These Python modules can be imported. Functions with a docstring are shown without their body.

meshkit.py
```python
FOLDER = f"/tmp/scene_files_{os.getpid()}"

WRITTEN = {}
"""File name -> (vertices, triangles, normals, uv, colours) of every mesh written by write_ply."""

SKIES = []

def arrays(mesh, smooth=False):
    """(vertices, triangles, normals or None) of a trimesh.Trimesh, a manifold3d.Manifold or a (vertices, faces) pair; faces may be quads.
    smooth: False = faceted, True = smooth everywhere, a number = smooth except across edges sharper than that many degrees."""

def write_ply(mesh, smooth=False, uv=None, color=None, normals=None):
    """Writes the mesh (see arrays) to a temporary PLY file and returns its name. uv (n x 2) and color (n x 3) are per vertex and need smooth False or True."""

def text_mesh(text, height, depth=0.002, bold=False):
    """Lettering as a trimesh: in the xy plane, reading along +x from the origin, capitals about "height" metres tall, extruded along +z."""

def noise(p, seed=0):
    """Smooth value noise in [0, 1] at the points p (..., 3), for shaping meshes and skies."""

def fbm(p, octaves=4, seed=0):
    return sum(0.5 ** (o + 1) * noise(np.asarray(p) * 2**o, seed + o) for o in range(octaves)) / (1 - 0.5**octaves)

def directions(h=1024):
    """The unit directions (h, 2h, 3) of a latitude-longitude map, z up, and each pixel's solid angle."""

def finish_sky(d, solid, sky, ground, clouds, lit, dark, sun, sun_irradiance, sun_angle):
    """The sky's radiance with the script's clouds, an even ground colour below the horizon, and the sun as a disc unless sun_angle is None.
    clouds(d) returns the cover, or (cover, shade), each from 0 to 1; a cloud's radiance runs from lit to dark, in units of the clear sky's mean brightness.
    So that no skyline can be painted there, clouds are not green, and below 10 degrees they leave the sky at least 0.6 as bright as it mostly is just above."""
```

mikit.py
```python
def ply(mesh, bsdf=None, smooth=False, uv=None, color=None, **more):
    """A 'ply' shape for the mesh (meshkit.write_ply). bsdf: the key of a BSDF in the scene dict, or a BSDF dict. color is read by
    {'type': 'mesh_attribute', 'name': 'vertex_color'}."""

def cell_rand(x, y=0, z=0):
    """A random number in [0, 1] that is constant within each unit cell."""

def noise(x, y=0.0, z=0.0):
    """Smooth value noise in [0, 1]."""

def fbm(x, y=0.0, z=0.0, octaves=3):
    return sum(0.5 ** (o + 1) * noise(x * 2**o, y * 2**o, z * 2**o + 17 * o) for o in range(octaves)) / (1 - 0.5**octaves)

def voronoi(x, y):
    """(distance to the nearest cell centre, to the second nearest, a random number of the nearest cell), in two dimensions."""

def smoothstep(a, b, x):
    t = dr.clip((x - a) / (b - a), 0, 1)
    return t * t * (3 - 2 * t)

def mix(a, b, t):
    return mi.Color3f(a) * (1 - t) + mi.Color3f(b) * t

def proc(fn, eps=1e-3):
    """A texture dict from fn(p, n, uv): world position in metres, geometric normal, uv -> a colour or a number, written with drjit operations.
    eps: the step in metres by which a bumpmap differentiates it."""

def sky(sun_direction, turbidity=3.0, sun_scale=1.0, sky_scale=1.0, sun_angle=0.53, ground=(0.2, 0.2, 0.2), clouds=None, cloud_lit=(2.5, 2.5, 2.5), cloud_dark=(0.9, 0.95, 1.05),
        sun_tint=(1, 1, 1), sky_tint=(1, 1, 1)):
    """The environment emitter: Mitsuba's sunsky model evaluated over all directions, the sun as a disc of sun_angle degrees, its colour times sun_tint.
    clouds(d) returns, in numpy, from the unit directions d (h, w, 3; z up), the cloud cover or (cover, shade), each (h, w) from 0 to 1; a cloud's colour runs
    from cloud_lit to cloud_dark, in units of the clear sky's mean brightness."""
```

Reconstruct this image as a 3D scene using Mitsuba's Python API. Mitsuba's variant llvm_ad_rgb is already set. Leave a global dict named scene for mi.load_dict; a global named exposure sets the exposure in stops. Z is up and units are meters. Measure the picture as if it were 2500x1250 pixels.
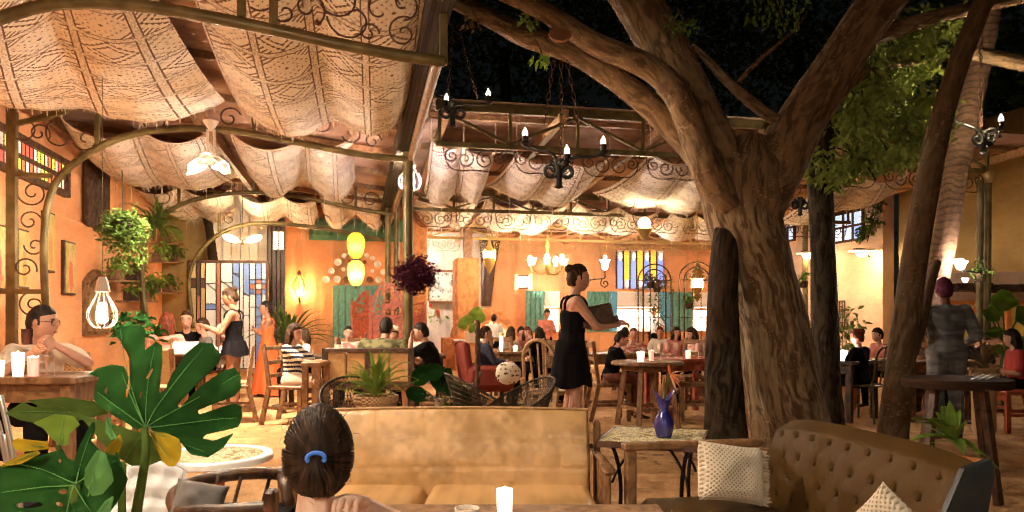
import math, random
import numpy as np, trimesh, manifold3d as m3, mitsuba as mi, drjit as dr
import mikit, meshkit
from mikit import proc, noise, fbm, voronoi, cell_rand, smoothstep, mix
import shapely.geometry as sg
import shapely

# ---------------------------------------------------------------- camera, sky, exposure
F, HZ, CZ = 1800.0, 785.0, 1.22          # focal length and horizon row in units of a 2500 x 1250 picture, eye height
scene, labels = {}, {}
exposure = 4.28
FAR = 0.5
GX = 0.051                                # glowing glass and panes are given for exposure 0
scene['camera'] = {'type': 'perspective', 'fov': math.degrees(2 * math.atan(1250 / F)), 'fov_axis': 'x', 'near_clip': 0.05, 'far_clip': 500.0,
                   'principal_point_offset_y': -(HZ - 625) / 1250,
                   'to_world': mi.ScalarTransform4f().look_at([0, 0, CZ], [0, 10, CZ], [0, 0, 1])}
scene['sky'] = {**mikit.sky([0.3, -0.8, 0.25], turbidity=3, sun_scale=0.0, sky_scale=0.003, ground=(0.1, 0.07, 0.05), sky_tint=(1.0, 0.8, 0.6)), 'sampling_weight': 0.5}

# ---------------------------------------------------------------- helpers
rng = np.random.default_rng(7)
A_ = np.array
VA, UB = A_([0.978, 0.2065, 0]), A_([-0.2065, 0.978, 0])      # the buildings' own axes: along the back walls, and into depth
ZZ = A_([0, 0, 1.0])
def at(px, py, Y): return A_([(px - 1250) / F * Y, Y, CZ - (py - HZ) / F * Y])
def gnd(px, Y, z=0.0): return A_([(px - 1250) / F * Y, Y, z])
def B(a, b, z): return a * VA + b * UB + z * ZZ
def bp(px, py, b):                                              # point of the building plane at depth b
    t = (px - 1250) / F
    return at(px, py, b / (0.978 - 0.2065 * t))
def ap(px, py, a):                                              # point of a side wall at a
    t = (px - 1250) / F
    return at(px, py, a / (0.978 * t + 0.2065))
def nrm(v):
    v = np.asarray(v, float)
    return v / (np.linalg.norm(v, axis=-1, keepdims=True) + 1e-12)
def sm(a, b, x):
    t = np.clip((np.asarray(x, float) - a) / (b - a), 0, 1)
    return t * t * (3 - 2 * t)
def spline(pts, n):
    from scipy.interpolate import CubicSpline
    p = np.asarray(pts, float)
    if len(p) < 3: return p[0] + (p[-1] - p[0]) * np.linspace(0, 1, n)[:, None]
    s = np.r_[0, np.cumsum(np.linalg.norm(np.diff(p, axis=0), axis=1))]
    return CubicSpline(s, p)(np.linspace(0, s[-1], n))
def rotz(deg):
    c, s = math.cos(math.radians(deg)), math.sin(math.radians(deg))
    return A_([[c, -s, 0], [s, c, 0], [0, 0, 1.0]])
def rot(axis, deg): return trimesh.transformations.rotation_matrix(math.radians(deg), axis)[:3, :3]
def TR(pos, yaw=0, s=1.0):
    m = np.eye(4); m[:3, :3] = rotz(yaw) * s; m[:3, 3] = pos
    return m
RB = np.stack([VA, UB, ZZ], 1)                                  # building axes as a rotation

class M:
    """A mesh gathered from simple pieces."""
    def __init__(s): s.v, s.f, s.n, s.uvs = [], [], 0, []
    def add(s, v, f, uv=None):
        v, f = np.asarray(v, float), np.asarray(f, int)
        if f.shape[1] == 4: f = np.vstack([f[:, [0, 1, 2]], f[:, [0, 2, 3]]])
        s.v.append(v); s.f.append(f + s.n); s.n += len(v); s.uvs.append(np.zeros((len(v), 2)) if uv is None else uv)
        return s
    def box(s, c, size, R=None, ch=0.0):
        h = np.asarray(size, float) / 2
        if ch <= 0:
            v = A_([[x, y, z] for x in (-1, 1) for y in (-1, 1) for z in (-1, 1)]) * h
            f = [[0, 1, 3, 2], [4, 6, 7, 5], [0, 4, 5, 1], [2, 3, 7, 6], [0, 2, 6, 4], [1, 5, 7, 3]]
            f = [q if np.cross(v[q[1]] - v[q[0]], v[q[2]] - v[q[0]]) @ v[q].mean(0) > 0 else q[::-1] for q in map(list, f)]
        else:
            ch = min(ch, h.min() * 0.9)
            p = []
            for k in range(3):
                q = h - ch; q[k] = h[k]
                p += [[x * q[0], y * q[1], z * q[2]] for x in (-1, 1) for y in (-1, 1) for z in (-1, 1)]
            g = m3.Manifold.hull_points(A_(p)).to_mesh()
            v, f = g.vert_properties[:, :3], g.tri_verts
        if R is not None: v = v @ np.asarray(R).T
        return s.add(v + np.asarray(c, float), f)
    def bar(s, p, q, w, h, up=ZZ, ch=0.0):                     # a box from p to q, w wide, h high
        p, q = np.asarray(p, float), np.asarray(q, float)
        d = nrm(q - p); sd = np.cross(d, up)
        if np.linalg.norm(sd) < 1e-3: sd = np.cross(d, VA)
        sd = nrm(sd); u = np.cross(sd, d)
        return s.box((p + q) / 2, [np.linalg.norm(q - p), w, h], np.stack([d, sd, u], 1), ch)
    def tube(s, pts, r, sides=8, caps=True, flat=1.0):
        p = np.asarray(pts, float); n = len(p); r = np.broadcast_to(np.asarray(r, float), (n,))
        t = nrm(np.gradient(p, axis=0))
        a = np.cross(t[0], ZZ if abs(t[0][2]) < 0.9 else VA); a = nrm(a); fr = []
        for k in range(n):
            a = nrm(a - t[k] * (a @ t[k])); fr.append((a, np.cross(t[k], a)))
        fa, fb = A_([x[0] for x in fr]), A_([x[1] for x in fr])
        an = np.arange(sides) * 2 * np.pi / sides
        v = p[:, None] + r[:, None, None] * (np.cos(an)[None, :, None] * fa[:, None] + flat * np.sin(an)[None, :, None] * fb[:, None])
        i, j = np.meshgrid(np.arange(n - 1), np.arange(sides), indexing='ij')
        q = np.stack([i * sides + j, i * sides + (j + 1) % sides, (i + 1) * sides + (j + 1) % sides, (i + 1) * sides + j], -1).reshape(-1, 4)
        tri = np.vstack([q[:, [0, 1, 2]], q[:, [0, 2, 3]]]); v = v.reshape(-1, 3)
        if caps:
            v = np.vstack([v, p[0], p[-1]]); k = n * sides; jj = np.arange(sides)
            tri = np.vstack([tri, np.stack([jj * 0 + k, (jj + 1) % sides, jj], 1), np.stack([jj * 0 + k + 1, (n - 1) * sides + jj, (n - 1) * sides + (jj + 1) % sides], 1)])
        return s.add(v, tri)
    def cyl(s, p, q, r, sides=10): return s.tube([p, q], r, sides)
    def lathe(s, prof, c=(0, 0, 0), seg=20, sx=1.0, sy=1.0, R=None):
        pr = np.asarray(prof, float); n = len(pr); an = np.arange(seg) * 2 * np.pi / seg
        v = np.stack([pr[:, :1] * np.cos(an) * sx, pr[:, :1] * np.sin(an) * sy, np.repeat(pr[:, 1:2], seg, 1)], -1)
        i, j = np.meshgrid(np.arange(n - 1), np.arange(seg), indexing='ij')
        q = np.stack([i * seg + j, i * seg + (j + 1) % seg, (i + 1) * seg + (j + 1) % seg, (i + 1) * seg + j], -1).reshape(-1, 4)
        v = v.reshape(-1, 3)
        if R is not None: v = v @ np.asarray(R).T
        return s.add(v + np.asarray(c, float), q)
    def ell(s, c, r, R=None, nu=14, nv=9):
        r = np.broadcast_to(np.asarray(r, float), (3,))
        th = np.linspace(0, np.pi, nv); ph = np.arange(nu) * 2 * np.pi / nu
        v = np.stack([np.sin(th)[:, None] * np.cos(ph), np.sin(th)[:, None] * np.sin(ph), np.repeat(np.cos(th)[:, None], nu, 1)], -1).reshape(-1, 3) * r
        i, j = np.meshgrid(np.arange(nv - 1), np.arange(nu), indexing='ij')
        q = np.stack([i * nu + j, (i + 1) * nu + j, (i + 1) * nu + (j + 1) % nu, i * nu + (j + 1) % nu], -1).reshape(-1, 4)
        if R is not None: v = v @ np.asarray(R).T
        return s.add(v + np.asarray(c, float), q)
    def grid(s, P, uv=None):                                    # P: (n, m, 3)
        P = np.asarray(P, float); n, m = P.shape[:2]
        i, j = np.meshgrid(np.arange(n - 1), np.arange(m - 1), indexing='ij')
        q = np.stack([i * m + j, i * m + j + 1, (i + 1) * m + j + 1, (i + 1) * m + j], -1).reshape(-1, 4)
        return s.add(P.reshape(-1, 3), q, None if uv is None else np.asarray(uv).reshape(-1, 2))
    def slab(s, P, th):                                         # a grid given thickness along its normals
        P = np.asarray(P, float); n, m = P.shape[:2]
        du, dv = np.gradient(P, axis=0), np.gradient(P, axis=1)
        nn = nrm(np.cross(du, dv)); Q = P + nn * th
        i, j = np.meshgrid(np.arange(n - 1), np.arange(m - 1), indexing='ij')
        q = np.stack([i * m + j, i * m + j + 1, (i + 1) * m + j + 1, (i + 1) * m + j], -1).reshape(-1, 4)
        k = n * m; idx = np.arange(k).reshape(n, m)
        rim = np.r_[idx[0, :], idx[1:, -1], idx[-1, -2::-1], idx[-2:0, 0, ]] if n > 2 else np.r_[idx[0, :], idx[-1, ::-1]]
        rn = np.roll(rim, -1)
        side = np.stack([rim, rim + k, rn + k, rn], 1)
        return s.add(np.vstack([P.reshape(-1, 3), Q.reshape(-1, 3)]), np.vstack([q, q[:, ::-1] + k, side]))
    def poly(s, pg, th, origin, ex, ey):                        # a shapely polygon extruded by th along ex x ey
        for g in [g_ for g_ in getattr(pg, 'geoms', [pg]) if g_.geom_type == 'Polygon' and g_.area > 1e-7]:
            t = trimesh.creation.extrude_polygon(g, th, engine='earcut')
            ex, ey = np.asarray(ex, float), np.asarray(ey, float)
            s.add(np.asarray(origin) + t.vertices @ np.stack([ex, ey, np.cross(ex, ey)]), t.faces)
        return s
    def mesh(s, T=None):
        v, f = np.vstack(s.v), np.vstack(s.f)
        if T is not None: v = v @ T[:3, :3].T + T[:3, 3]
        return trimesh.Trimesh(v, f, process=False)
    def uv(s): return np.vstack(s.uvs)

def key_for(name):
    k, n = name, 0
    while k in used: n += 1; k = f'{name}_{n:03d}'
    used.add(k); return k
used = set()
def thing(name, label, cat, group=None, kind=None):
    k = key_for(name); labels[k] = {'label': label, 'category': cat}
    if group: labels[k]['group'] = group
    if kind: labels[k]['kind'] = kind
    return k
def shape(mesh, mat, smooth=False, uv=None, **more):
    if isinstance(mesh, M): uv = mesh.uv() if uv is True or getattr(mesh, 'has_uv', False) else None; mesh = mesh.mesh()
    return mikit.ply(mesh, mat, smooth, uv=uv, **more)
def put(key, mesh, mat, smooth=False, uv=None, T=None, **more):          # a thing that is one mesh
    scene[key] = mesh if isinstance(mesh, dict) else shape(mesh, mat, smooth, uv, **more)
    if T is not None: scene[key] = {**scene[key], 'to_world': mi.ScalarTransform4f(T)}
    return key
def part(parent, name, mesh, mat=None, smooth=False, uv=None, T=None, label=None, kind=None, **more):
    k = key_for(parent + '__' + name)
    put(k, mesh, mat, smooth, uv, T, **more)
    if label or kind: labels[k] = {x: y for x, y in (('label', label), ('kind', kind)) if y}
    return k
def stamp(name, proto, T, label, cat, group=None):                       # a copy of a prototype: [(part, shape dict)]
    k = thing(name, label, cat, group)
    for pn, d in proto: part(k, pn, d, T=T)
    return k
def emit(rgb, L, w=1.0): return {'type': 'area', 'radiance': {'type': 'rgb', 'value': [float(c * L) for c in rgb]}, 'sampling_weight': float(w)}
def bulb(parent, name, c, r, rgb, L, w=1.0):
    if c[1] > 11: L = L * FAR                                # the lamps of the far rooms are weaker bulbs
    k = key_for(parent + '__' + name)
    scene[k] = {'type': 'sphere', 'center': [float(x) for x in c], 'radius': float(r), 'emitter': emit(rgb, L, w), 'bsdf': {'type': 'diffuse', 'reflectance': {'type': 'rgb', 'value': [0.5, 0.5, 0.5]}}}
    return k

# ---------------------------------------------------------------- materials
def mat(name, d): scene['mat_' + name] = d; return 'mat_' + name
def two(d): return {'type': 'twosided', 'bsdf': d}
def pr(color, rough=0.6, metallic=0.0, spec=0.4, bump=None, bs=1.0, eps=1e-3, **k):
    col = color if isinstance(color, dict) else proc(color, eps) if callable(color) else {'type': 'rgb', 'value': list(color)}
    d = {'type': 'principled', 'base_color': col, 'roughness': rough, 'metallic': metallic, 'specular': spec, **k}
    if bump is not None: d = {'type': 'bumpmap', 'arbitrary': proc(bump, eps), 'scale': bs, 'bsdf': d}
    return two(d)
flat_made = {}
def flat(rgb, rough=0.7, metallic=0.0, spec=0.3):
    k = (tuple(rgb), rough, metallic)
    if k not in flat_made: flat_made[k] = mat(f'plain_{len(flat_made)}', pr(rgb, rough, metallic, spec))
    return flat_made[k]

def stucco(c1, c2):
    def fn(p, n, uv):
        q = p.x * 0.9 + p.y * 0.45
        big = fbm(q * 1.3, p.z * 1.1, p.y * 0.5, 3)
        small = noise(q * 14, p.z * 11, 3.0)
        streak = fbm(q * 6, p.z * 0.7, 9.0, 2)
        c = mix(c1, c2, smoothstep(0.3, 0.72, big * 0.75 + small * 0.12 + streak * 0.18))
        stain = fbm(q * 0.8 + 5, p.z * 0.6, p.y * 0.4, 4)
        return c * (0.90 + 0.16 * noise(q * 40, p.z * 40, p.y * 5)) * (1.06 - 0.34 * smoothstep(0.5, 0.72, stain) - 0.16 * smoothstep(0.55, 0.7, streak))
    return fn
def stucco_h(p, n, uv): return fbm(p.x * 9 + p.y * 4, p.z * 9, p.y * 9, 3) * 0.03
mat('stucco_orange', pr(stucco((0.66, 0.29, 0.13), (0.72, 0.38, 0.19)), 0.85, bump=stucco_h, spec=0.2))
mat('stucco_pale', pr(stucco((0.62, 0.42, 0.28), (0.70, 0.53, 0.39)), 0.85, bump=stucco_h, spec=0.2))
mat('stucco_white', pr(stucco((0.70, 0.66, 0.58), (0.78, 0.75, 0.69)), 0.85, spec=0.2))
mat('stucco_ochre', pr(stucco((0.25, 0.17, 0.06), (0.33, 0.235, 0.095)), 0.85, spec=0.2))
def clay(p, n, uv):
    q = p.x * 14 + p.y * 7
    return mix((0.42, 0.16, 0.06), (0.60, 0.27, 0.11), smoothstep(0.25, 0.7, fbm(q, p.z * 9, p.y * 3, 3)))
mat('clay', pr(clay, 0.85, bump=lambda p, n, uv: fbm(p.x * 22 + p.y * 9, p.z * 22, p.y * 20, 2) * 0.05, spec=0.2))
def sand(p, n, uv):
    a = fbm(p.x * 1.1, p.y * 1.1, 0, 4); b = fbm(p.x * 9, p.y * 9, 3, 3); c = noise(p.x * 70, p.y * 70, 1)
    col = mix((0.36, 0.185, 0.078), (0.52, 0.305, 0.145), smoothstep(0.3, 0.7, a * 0.55 + b * 0.45))
    leaf = smoothstep(0.80, 0.86, noise(p.x * 16, p.y * 16, 8)) * smoothstep(0.5, 0.7, noise(p.x * 1.3, p.y * 1.3, 4))
    return mix(col * (0.85 + 0.3 * c), (0.16, 0.085, 0.04), leaf * 0.7)
mat('sand', pr(sand, 0.95, bump=lambda p, n, uv: fbm(p.x * 7, p.y * 7, 0, 3) * 0.05 + noise(p.x * 40, p.y * 40, 2) * 0.006, spec=0.15, eps=4e-3))
def grain(c1, c2, s=1.0):
    def fn(p, n, uv):
        w = fbm(p.x * 6 * s, p.y * 6 * s, p.z * 6 * s, 2)
        g = fbm(p.x * 30 * s + w * 6, p.y * 30 * s + w * 5, p.z * 12 * s + w * 4, 3)
        return mix(c1, c2, smoothstep(0.25, 0.75, g))
    return fn
mat('wood_dark', pr(grain((0.030, 0.014, 0.008), (0.085, 0.040, 0.020)), 0.45))
mat('wood', pr(grain((0.13, 0.060, 0.025), (0.26, 0.13, 0.055)), 0.5))
mat('wood_pale', pr(grain((0.28, 0.16, 0.07), (0.44, 0.27, 0.13)), 0.6))
mat('wood_red', pr(grain((0.25, 0.050, 0.022), (0.42, 0.095, 0.045)), 0.5))
mat('teal', pr(grain((0.06, 0.19, 0.15), (0.11, 0.29, 0.23), 0.8), 0.6))
mat('green_paint', pr(grain((0.035, 0.10, 0.045), (0.06, 0.16, 0.07), 0.8), 0.6))
mat('blue_paint', pr((0.10, 0.33, 0.46), 0.6))
mat('rust_sheet', pr(lambda p, n, uv: mix((0.36, 0.21, 0.14), (0.58, 0.39, 0.28), smoothstep(0.3, 0.7, fbm(p.x * 1.4, p.y * 1.4, p.z, 4))), 0.6, 0.15))
mat('olive_iron', pr(lambda p, n, uv: mix((0.085, 0.06, 0.018), (0.165, 0.12, 0.045), smoothstep(0.3, 0.75, fbm(p.x * 8, p.y * 8, p.z * 5, 3))), 0.42, 0.2))
mat('brown_iron', pr((0.075, 0.035, 0.022), 0.45, 0.3))
mat('black_iron', pr((0.02, 0.018, 0.016), 0.4, 0.5))
mat('gold_iron', pr((0.42, 0.28, 0.10), 0.4, 0.4))
def lace(p, n, uv):
    U, V = uv.x / 0.48, uv.y / 0.48
    fu, fv = U - dr.floor(U) - 0.5, V - dr.floor(V) - 0.5
    au, av = dr.abs(fu), dr.abs(fv)
    d = au + av
    ed = dr.maximum(au, av)
    line = dr.select(dr.abs(ed - 0.432) < 0.014, 1.0, 0.0)
    rung = dr.select((ed > 0.45) & (cell_rand(dr.floor(U * 44), dr.floor(V * 44), 1) > 0.62), 0.5, 0.0)
    cu, cv = dr.floor(U * 13), dr.floor(V * 13)
    chk = cu + cv - 2 * dr.floor((cu + cv) * 0.5)
    inside = ed < 0.42
    ring = (dr.abs(d - 0.40) < 0.035) | (dr.abs(d - 0.24) < 0.03) | (d < 0.05)
    dots = dr.select(inside & ring & (chk > 0.5), 1.0, 0.0)
    h = (U + V) * 8
    hat = dr.select(inside & (d > 0.56) & ((h - dr.floor(h)) < 0.42), 0.92, 0.0)
    which = cell_rand(dr.floor(U), dr.floor(V), 5)
    hat = dr.select(which > 0.35, hat, dr.select(inside & (d > 0.56) & (chk > 0.5), 0.5, 0.0))
    k = dr.maximum(dr.maximum(line, rung), dr.maximum(dots, hat))
    wv = noise(uv.x * 160, uv.y * 160, 0)
    tint = mix((0.80, 0.73, 0.63), (0.87, 0.83, 0.75), fbm(uv.x * 3, uv.y * 3, 1, 2)) * (0.84 + 0.3 * wv)
    return mix(tint, (0.12, 0.06, 0.03), k * 0.95)
mat('lace', two({'type': 'diffuse', 'reflectance': proc(lace)}))
mat('lace_thread', two({'type': 'diffuse', 'reflectance': {'type': 'rgb', 'value': [0.72, 0.60, 0.45]}}))
def bark_tex(uv):
    wx = fbm(uv.x * 5, uv.y * 3, 2, 2)
    a = fbm(uv.x * 24 + wx * 4, uv.y * 4.5 + wx * 2, 1, 3); b = noise(uv.x * 60 + wx * 5, uv.y * 16, 4)
    ln = 1 - dr.abs(noise(uv.x * 16 + wx * 3, uv.y * 2.6 + wx, 6) - 0.5) * 2
    return smoothstep(0.26, 0.62, a + 0.25 * (b - 0.5)) * (1 - 0.5 * smoothstep(0.86, 0.99, ln)), b
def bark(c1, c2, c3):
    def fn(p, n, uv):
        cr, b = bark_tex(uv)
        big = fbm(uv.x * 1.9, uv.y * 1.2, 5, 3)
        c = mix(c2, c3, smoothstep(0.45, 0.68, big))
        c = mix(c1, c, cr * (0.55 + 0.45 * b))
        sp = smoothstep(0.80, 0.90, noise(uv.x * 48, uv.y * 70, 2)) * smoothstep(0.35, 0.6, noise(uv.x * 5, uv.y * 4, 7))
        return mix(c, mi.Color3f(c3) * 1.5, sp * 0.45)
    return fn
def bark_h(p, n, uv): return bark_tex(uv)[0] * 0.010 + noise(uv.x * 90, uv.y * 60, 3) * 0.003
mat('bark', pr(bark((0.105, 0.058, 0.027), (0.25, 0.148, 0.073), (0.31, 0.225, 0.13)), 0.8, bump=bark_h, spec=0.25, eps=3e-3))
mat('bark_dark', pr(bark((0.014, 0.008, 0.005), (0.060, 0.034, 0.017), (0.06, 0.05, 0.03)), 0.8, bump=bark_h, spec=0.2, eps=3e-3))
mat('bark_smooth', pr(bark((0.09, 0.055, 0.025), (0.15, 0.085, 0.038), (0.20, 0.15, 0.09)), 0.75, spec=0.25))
def palm_bark(p, n, uv):
    k = p.z * 11 + noise(p.x * 8, p.y * 8, p.z * 3)
    ring = k - dr.floor(k)
    return mix((0.075, 0.042, 0.024), (0.125, 0.073, 0.045), smoothstep(0.15, 0.5, ring)) * (0.7 + 0.6 * noise(p.x * 30, p.y * 30, p.z * 50))
mat('palm_bark', pr(palm_bark, 0.8, spec=0.2))
def leafmat(name, c, tr=0.5, rough=0.45):
    def fn(p, n, uv): return mi.Color3f(c) * (0.55 + 0.6 * noise(p.x * 11, p.y * 11, p.z * 11) + 0.35 * noise(p.x * 37, p.y * 37, p.z * 37))
    rf = proc(lambda p, n, uv: rough * (0.6 + 0.9 * noise(p.x * 30, p.y * 30, p.z * 30))) if rough < 0.4 else rough
    return mat(name, {'type': 'principledthin', 'base_color': proc(fn), 'roughness': rf, 'diff_trans': tr, 'eta': 1.45})
leafmat('leaf_deep', (0.016, 0.06, 0.014), 0.2, 0.28)
leafmat('leaf', (0.085, 0.135, 0.03), 0.5)
leafmat('leaf_vine', (0.19, 0.235, 0.05), 0.5)
leafmat('leaf_lime', (0.20, 0.30, 0.05), 0.6)
leafmat('leaf_yellow', (0.50, 0.36, 0.03), 0.5)
leafmat('leaf_mint', (0.14, 0.34, 0.11), 0.5)
leafmat('leaf_purple', (0.055, 0.012, 0.022), 0.3)
leafmat('leaf_dry', (0.22, 0.14, 0.06), 0.3)
def tan(p, n, uv):
    a = fbm(p.x * 5, p.z * 6, p.y * 2, 4); b = fbm(p.x * 30, p.z * 30, 4, 2)
    return mix((0.33, 0.18, 0.065), (0.51, 0.30, 0.125), smoothstep(0.30, 0.70, a * 0.75 + b * 0.25))
mat('tan_leather', pr(tan, 0.40, spec=0.5, bump=lambda p, n, uv: fbm(p.x * 26, p.z * 4, p.y * 9, 3) * 0.005))
mat('net_iron', pr((0.035, 0.022, 0.010), 0.6))
mat('brown_velvet', pr(lambda p, n, uv: mix((0.042, 0.021, 0.004), (0.072, 0.037, 0.007), fbm(p.x * 7, p.y * 7, p.z * 7, 3)), 0.6, spec=0.12))
mat('white_leather', pr((0.66, 0.64, 0.62), 0.35, spec=0.5))
def crochet(p, n, uv):
    k = noise(uv.x * 62, uv.y * 62, 2)
    holes = dr.sin(uv.x * 330) * dr.sin(uv.y * 330)
    return mix((0.38, 0.28, 0.17), (0.74, 0.64, 0.50), smoothstep(-0.5, 0.2, holes + k * 0.5))
mat('crochet', pr(crochet, 0.9, spec=0.15, bump=lambda p, n, uv: dr.sin(uv.x * 330) * dr.sin(uv.y * 330) * 0.004, eps=5e-4))
def mosaic(p, n, uv):
    f1, f2, w = voronoi(p.x * 34, p.y * 34)
    g = smoothstep(0.05, 0.16, f2 - f1)
    t = mix((0.62, 0.52, 0.30), (0.28, 0.20, 0.06), smoothstep(0.55, 0.75, w))
    t = mix(t, (0.52, 0.50, 0.36), smoothstep(0.8, 0.85, w))
    return mix((0.18, 0.12, 0.06), t, g)
mat('mosaic', pr(mosaic, 0.75, spec=0.15))
mat('bar_top', pr((0.035, 0.018, 0.010), 0.8, spec=0.1))
def woven(p, n, uv):
    k = dr.sin((p.x + p.y) * 150) * dr.sin(p.z * 190)
    return mix((0.17, 0.085, 0.035), (0.52, 0.34, 0.17), smoothstep(-0.35, 0.35, k)) * (0.8 + 0.4 * noise(p.x * 50, p.y * 50, p.z * 50))
mat('woven', pr(woven, 0.75))
mat('steel', pr((0.45, 0.42, 0.38), 0.3, 0.8))
mat('ceramic_blue', pr((0.008, 0.008, 0.13), 0.05, spec=0.8, clearcoat=1.0))
mat('ceramic', pr((0.70, 0.60, 0.50), 0.3))
for n_, c_ in (('silk_lime', (.90, .86, .06)), ('silk_gold', (.95, .80, .16))): mat(n_, {'type': 'principledthin', 'base_color': {'type': 'rgb', 'value': list(c_)}, 'roughness': 0.9, 'diff_trans': 1.6, 'eta': 1.2})
mat('glass', {'type': 'thindielectric', 'int_ior': 1.5})
mat('skin', pr(lambda p, n, uv: mix((0.46, 0.21, 0.13), (0.58, 0.32, 0.225), fbm(p.x * 26, p.y * 26, p.z * 26, 2)), 0.58, spec=0.3))
mat('skin_tan', pr(lambda p, n, uv: mix((0.33, 0.15, 0.085), (0.40, 0.19, 0.11), noise(p.x * 18, p.y * 18, p.z * 18)), 0.5, spec=0.35))
mat('skin_pale', pr((0.66, 0.43, 0.33), 0.55, spec=0.3))
mat('skin_dark', pr((0.20, 0.085, 0.045), 0.5, spec=0.35))
def hairmat(name, c1, c2): mat(name, pr(lambda p, n, uv: mix(c1, c2, smoothstep(0.3, 0.7, noise(p.x * 90 + p.y * 60, p.y * 90, p.z * 14))), 0.6, spec=0.12))
hairmat('hair_black', (0.010, 0.007, 0.006), (0.030, 0.020, 0.014))
hairmat('hair_dark', (0.010, 0.0055, 0.0035), (0.034, 0.017, 0.009))
hairmat('hair_brown', (0.022, 0.010, 0.005), (0.060, 0.028, 0.013))
hairmat('hair_red', (0.070, 0.014, 0.006), (0.15, 0.036, 0.014))

# ---------------------------------------------------------------- the setting
m = M()
gx, gy = np.meshgrid(np.r_[-60, -30, np.linspace(-14, 18, 220), 40, 70], np.r_[-20, -5, np.linspace(0.5, 24, 190), 40, 70], indexing='ij')
gz = (meshkit.fbm(np.stack([gx * 1.6, gy * 1.6, gx * 0], -1), 3, 3) - 0.5) * 0.035
m.grid(np.stack([gx, gy, gz], -1))
put('ground', m, 'mat_sand', True); labels['ground'] = {'label': 'sandy courtyard floor scattered with small dry leaves', 'category': 'ground', 'kind': 'structure'}

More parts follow.
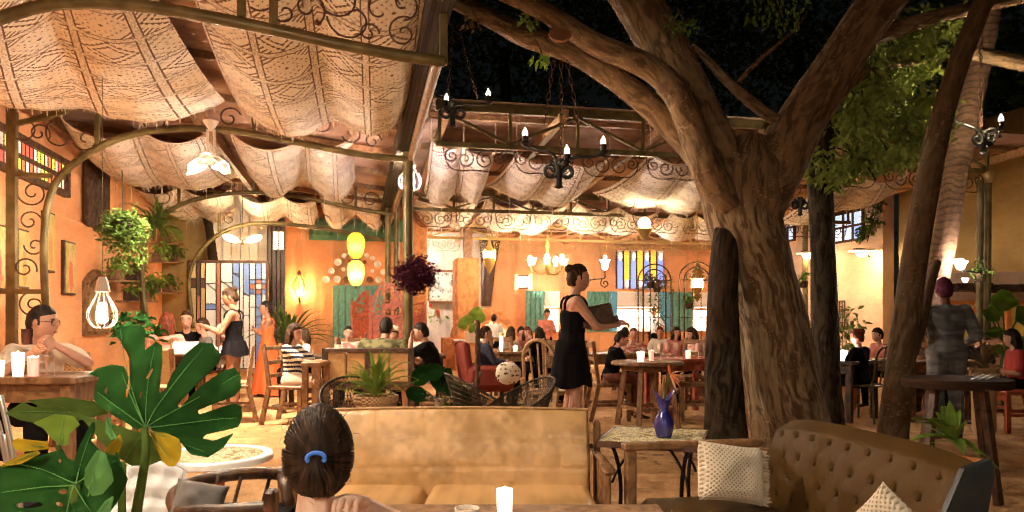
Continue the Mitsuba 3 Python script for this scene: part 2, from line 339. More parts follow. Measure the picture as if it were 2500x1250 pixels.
# ---------------------------------------------------------------- walls
AL = -4.45                                                     # the side wall of the left pavilion
k = thing('stucco_wall', 'orange stucco side wall hung with paintings under the left pavilion', 'wall')
part(k, 'wall_face', M().box(B(AL - 0.15, 9, 2.3), [0.3, 21, 4.6], RB), 'mat_stucco_orange')
part(k, 'lower_ledge', M().box(B(AL + 0.03, 13.0, 1.42), [0.07, 7.5, 2.84], RB, 0.02), 'mat_stucco_orange')
k = thing('stucco_wall', 'orange stucco back wall with a teal door and rows of round plates', 'wall')
part(k, 'wall_face', M().box(B(0.02, 18.15, 2.1), [3.30, 0.3, 4.2], RB), 'mat_stucco_orange')
part(k, 'corner_pillar', M().box(B(1.50, 18.05, 2.1), [0.36, 0.30, 4.19], RB, 0.02), 'mat_clay')
k = thing('stucco_wall', 'white wall with a framed landscape painting beside the clay oven', 'wall')
put(k, M().box(B(2.6, 21.1, 2.0), [2.7, 0.25, 4.0], RB), 'mat_stucco_white')
k = thing('stucco_wall', 'orange kitchen wall with teal shutters and white serving hatches', 'wall')
W0, W1 = bp(1236, 700, 21.0), bp(1745, 700, 21.0)
aL, aR = W0 @ VA, W1 @ VA
zh = [bp(1500, y, 21.0)[2] for y in (600, 712, 810)]           # wall top, hatch top, hatch sill
def hatch(px): return bp(px, 700, 21.0) @ VA
holes = [(1330, 1366), (1507, 1608), (1690, 1735)]
seg, prev = [], aL
for h0, h1 in holes: seg.append((prev, hatch(h0))); prev = hatch(h1)
seg.append((prev, aR + 0.3))
mm = M()
for s0, s1 in seg: mm.box(B((s0 + s1) / 2, 21.1, (zh[1] + zh[2]) / 2), [s1 - s0, 0.2, zh[1] - zh[2]], RB)
mm.box(B((aL + aR) / 2 + 0.15, 21.1, (zh[1] + 4.1) / 2), [aR - aL + 0.3, 0.2, 4.1 - zh[1]], RB)
mm.box(B((aL + aR) / 2 + 0.15, 21.1, zh[2] / 2), [aR - aL + 0.3, 0.2, zh[2]], RB)
part(k, 'wall_face', mm, 'mat_stucco_orange')
for h0, h1 in holes:                                            # speckled tile above each hatch, white sill
    a0, a1 = hatch(h0), hatch(h1)
    zt = bp(1500, 749, 21.0)[2]
    part(k, 'tile_panel', M().box(B((a0 + a1) / 2, 20.97, (zh[1] + zt) / 2 - 0.01), [a1 - a0, 0.05, zh[1] - zt], RB), 'mat_stucco_white')
    part(k, 'lintel', M().box(B((a0 + a1) / 2, 20.95, zt - 0.06), [a1 - a0, 0.12, 0.06], RB, 0.01), 'mat_wood_pale')
    part(k, 'sill', M().box(B((a0 + a1) / 2, 20.93, zh[2] + 0.02), [a1 - a0 + 0.1, 0.3, 0.05], RB, 0.01), 'mat_white_leather')
def planks(parent, px0, px1, zlo, zhi, b, material, n, name='plank', th=0.05):
    a0, a1 = bp(px0, 700, b) @ VA, bp(px1, 700, b) @ VA
    w = (a1 - a0) / n
    for i in range(n):
        part(parent, name, M().box(B(a0 + (i + .5) * w, b - th / 2, (zlo + zhi) / 2), [w - 0.012, th + 0.006 * (i % 2), zhi - zlo - 0.004 * (i % 3)], RB, 0.006), material)
SH = [(1283, 1329, 4, 'mat_teal', 'green'), (1432, 1486, 5, 'mat_teal', 'green'), (1488, 1506, 2, 'mat_blue_paint', 'blue'), (1609, 1640, 3, 'mat_blue_paint', 'blue'), (1642, 1688, 4, 'mat_teal', 'green')]
for (p0, p1, n, mt, cn), wh in zip(SH, ('at the left end of the kitchen wall', 'right of the waitress with the tray', 'narrow, left of the wide serving hatch', 'right of the wide serving hatch', 'behind the iron garden arch near the tree')):
    k = thing('wooden_shutter', f'{cn} plank shutter {wh}', 'shutter', 'painted shutters of the kitchen hatches')
    planks(k, p0, p1, zh[2], zh[1], 20.97, mt, n)
# the kitchen behind the hatches
k = thing('kitchen_room', 'bright white kitchen seen through the serving hatches', 'room')
mm = M().box(B((aL + aR) / 2, 24.0, 1.8), [aR - aL + 1, 0.1, 3.6], RB).box(B(aL - 0.4, 22.6, 1.8), [0.1, 2.8, 3.6], RB).box(B(aR + 0.6, 22.6, 1.8), [0.1, 2.8, 3.6], RB).box(B((aL + aR) / 2, 22.6, 3.3), [aR - aL + 1, 2.8, 0.1], RB)
part(k, 'white_tiles', mm, 'mat_stucco_white')
part(k, 'counter', M().box(B((aL + aR) / 2 + 1, 23.4, 0.5), [3.6, 0.6, 1.0], RB), 'mat_steel')
for i, aa in enumerate((aL + 1.2, (aL + aR) / 2 + 0.5, aR - 0.5)):
    kk = key_for(k + '__tube_lamp')
    scene[kk] = shape(M().box(B(aa, 22.6, 3.2), [1.2, 0.12, 0.04], RB), flat((0.8, 0.8, 0.8)), emitter=emit((1.0, 0.95, 0.86), 70, 2))
k = thing('stucco_wall', 'pale pink stucco wall with blue glass windows right of the big tree', 'wall')
AR = 11.9
part(k, 'wall_face', M().box(B(AR + 0.15, 18.2, 2.5), [0.3, 6.6, 5.0], RB), 'mat_stucco_pale')
bcut = ap(2172, 700, AR) @ UB
k = thing('stucco_wall', 'ochre garden wall right of the pale pink wall', 'wall')
put(k, M().box(B(AR + 0.35, bcut - 4.0, 2.6), [0.3, 7.9, 5.2], RB), 'mat_stucco_ochre')
# little lit house with a yellow door at the far right
k = thing('garden_wall', 'low cream wall with orange door frames behind the right hand tables', 'wall')
b0 = at(2440, 785, 13.0)
part(k, 'wall_face', M().box(b0 + A_([0.6, 0.3, -0.15]), [3.8, 0.2, 2.1], rotz(-10)), 'mat_stucco_pale')
for px in (2348, 2490):
    c = at(px, 830, 12.85)
    part(k, 'door', M().box(c, [0.34, 0.06, 1.2], rotz(-10)), flat((0.75, 0.55, 0.12)))
    part(k, 'door_frame', M().box(c + A_([-.22, -.02, 0]), [0.07, 0.1, 1.25], rotz(-10)).box(c + A_([.22, -.02, -.03]), [0.07, 0.1, 1.25], rotz(-10)).box(c + A_([0, -.02, .65]), [0.5, 0.1, 0.07], rotz(-10)), flat((0.6, 0.2, 0.05)))
k = thing('timber_gate', 'dark timber roof edge above the low cream wall', 'roof')
for i in range(6): part(k, 'plank', M().box(at(2465, 705, 12.6) + A_([-1.35 + i * 0.6, 0, 0.02 * (i % 2)]), [0.58, 0.7, 0.12], rotz(-10), 0.01), 'mat_wood_dark')

# doors and wall things ------------------------------------------------------------
def Y_of(px, b): return bp(px, 0, b)[1]
zt, zb = bp(870, 697, 17.98)[2], 0.02
k = thing('plank_door', 'teal plank door on the orange back wall behind the carved screen', 'door')
planks(k, 812, 937, zb, zt, 17.98, 'mat_teal', 8)
k = thing('plank_shutter', 'dark green panelled shutter high on the orange wall under the lace', 'shutter')
z0, z1 = bp(860, 588, 17.98)[2], bp(860, 535, 17.98)[2]
a0, a1 = bp(755, 0, 17.98) @ VA, bp(985, 0, 17.98) @ VA
part(k, 'board', M().box(B((a0 + a1) / 2, 17.97, (z0 + z1) / 2), [a1 - a0, 0.04, z1 - z0], RB), 'mat_green_paint')
for i in range(4): part(k, 'panel', M().box(B(a0 + (i + .5) * (a1 - a0) / 4, 17.94, (z0 + z1) / 2), [(a1 - a0) / 4 - 0.12, 0.05, z1 - z0 - 0.16], RB, 0.015), 'mat_green_paint')
plates = [(796, 683, 9), (823, 682, 9), (809, 662, 8), (825, 641, 9), (840, 625, 6), (853, 619, 5), (838, 658, 5), (846, 683, 8), (895, 624, 6), (909, 631, 6), (922, 645, 9), (936, 664, 8), (909, 662, 5), (924, 684, 8), (902, 683, 8), (855, 638, 5), (890, 640, 5), (868, 606, 6), (943, 686, 6), (883, 655, 4)]
ORD = 'first second third fourth fifth sixth seventh eighth ninth tenth eleventh twelfth thirteenth fourteenth fifteenth sixteenth seventeenth'.split(); DKP = (7, 14, 15, 16)
for i, (px, py, r) in enumerate(plates):
    c = bp(px, py, 17.96); R = r / F * c[1]
    dk = i in DKP
    rank = sorted([q[0] + .01 * n_ for n_, q in enumerate(plates) if (n_ in DKP) == dk]).index(px + .01 * i)
    k = thing('wall_plate', f"{'brown' if dk else 'round cream'} wall plate by the lanterns, {ORD[rank]} from left in its colour", 'plate', 'brown plates on the orange wall' if dk else 'cream plates on the orange wall')
    put(k, M().lathe([(0.001, 0.012), (R * .55, 0.012), (R * .7, 0.03), (R, 0.045), (R * 1.0, 0.038), (R * .6, 0.0), (0.001, 0)], c, 18, R=np.stack([VA, ZZ, -UB], 1)), flat((0.22, 0.10, 0.04)) if dk else 'mat_ceramic', 40)
# pictures on the side wall
def wall_picture(px0, px1, y0, y1, label, cols, depth=0.13):
    af = AL + depth
    k = thing('wall_painting', label, 'painting', 'framed paintings on the orange side wall')
    p0, p1 = ap(px0, (y0 + y1) / 2, af), ap(px1, (y0 + y1) / 2, af)
    b0_, b1_ = p0 @ UB, p1 @ UB
    zt_, zb_ = ap((px0 + px1) / 2, y0, af)[2], ap((px0 + px1) / 2, y1, af)[2]
    bc, zc, w, h = (b0_ + b1_) / 2, (zt_ + zb_) / 2, abs(b1_ - b0_), zt_ - zb_
    part(k, 'frame_box', M().box(B(AL + depth / 2 - 0.01, bc, zc), [depth, w, h], RB, 0.008), 'mat_wood_dark')
    def art(p, n, uv, cols=cols, bc=bc, zc=zc, w=w, h=h):
        b = (p.x * UB[0] + p.y * UB[1] - bc) / w; z = (p.z - zc) / h
        nn = fbm(b * 9 + zc, z * 12, 2, 3)
        fig = smoothstep(0.32, 0.2, dr.sqrt(dr.square(b * 1.25) + dr.square((z + 0.12) * 0.7)) + (nn - .5) * 0.22)
        head = smoothstep(0.13, 0.10, dr.sqrt(dr.square(b * 1.2) + dr.square((z - 0.2) * 1.4)))
        c = mix(cols[0], cols[1], smoothstep(0.35, 0.65, nn))
        c = mix(c, cols[2], fig)
        return mix(c, (0.62, 0.36, 0.20), head)
    part(k, 'canvas', M().box(B(AL + depth - 0.008, bc, zc), [0.012, w * 0.86, h * 0.93], RB), mat('art_' + k, pr(art, 0.6)))
wall_picture(112, 137, 518, 665, 'tall ochre painting behind the curved iron post', [(0.42, 0.28, 0.05), (0.52, 0.38, 0.10), (0.48, 0.24, 0.08)])
wall_picture(160, 187, 590, 720, 'narrow painting of a red robed figure, the farthest on the side wall', [(0.40, 0.30, 0.06), (0.55, 0.40, 0.14), (0.60, 0.12, 0.07)])
wall_picture(46, 74, 560, 705, 'ochre painting half behind the straight iron post', [(0.48, 0.33, 0.09), (0.62, 0.42, 0.16), (0.42, 0.25, 0.08)])
wall_picture(-30, 20, 545, 708, 'painting of red flowers at the left edge', [(0.50, 0.30, 0.10), (0.56, 0.40, 0.18), (0.66, 0.10, 0.07)])
# coloured glass window band
k = thing('stained_glass_window', 'band of small coloured panes high on the orange side wall', 'window')
bs = [ap(px, 400, AL + .05) @ UB for px in (-60, 160)]
zw = [ap(0, 404, AL + .05)[2], ap(0, 310, AL + .05)[2]]
n = 22; w = (bs[1] - bs[0]) / n; zmid = sum(zw) / 2
pc = [(0.9, 0.85, 0.12), (0.75, 0.12, 0.08), (0.9, 0.85, 0.7), (0.85, 0.9, 0.10), (0.7, 0.2, 0.08), (0.95, 0.45, 0.35)]
for i in range(n):
    for j in range(2):
        c = pc[rng.integers(0, 6)]
        kk = key_for(k + '__pane')
        scene[kk] = shape(M().box(B(AL + .02, bs[0] + (i + .5) * w, zw[0] + (zw[1] - zw[0]) * (.25 + .5 * j)), [0.03, w * .74, (zw[1] - zw[0]) * .40], RB), flat(c), emitter=emit(c, 1.0 * GX, 0.03))
mm = M()
for i in range(n + 1): mm.box(B(AL + .02, bs[0] + i * w, zmid), [0.04, w * .24, zw[1] - zw[0]], RB)
part(k, 'mullion_bars', mm, 'mat_wood_dark')
part(k, 'frame', M().box(B(AL + .04, sum(bs) / 2, zw[1]), [0.1, bs[1] - bs[0] + .1, .09], RB).box(B(AL + .04, sum(bs) / 2, zw[0]), [0.1, bs[1] - bs[0] + .1, .09], RB).box(B(AL + .04, sum(bs) / 2, zmid), [0.05, bs[1] - bs[0] + .08, .06], RB).box(B(AL + .04, bs[1] + 0.05, zmid), [0.1, .1, zw[1] - zw[0] + .088], RB), 'mat_wood_dark')
# dark poles leaning on the side wall
k = thing('bamboo_screen', 'screen of dark upright bamboo poles high on the side wall', 'screen')
b0, b1 = ap(214, 460, AL + .1) @ UB, ap(262, 460, AL + .1) @ UB
for i in range(15):
    t = i / 14; b = b0 + (b1 - b0) * t
    zz0, zz1 = ap(238, 572, AL)[2] + 0.1 * rng.random(), ap(238, 385, AL)[2] + 0.06 * rng.random()
    part(k, 'pole', M().cyl(B(AL + .09, b, zz0), B(AL + .08 + .03 * rng.random(), b + 0.06 * (rng.random() - .5), zz1), 0.055, 7), 'mat_wood_dark', 30)
# right hand windows, blue glass
for w_, (px0, px1, y0, y1) in enumerate([(1898, 1942, 527, 590), (2040, 2110, 519, 588)]):
    k = thing('glass_window', ['blue glass window right beside the big trunk', 'grid window of pale blue panes right of the slender dark trunk'][w_], 'window')
    bb = [ap(px, 550, AR) @ UB for px in (px0, px1)]
    z0, z1 = ap((px0 + px1) / 2, y1, AR)[2], ap((px0 + px1) / 2, y0, AR)[2]
    nx = 3
    for i in range(nx):
        for j in range(2):
            c = [(0.35, 0.5, 0.95), (0.55, 0.72, 0.95), (0.75, 0.85, 0.98)][rng.integers(0, 3)]
            kk = key_for(k + '__pane')
            scene[kk] = shape(M().box(B(AR - .02, bb[0] + (i + .5) * (bb[1] - bb[0]) / nx, z0 + (j + .5) * (z1 - z0) / 2), [0.02, abs(bb[1] - bb[0]) / nx * .9, (z1 - z0) * .45], RB), flat(c), emitter=emit(c, 0.85 * GX, 0.05))
    mm = M()
    for i in range(nx + 1): mm.box(B(AR - .03, bb[0] + i * (bb[1] - bb[0]) / nx, (z0 + z1) / 2), [0.07, .05, z1 - z0], RB)
    for j in range(3): mm.box(B(AR - .035, sum(bb) / 2, z0 + j * (z1 - z0) / 2), [0.07, abs(bb[1] - bb[0]) + .05, .05], RB)
    part(k, 'frame', mm, 'mat_brown_iron')

# stained glass partition and what stands behind it --------------------------------
k = thing('leaded_glass_screen', 'tall leaded screen of white, blue and brick red panes behind the waitress in black', 'screen')
SB = 16.6
def pane(par, x0, x1, y0, y1, c, b=SB):
    p, q = bp(x0, y1, b), bp(x1, y0, b)
    part(par, 'pane', M().box((p + q) / 2, [max((q - p) @ VA - .02, .02), 0.02, q[2] - p[2] - .02], RB), flat(c, 0.25, 0, .5))
Wt, Wc, Bl, Rd, Br, Am = (0.74, 0.75, 0.74), (0.66, 0.62, 0.52), (0.17, 0.28, 0.62), (0.42, 0.15, 0.09), (0.10, 0.05, 0.03), (0.55, 0.40, 0.18)
cols = [(462, 480, [(640, 680, Am), (680, 702, Br), (702, 800, Am), (800, 900, Am)]), (480, 490, [(640, 720, Br), (720, 900, Rd)]), (490, 502, [(640, 680, Am), (680, 702, Br), (702, 900, Am)]),
        (502, 528, [(640, 692, Wt), (692, 742, Wt), (742, 756, Bl), (756, 900, Wt)]), (528, 539, [(640, 696, Rd), (696, 800, Rd), (800, 900, Rd)]), (539, 568, [(640, 690, Wt), (690, 744, Wt), (744, 800, Wc), (800, 900, Wt)]),
        (568, 585, [(640, 668, Bl), (668, 706, Bl), (706, 760, Wt), (760, 900, Wt)]), (585, 594, [(640, 900, Wt)]), (594, 609, [(640, 720, Bl), (720, 770, Wt), (770, 900, Wt)]),
        (609, 624, [(640, 682, Wt), (682, 693, Bl), (693, 706, Rd), (706, 718, Bl), (718, 750, Wt), (750, 900, Wt)]), (624, 639, [(640, 682, Bl), (682, 693, Rd), (693, 706, Wt), (706, 718, Rd), (718, 772, Bl), (772, 900, Bl)]), (639, 651, [(640, 682, Wt), (682, 693, Bl), (693, 706, Rd), (706, 718, Bl), (718, 900, Wt)])]
mm = M()
for x0, x1, cells in cols:
    for y0, y1, c in cells:
        pane(k, x0, x1, y0, y1, c)
        mm.bar(bp(x0, y1, SB - .01), bp(x1, y1, SB - .01), 0.03, 0.013)
    mm.bar(bp(x0, 640, SB - .012), bp(x0, 900, SB - .012), 0.032, 0.015)
for (x0, y0, x1, y1) in ((502, 690, 528, 710), (539, 685, 568, 705), (568, 665, 585, 677), (594, 714, 609, 724), (539, 747, 568, 775), (624, 745, 639, 762)):
    mm.bar(bp(x0, y0, SB - .014), bp(x1, y1, SB - .014), 0.034, 0.016)
part(k, 'lead_bars', mm, 'mat_black_iron')
part(k, 'frame', M().bar(bp(458, 638, SB), bp(654, 640, SB), .06, .06).bar(bp(652, 638, SB), bp(652, 915, SB), .06, .06).bar(bp(460, 638, SB), bp(460, 925, SB), .06, .06), 'mat_brown_iron')
k = thing('stucco_wall', 'tall white painted boards rising behind the leaded glass screen', 'wall')
a0, a1 = bp(520, 0, 18.4) @ VA, bp(652, 0, 18.4) @ VA
for i in range(6): part(k, 'plank', M().box(B(a0 + (i + .5) * (a1 - a0) / 6, 18.4 + .01 * (i % 2), 2.2), [(a1 - a0) / 6 - .015, .06, 4.4], RB, .008), 'mat_stucco_white')
k = thing('canvas_panel', 'dull ochre canvas panel left of the white boards', 'panel')
a0, a1 = bp(395, 0, 18.6) @ VA, bp(524, 0, 18.6) @ VA
put(k, M().box(B((a0 + a1) / 2, 18.6, 2.2), [a1 - a0, .06, 4.4], RB), 'mat_stucco_ochre')
k = thing('timber_door', 'dark timber door with two white panes beside the orange back wall', 'door')
planks(k, 653, 697, 0.02, bp(675, 540, 17.6)[2], 17.6, 'mat_wood_dark', 4)
for x0, x1 in ((667, 679), (681, 693)):
    p, q = bp(x0, 609, 17.52), bp(x1, 566, 17.52)
    kk = key_for(k + '__pane'); scene[kk] = shape(M().box((p + q) / 2, [(q - p) @ VA, .02, q[2] - p[2]], RB), flat((.8, .8, .8)), emitter=emit((1, .93, .85), 0.8 * GX, .05))
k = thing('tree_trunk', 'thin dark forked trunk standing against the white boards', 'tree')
put(k, M().tube(spline([bp(522, 650, 18.1), bp(515, 590, 18.1), bp(506, 540, 18.2), bp(490, 500, 18.3)], 16), np.linspace(.11, .08, 16), 9).tube(spline([bp(508, 555, 18.1), bp(514, 520, 18.1), bp(518, 490, 18.1)], 8), .05, 7), 'mat_bark_dark', True)

# clay oven, chimney, painting -----------------------------------------------------
k = thing('landscape_painting', 'wide landscape painting in blue and grey on the white wall', 'painting')
p, q = bp(1046, 738, 20.9), bp(1116, 662, 20.9)
def land(p_, n, uv):
    u, v = (p_.x * VA[0] + p_.y * VA[1]) * 2.0, p_.z
    nn = fbm(u * 4, v * 7, 1, 4)
    t = smoothstep(p[2] + .45, q[2] - .1, v + (nn - .5) * .35)
    g = mix((0.30, 0.31, 0.28), (0.62, 0.60, 0.54), smoothstep(.4, .6, nn))
    return mix(mix(g, (0.10, 0.12, 0.10), smoothstep(.6, .68, fbm(u * 9, v * 13, 5, 3))), (0.40, 0.55, 0.72), t)
part(k, 'canvas', M().box((p + q) / 2 - UB * .02, [(q - p) @ VA - .1, .03, q[2] - p[2] - .1], RB), mat('landscape', pr(land, 0.6)))
mm = M()
for z_ in (p[2], q[2]): mm.box(A_([*((p + q) / 2)[:2], z_]) - UB * .02, [(q - p) @ VA, .06, .06], RB)
for e in (p, q): mm.box(A_([e[0], e[1], (p[2] + q[2]) / 2]) - UB * .02, [.06, .058, q[2] - p[2] - .062], RB)
part(k, 'frame', mm, 'mat_wood')
k = thing('clay_oven', 'domed clay pizza oven with a square chimney and lit mouth', 'oven')
OB = 18.6
oc = bp(1188, 820, OB); orad = 74 / F * oc[1]
ztop = bp(1188, 748, OB)[2]; zmouth0 = bp(1200, 828, OB)[2]
d = M()
nth, nph = 26, 60
th, ph = np.meshgrid(np.linspace(0, np.pi, nph), np.linspace(0, np.pi / 2, nth), indexing='ij')
# a shell with a mouth cut towards the guests
dirs = np.stack([np.cos(th) * np.sin(ph), -np.sin(th) * np.sin(ph), np.cos(ph)], -1)
prof = sg.Point(0, 0).buffer(orad, 48).intersection(sg.box(-9, 0, 9, 9)).union(sg.box(-orad - .25, -.8, orad + .25, 0.02))
mouth = shapely.affinity.scale(sg.Point(orad * .17, 0.02).buffer(orad * .52, 32), 1, 1.0).intersection(sg.box(-9, 0.05, 9, 9))
part(k, 'oven_front', M().poly(prof.difference(mouth), 1.3, B(oc @ VA, OB + 1.3, zmouth0), VA, ZZ), 'mat_clay', 40)
part(k, 'mouth_rim', M().poly(mouth.buffer(.07).difference(mouth).intersection(sg.box(-9, .05, 9, 9)), .08, B(oc @ VA, OB, zmouth0), VA, ZZ), 'mat_stucco_orange')
part(k, 'oven_floor', M().box(B(oc @ VA, OB + .7, zmouth0 + .01), [orad * 1.6, 1.1, .06], RB), flat((0.5, 0.45, 0.4)))
part(k, 'back_wall', M().box(B(oc @ VA, OB + 1.25, zmouth0 + orad * .4), [orad * 1.7, .06, orad * 1.1], RB), 'mat_clay')
cp, cq = bp(1116, 770, OB), bp(1172, 634, OB)
part(k, 'chimney', M().box(B((cp + cq) @ VA / 2, OB + .5, (cp[2] + cq[2]) / 2 - .1), [(cq - cp) @ VA, .8, cq[2] - cp[2] + .3], RB, .03), 'mat_clay')
part(k, 'flue', M().bar(bp(1142, 636, OB + .4), bp(1142, 560, OB + .4), .22, .22), 'mat_wood')
part(k, 'counter', M().box(B(oc @ VA, OB - .35, zmouth0 / 2 - .03), [orad * 2.1, .75, zmouth0 - .06], RB, .02), 'mat_stucco_orange')
part(k, 'counter_top', M().box(B(oc @ VA, OB - .37, zmouth0 - .02), [orad * 2.2, .85, .05], RB, .012), 'mat_white_leather')
kk = bulb(k, 'oven_lamp', B(oc @ VA + .2, OB + .5, zmouth0 + orad * .42), .05, (1, .86, .7), 200, 1)
k = thing('wall_sconce', 'small bare bulb behind the orange corner pillar lighting the white wall', 'lamp'); c = B(1.45, 20.3, 2.75)
part(k, 'arm', M().tube([B(1.45, 20.98, 2.9), B(1.45, 20.4, 2.9), c + ZZ * .05], .015, 6), 'mat_brown_iron'); bulb(k, 'light_bulb', c, .06, (1, .86, .7), 170, .8)
k = thing('timber_post', 'tapered dark timber post right of the oven chimney', 'post')
put(k, M().tube([bp(1187, 748, 20.0), bp(1192, 650, 20.0), bp(1196, 585, 20.0)], [.14, .2, .3], 10), 'mat_wood_dark', 40)
k = thing('stucco_pillar', 'smooth orange pillar flaring upward between the oven and the kitchen', 'pillar')
put(k, M().poly(sg.Polygon([(-.32, 0), (.42, 0), (.42, 3.7), (-.05, 3.7), (-.14, 3.1), (-.3, 2.0)]), .5, B(bp(1218, 0, 20.6) @ VA, 20.9, 0), VA, ZZ), 'mat_stucco_orange')
# stained glass above the kitchen
k = thing('stained_glass_panel', 'lit panel of blue and amber pointed glass strips above the kitchen hatch', 'window')
GB = 20.9
for i in range(7):
    x0, x1 = 1505 + i * 16.3, 1505 + (i + 1) * 16.3
    am = i % 2 == 1
    p, q = bp(x0, 704, GB), bp(x1, 613, GB)
    w, h = (q - p) @ VA, q[2] - p[2]
    c = (1.0, 0.50, 0.06) if am else (0.22, 0.32, 0.85)
    sp = h * (.24 if not am else .22)
    body = sg.Polygon([(.02, h), (w - .02, h), (w - .02, sp + .05), (w / 2, .12 if False else sp * .1), (.02, sp + .05)]) if am else sg.Polygon([(.02, 0), (w - .02, 0), (w - .02, h - sp - .1), (w / 2, h - .05 - sp * .2), (.02, h - sp - .1)])
    kk = key_for(k + '__pane'); scene[kk] = shape(M().poly(body, .02, p - UB * .02, VA, ZZ), flat(c), emitter=emit(c, 1.0 * GX, .1))
    drop = sg.Point(w / 2, sp * .62 if am else h - sp * .62).buffer(1, 16)
    drop = shapely.affinity.scale(drop, w * .26, sp * .45)
    kk = key_for(k + '__drop_pane'); scene[kk] = shape(M().poly(drop, .02, p - UB * .05, VA, ZZ), flat((.9, .9, .9)), emitter=emit((1, .97, .92), 1.3 * GX, .05))
    part(k, 'lead_bar', M().bar(bp(x0, 705, GB - .03), bp(x0, 612, GB - .03), .04, .04), 'mat_brown_iron')
part(k, 'backing', M().box((bp(1505, 706, GB + .06) + bp(1619, 611, GB + .06)) / 2, [(bp(1619, 0, GB) - bp(1505, 0, GB)) @ VA, .02, bp(1505, 611, GB)[2] - bp(1505, 706, GB)[2]], RB), 'mat_stucco_white')
k = thing('kitchen_awning', 'pale slatted awning along the top of the kitchen wall', 'awning')
for i in range(5): part(k, 'slat', M().box(B(hatch(1620), 20.85 - i * .13, bp(1600, 606, 20.8)[2] + .05 * i), [hatch(1740) - hatch(1500), .1, .035], RB, .008), 'mat_wood_pale')
k = thing('iron_trellis', 'small square iron lattice on the pale pink wall beside the slender trunk', 'trellis')
bq, zq = [ap(px, 760, AR - .08) @ UB for px in (2038, 2062)], [ap(2050, y, AR - .08)[2] for y in (800, 735)]
for i in range(5): part(k, 'bar', M().bar(B(AR - .08, bq[0] + (bq[1] - bq[0]) * i / 4, zq[0]), B(AR - .08, bq[0] + (bq[1] - bq[0]) * i / 4, zq[1]), .025, .025, up=UB), 'mat_brown_iron')
for i in range(6): z = zq[0] + (zq[1] - zq[0]) * i / 5; part(k, 'cross_bar', M().bar(B(AR - .1, bq[0], z), B(AR - .1, bq[1], z), .02, .02), 'mat_brown_iron')

# ---------------------------------------------------------------- roofs: corrugated sheets on purlins
def corrugated(parent, a0, a1, b0, b1, zf, cell=0.17, amp=0.032, nb=3):
    """sheets whose ribs run along a; zf(a, b) is the height"""
    bcuts = np.linspace(b0, b1, nb + 1)
    for k_ in range(nb):
        c0, c1 = bcuts[k_], bcuts[k_ + 1] + (.12 if k_ < nb - 1 else 0)
        nn = int((c1 - c0) / cell * 8)
        bb = np.linspace(c0, c1, nn); aa = np.linspace(a0, a1, 4)
        Ag, Bg = np.meshgrid(aa, bb, indexing='ij')
        z = zf(Ag, Bg) + amp * np.sin(Bg / cell * 2 * np.pi) + .02 * k_
        P = Ag[..., None] * VA + Bg[..., None] * UB + z[..., None] * ZZ
        part(parent, 'roof_sheet', M().slab(P, .004), 'mat_rust_sheet', True)
zL = lambda a, b: 4.36 - .115 * (a + 4.6) + 0 * b
zR = lambda a, b: 4.22 - .045 * (b - 9.9) + 0 * a
kL = thing('pavilion_roof', 'rusty corrugated roof over the left dining pavilion', 'roof')
corrugated(kL, -4.6, .74, 1.2, 18.3, zL, nb=4)
for b in np.arange(2, 18.2, 1.5): part(kL, 'purlin', M().bar(B(-4.4, b, zL(-4.4, 0) - .07), B(.7, b, zL(.7, 0) - .07), .06, .08), 'mat_wood')
for a in (-4.3, -2.0): part(kL, 'rafter', M().bar(B(a, 1.3, zL(a, 0) - .2), B(a, 18.2, zL(a, 0) - .2), .09, .17), 'mat_wood_dark' if a > 0 else 'mat_wood')
part(kL, 'eave_board', M().bar(B(.60, 4.2, zL(.6, 0) - .17), B(.60, 18.2, zL(.6, 0) - .17), .16, .24), 'mat_bark_dark')
kR = thing('pavilion_roof', 'rusty corrugated roof over the right dining pavilion behind the big tree', 'roof')
corrugated(kR, 1.0, 11.0, 9.93, 21.3, zR, nb=3)
for b in np.arange(10.4, 21, 1.6): part(kR, 'purlin', M().bar(B(1.0, b, zR(0, b) - .07), B(10.9, b, zR(0, b) - .07), .06, .07), 'mat_wood')
for a in np.linspace(1.2, 10.8, 7): part(kR, 'rafter', M().bar(B(a, 9.7, zR(0, 9.7) - .17), B(a, 21, zR(0, 21) - .17), .09, .12), 'mat_wood_pale')

# ---------------------------------------------------------------- scrolled ironwork
def spiral(c, r, turns, start, ex, ey, n=40, r1=.18):
    t = np.linspace(0, 1, n); an = np.radians(start) + 2 * np.pi * turns * t
    rr = r * (1 - (1 - r1) * t)
    return c + (rr * np.cos(an))[:, None] * ex + (rr * np.sin(an))[:, None] * ey
def scroll(mm, c, r, turns, start, ex=VA, ey=ZZ, t=.011, n=34): return mm.tube(spiral(c, r, turns, start, ex, ey, n), t, 5)
def S_scroll(mm, p, q, r, t=.011, side=1):
    """an S of two opposed spirals at p and q joined by a stroke"""
    d = nrm(q - p); nvec = np.cross(d, nrm(np.cross(VA, ZZ)))
    a = spiral(p + d * 0, r, -1.35 * side, 0, d, nvec * 1)[::-1]
    b = spiral(q, r, -1.35 * side, 180, d, nvec)
    return mm.tube(np.vstack([a, spline([a[-1], (p + q) / 2, b[0]], 8)[1:-1], b]), t, 5)

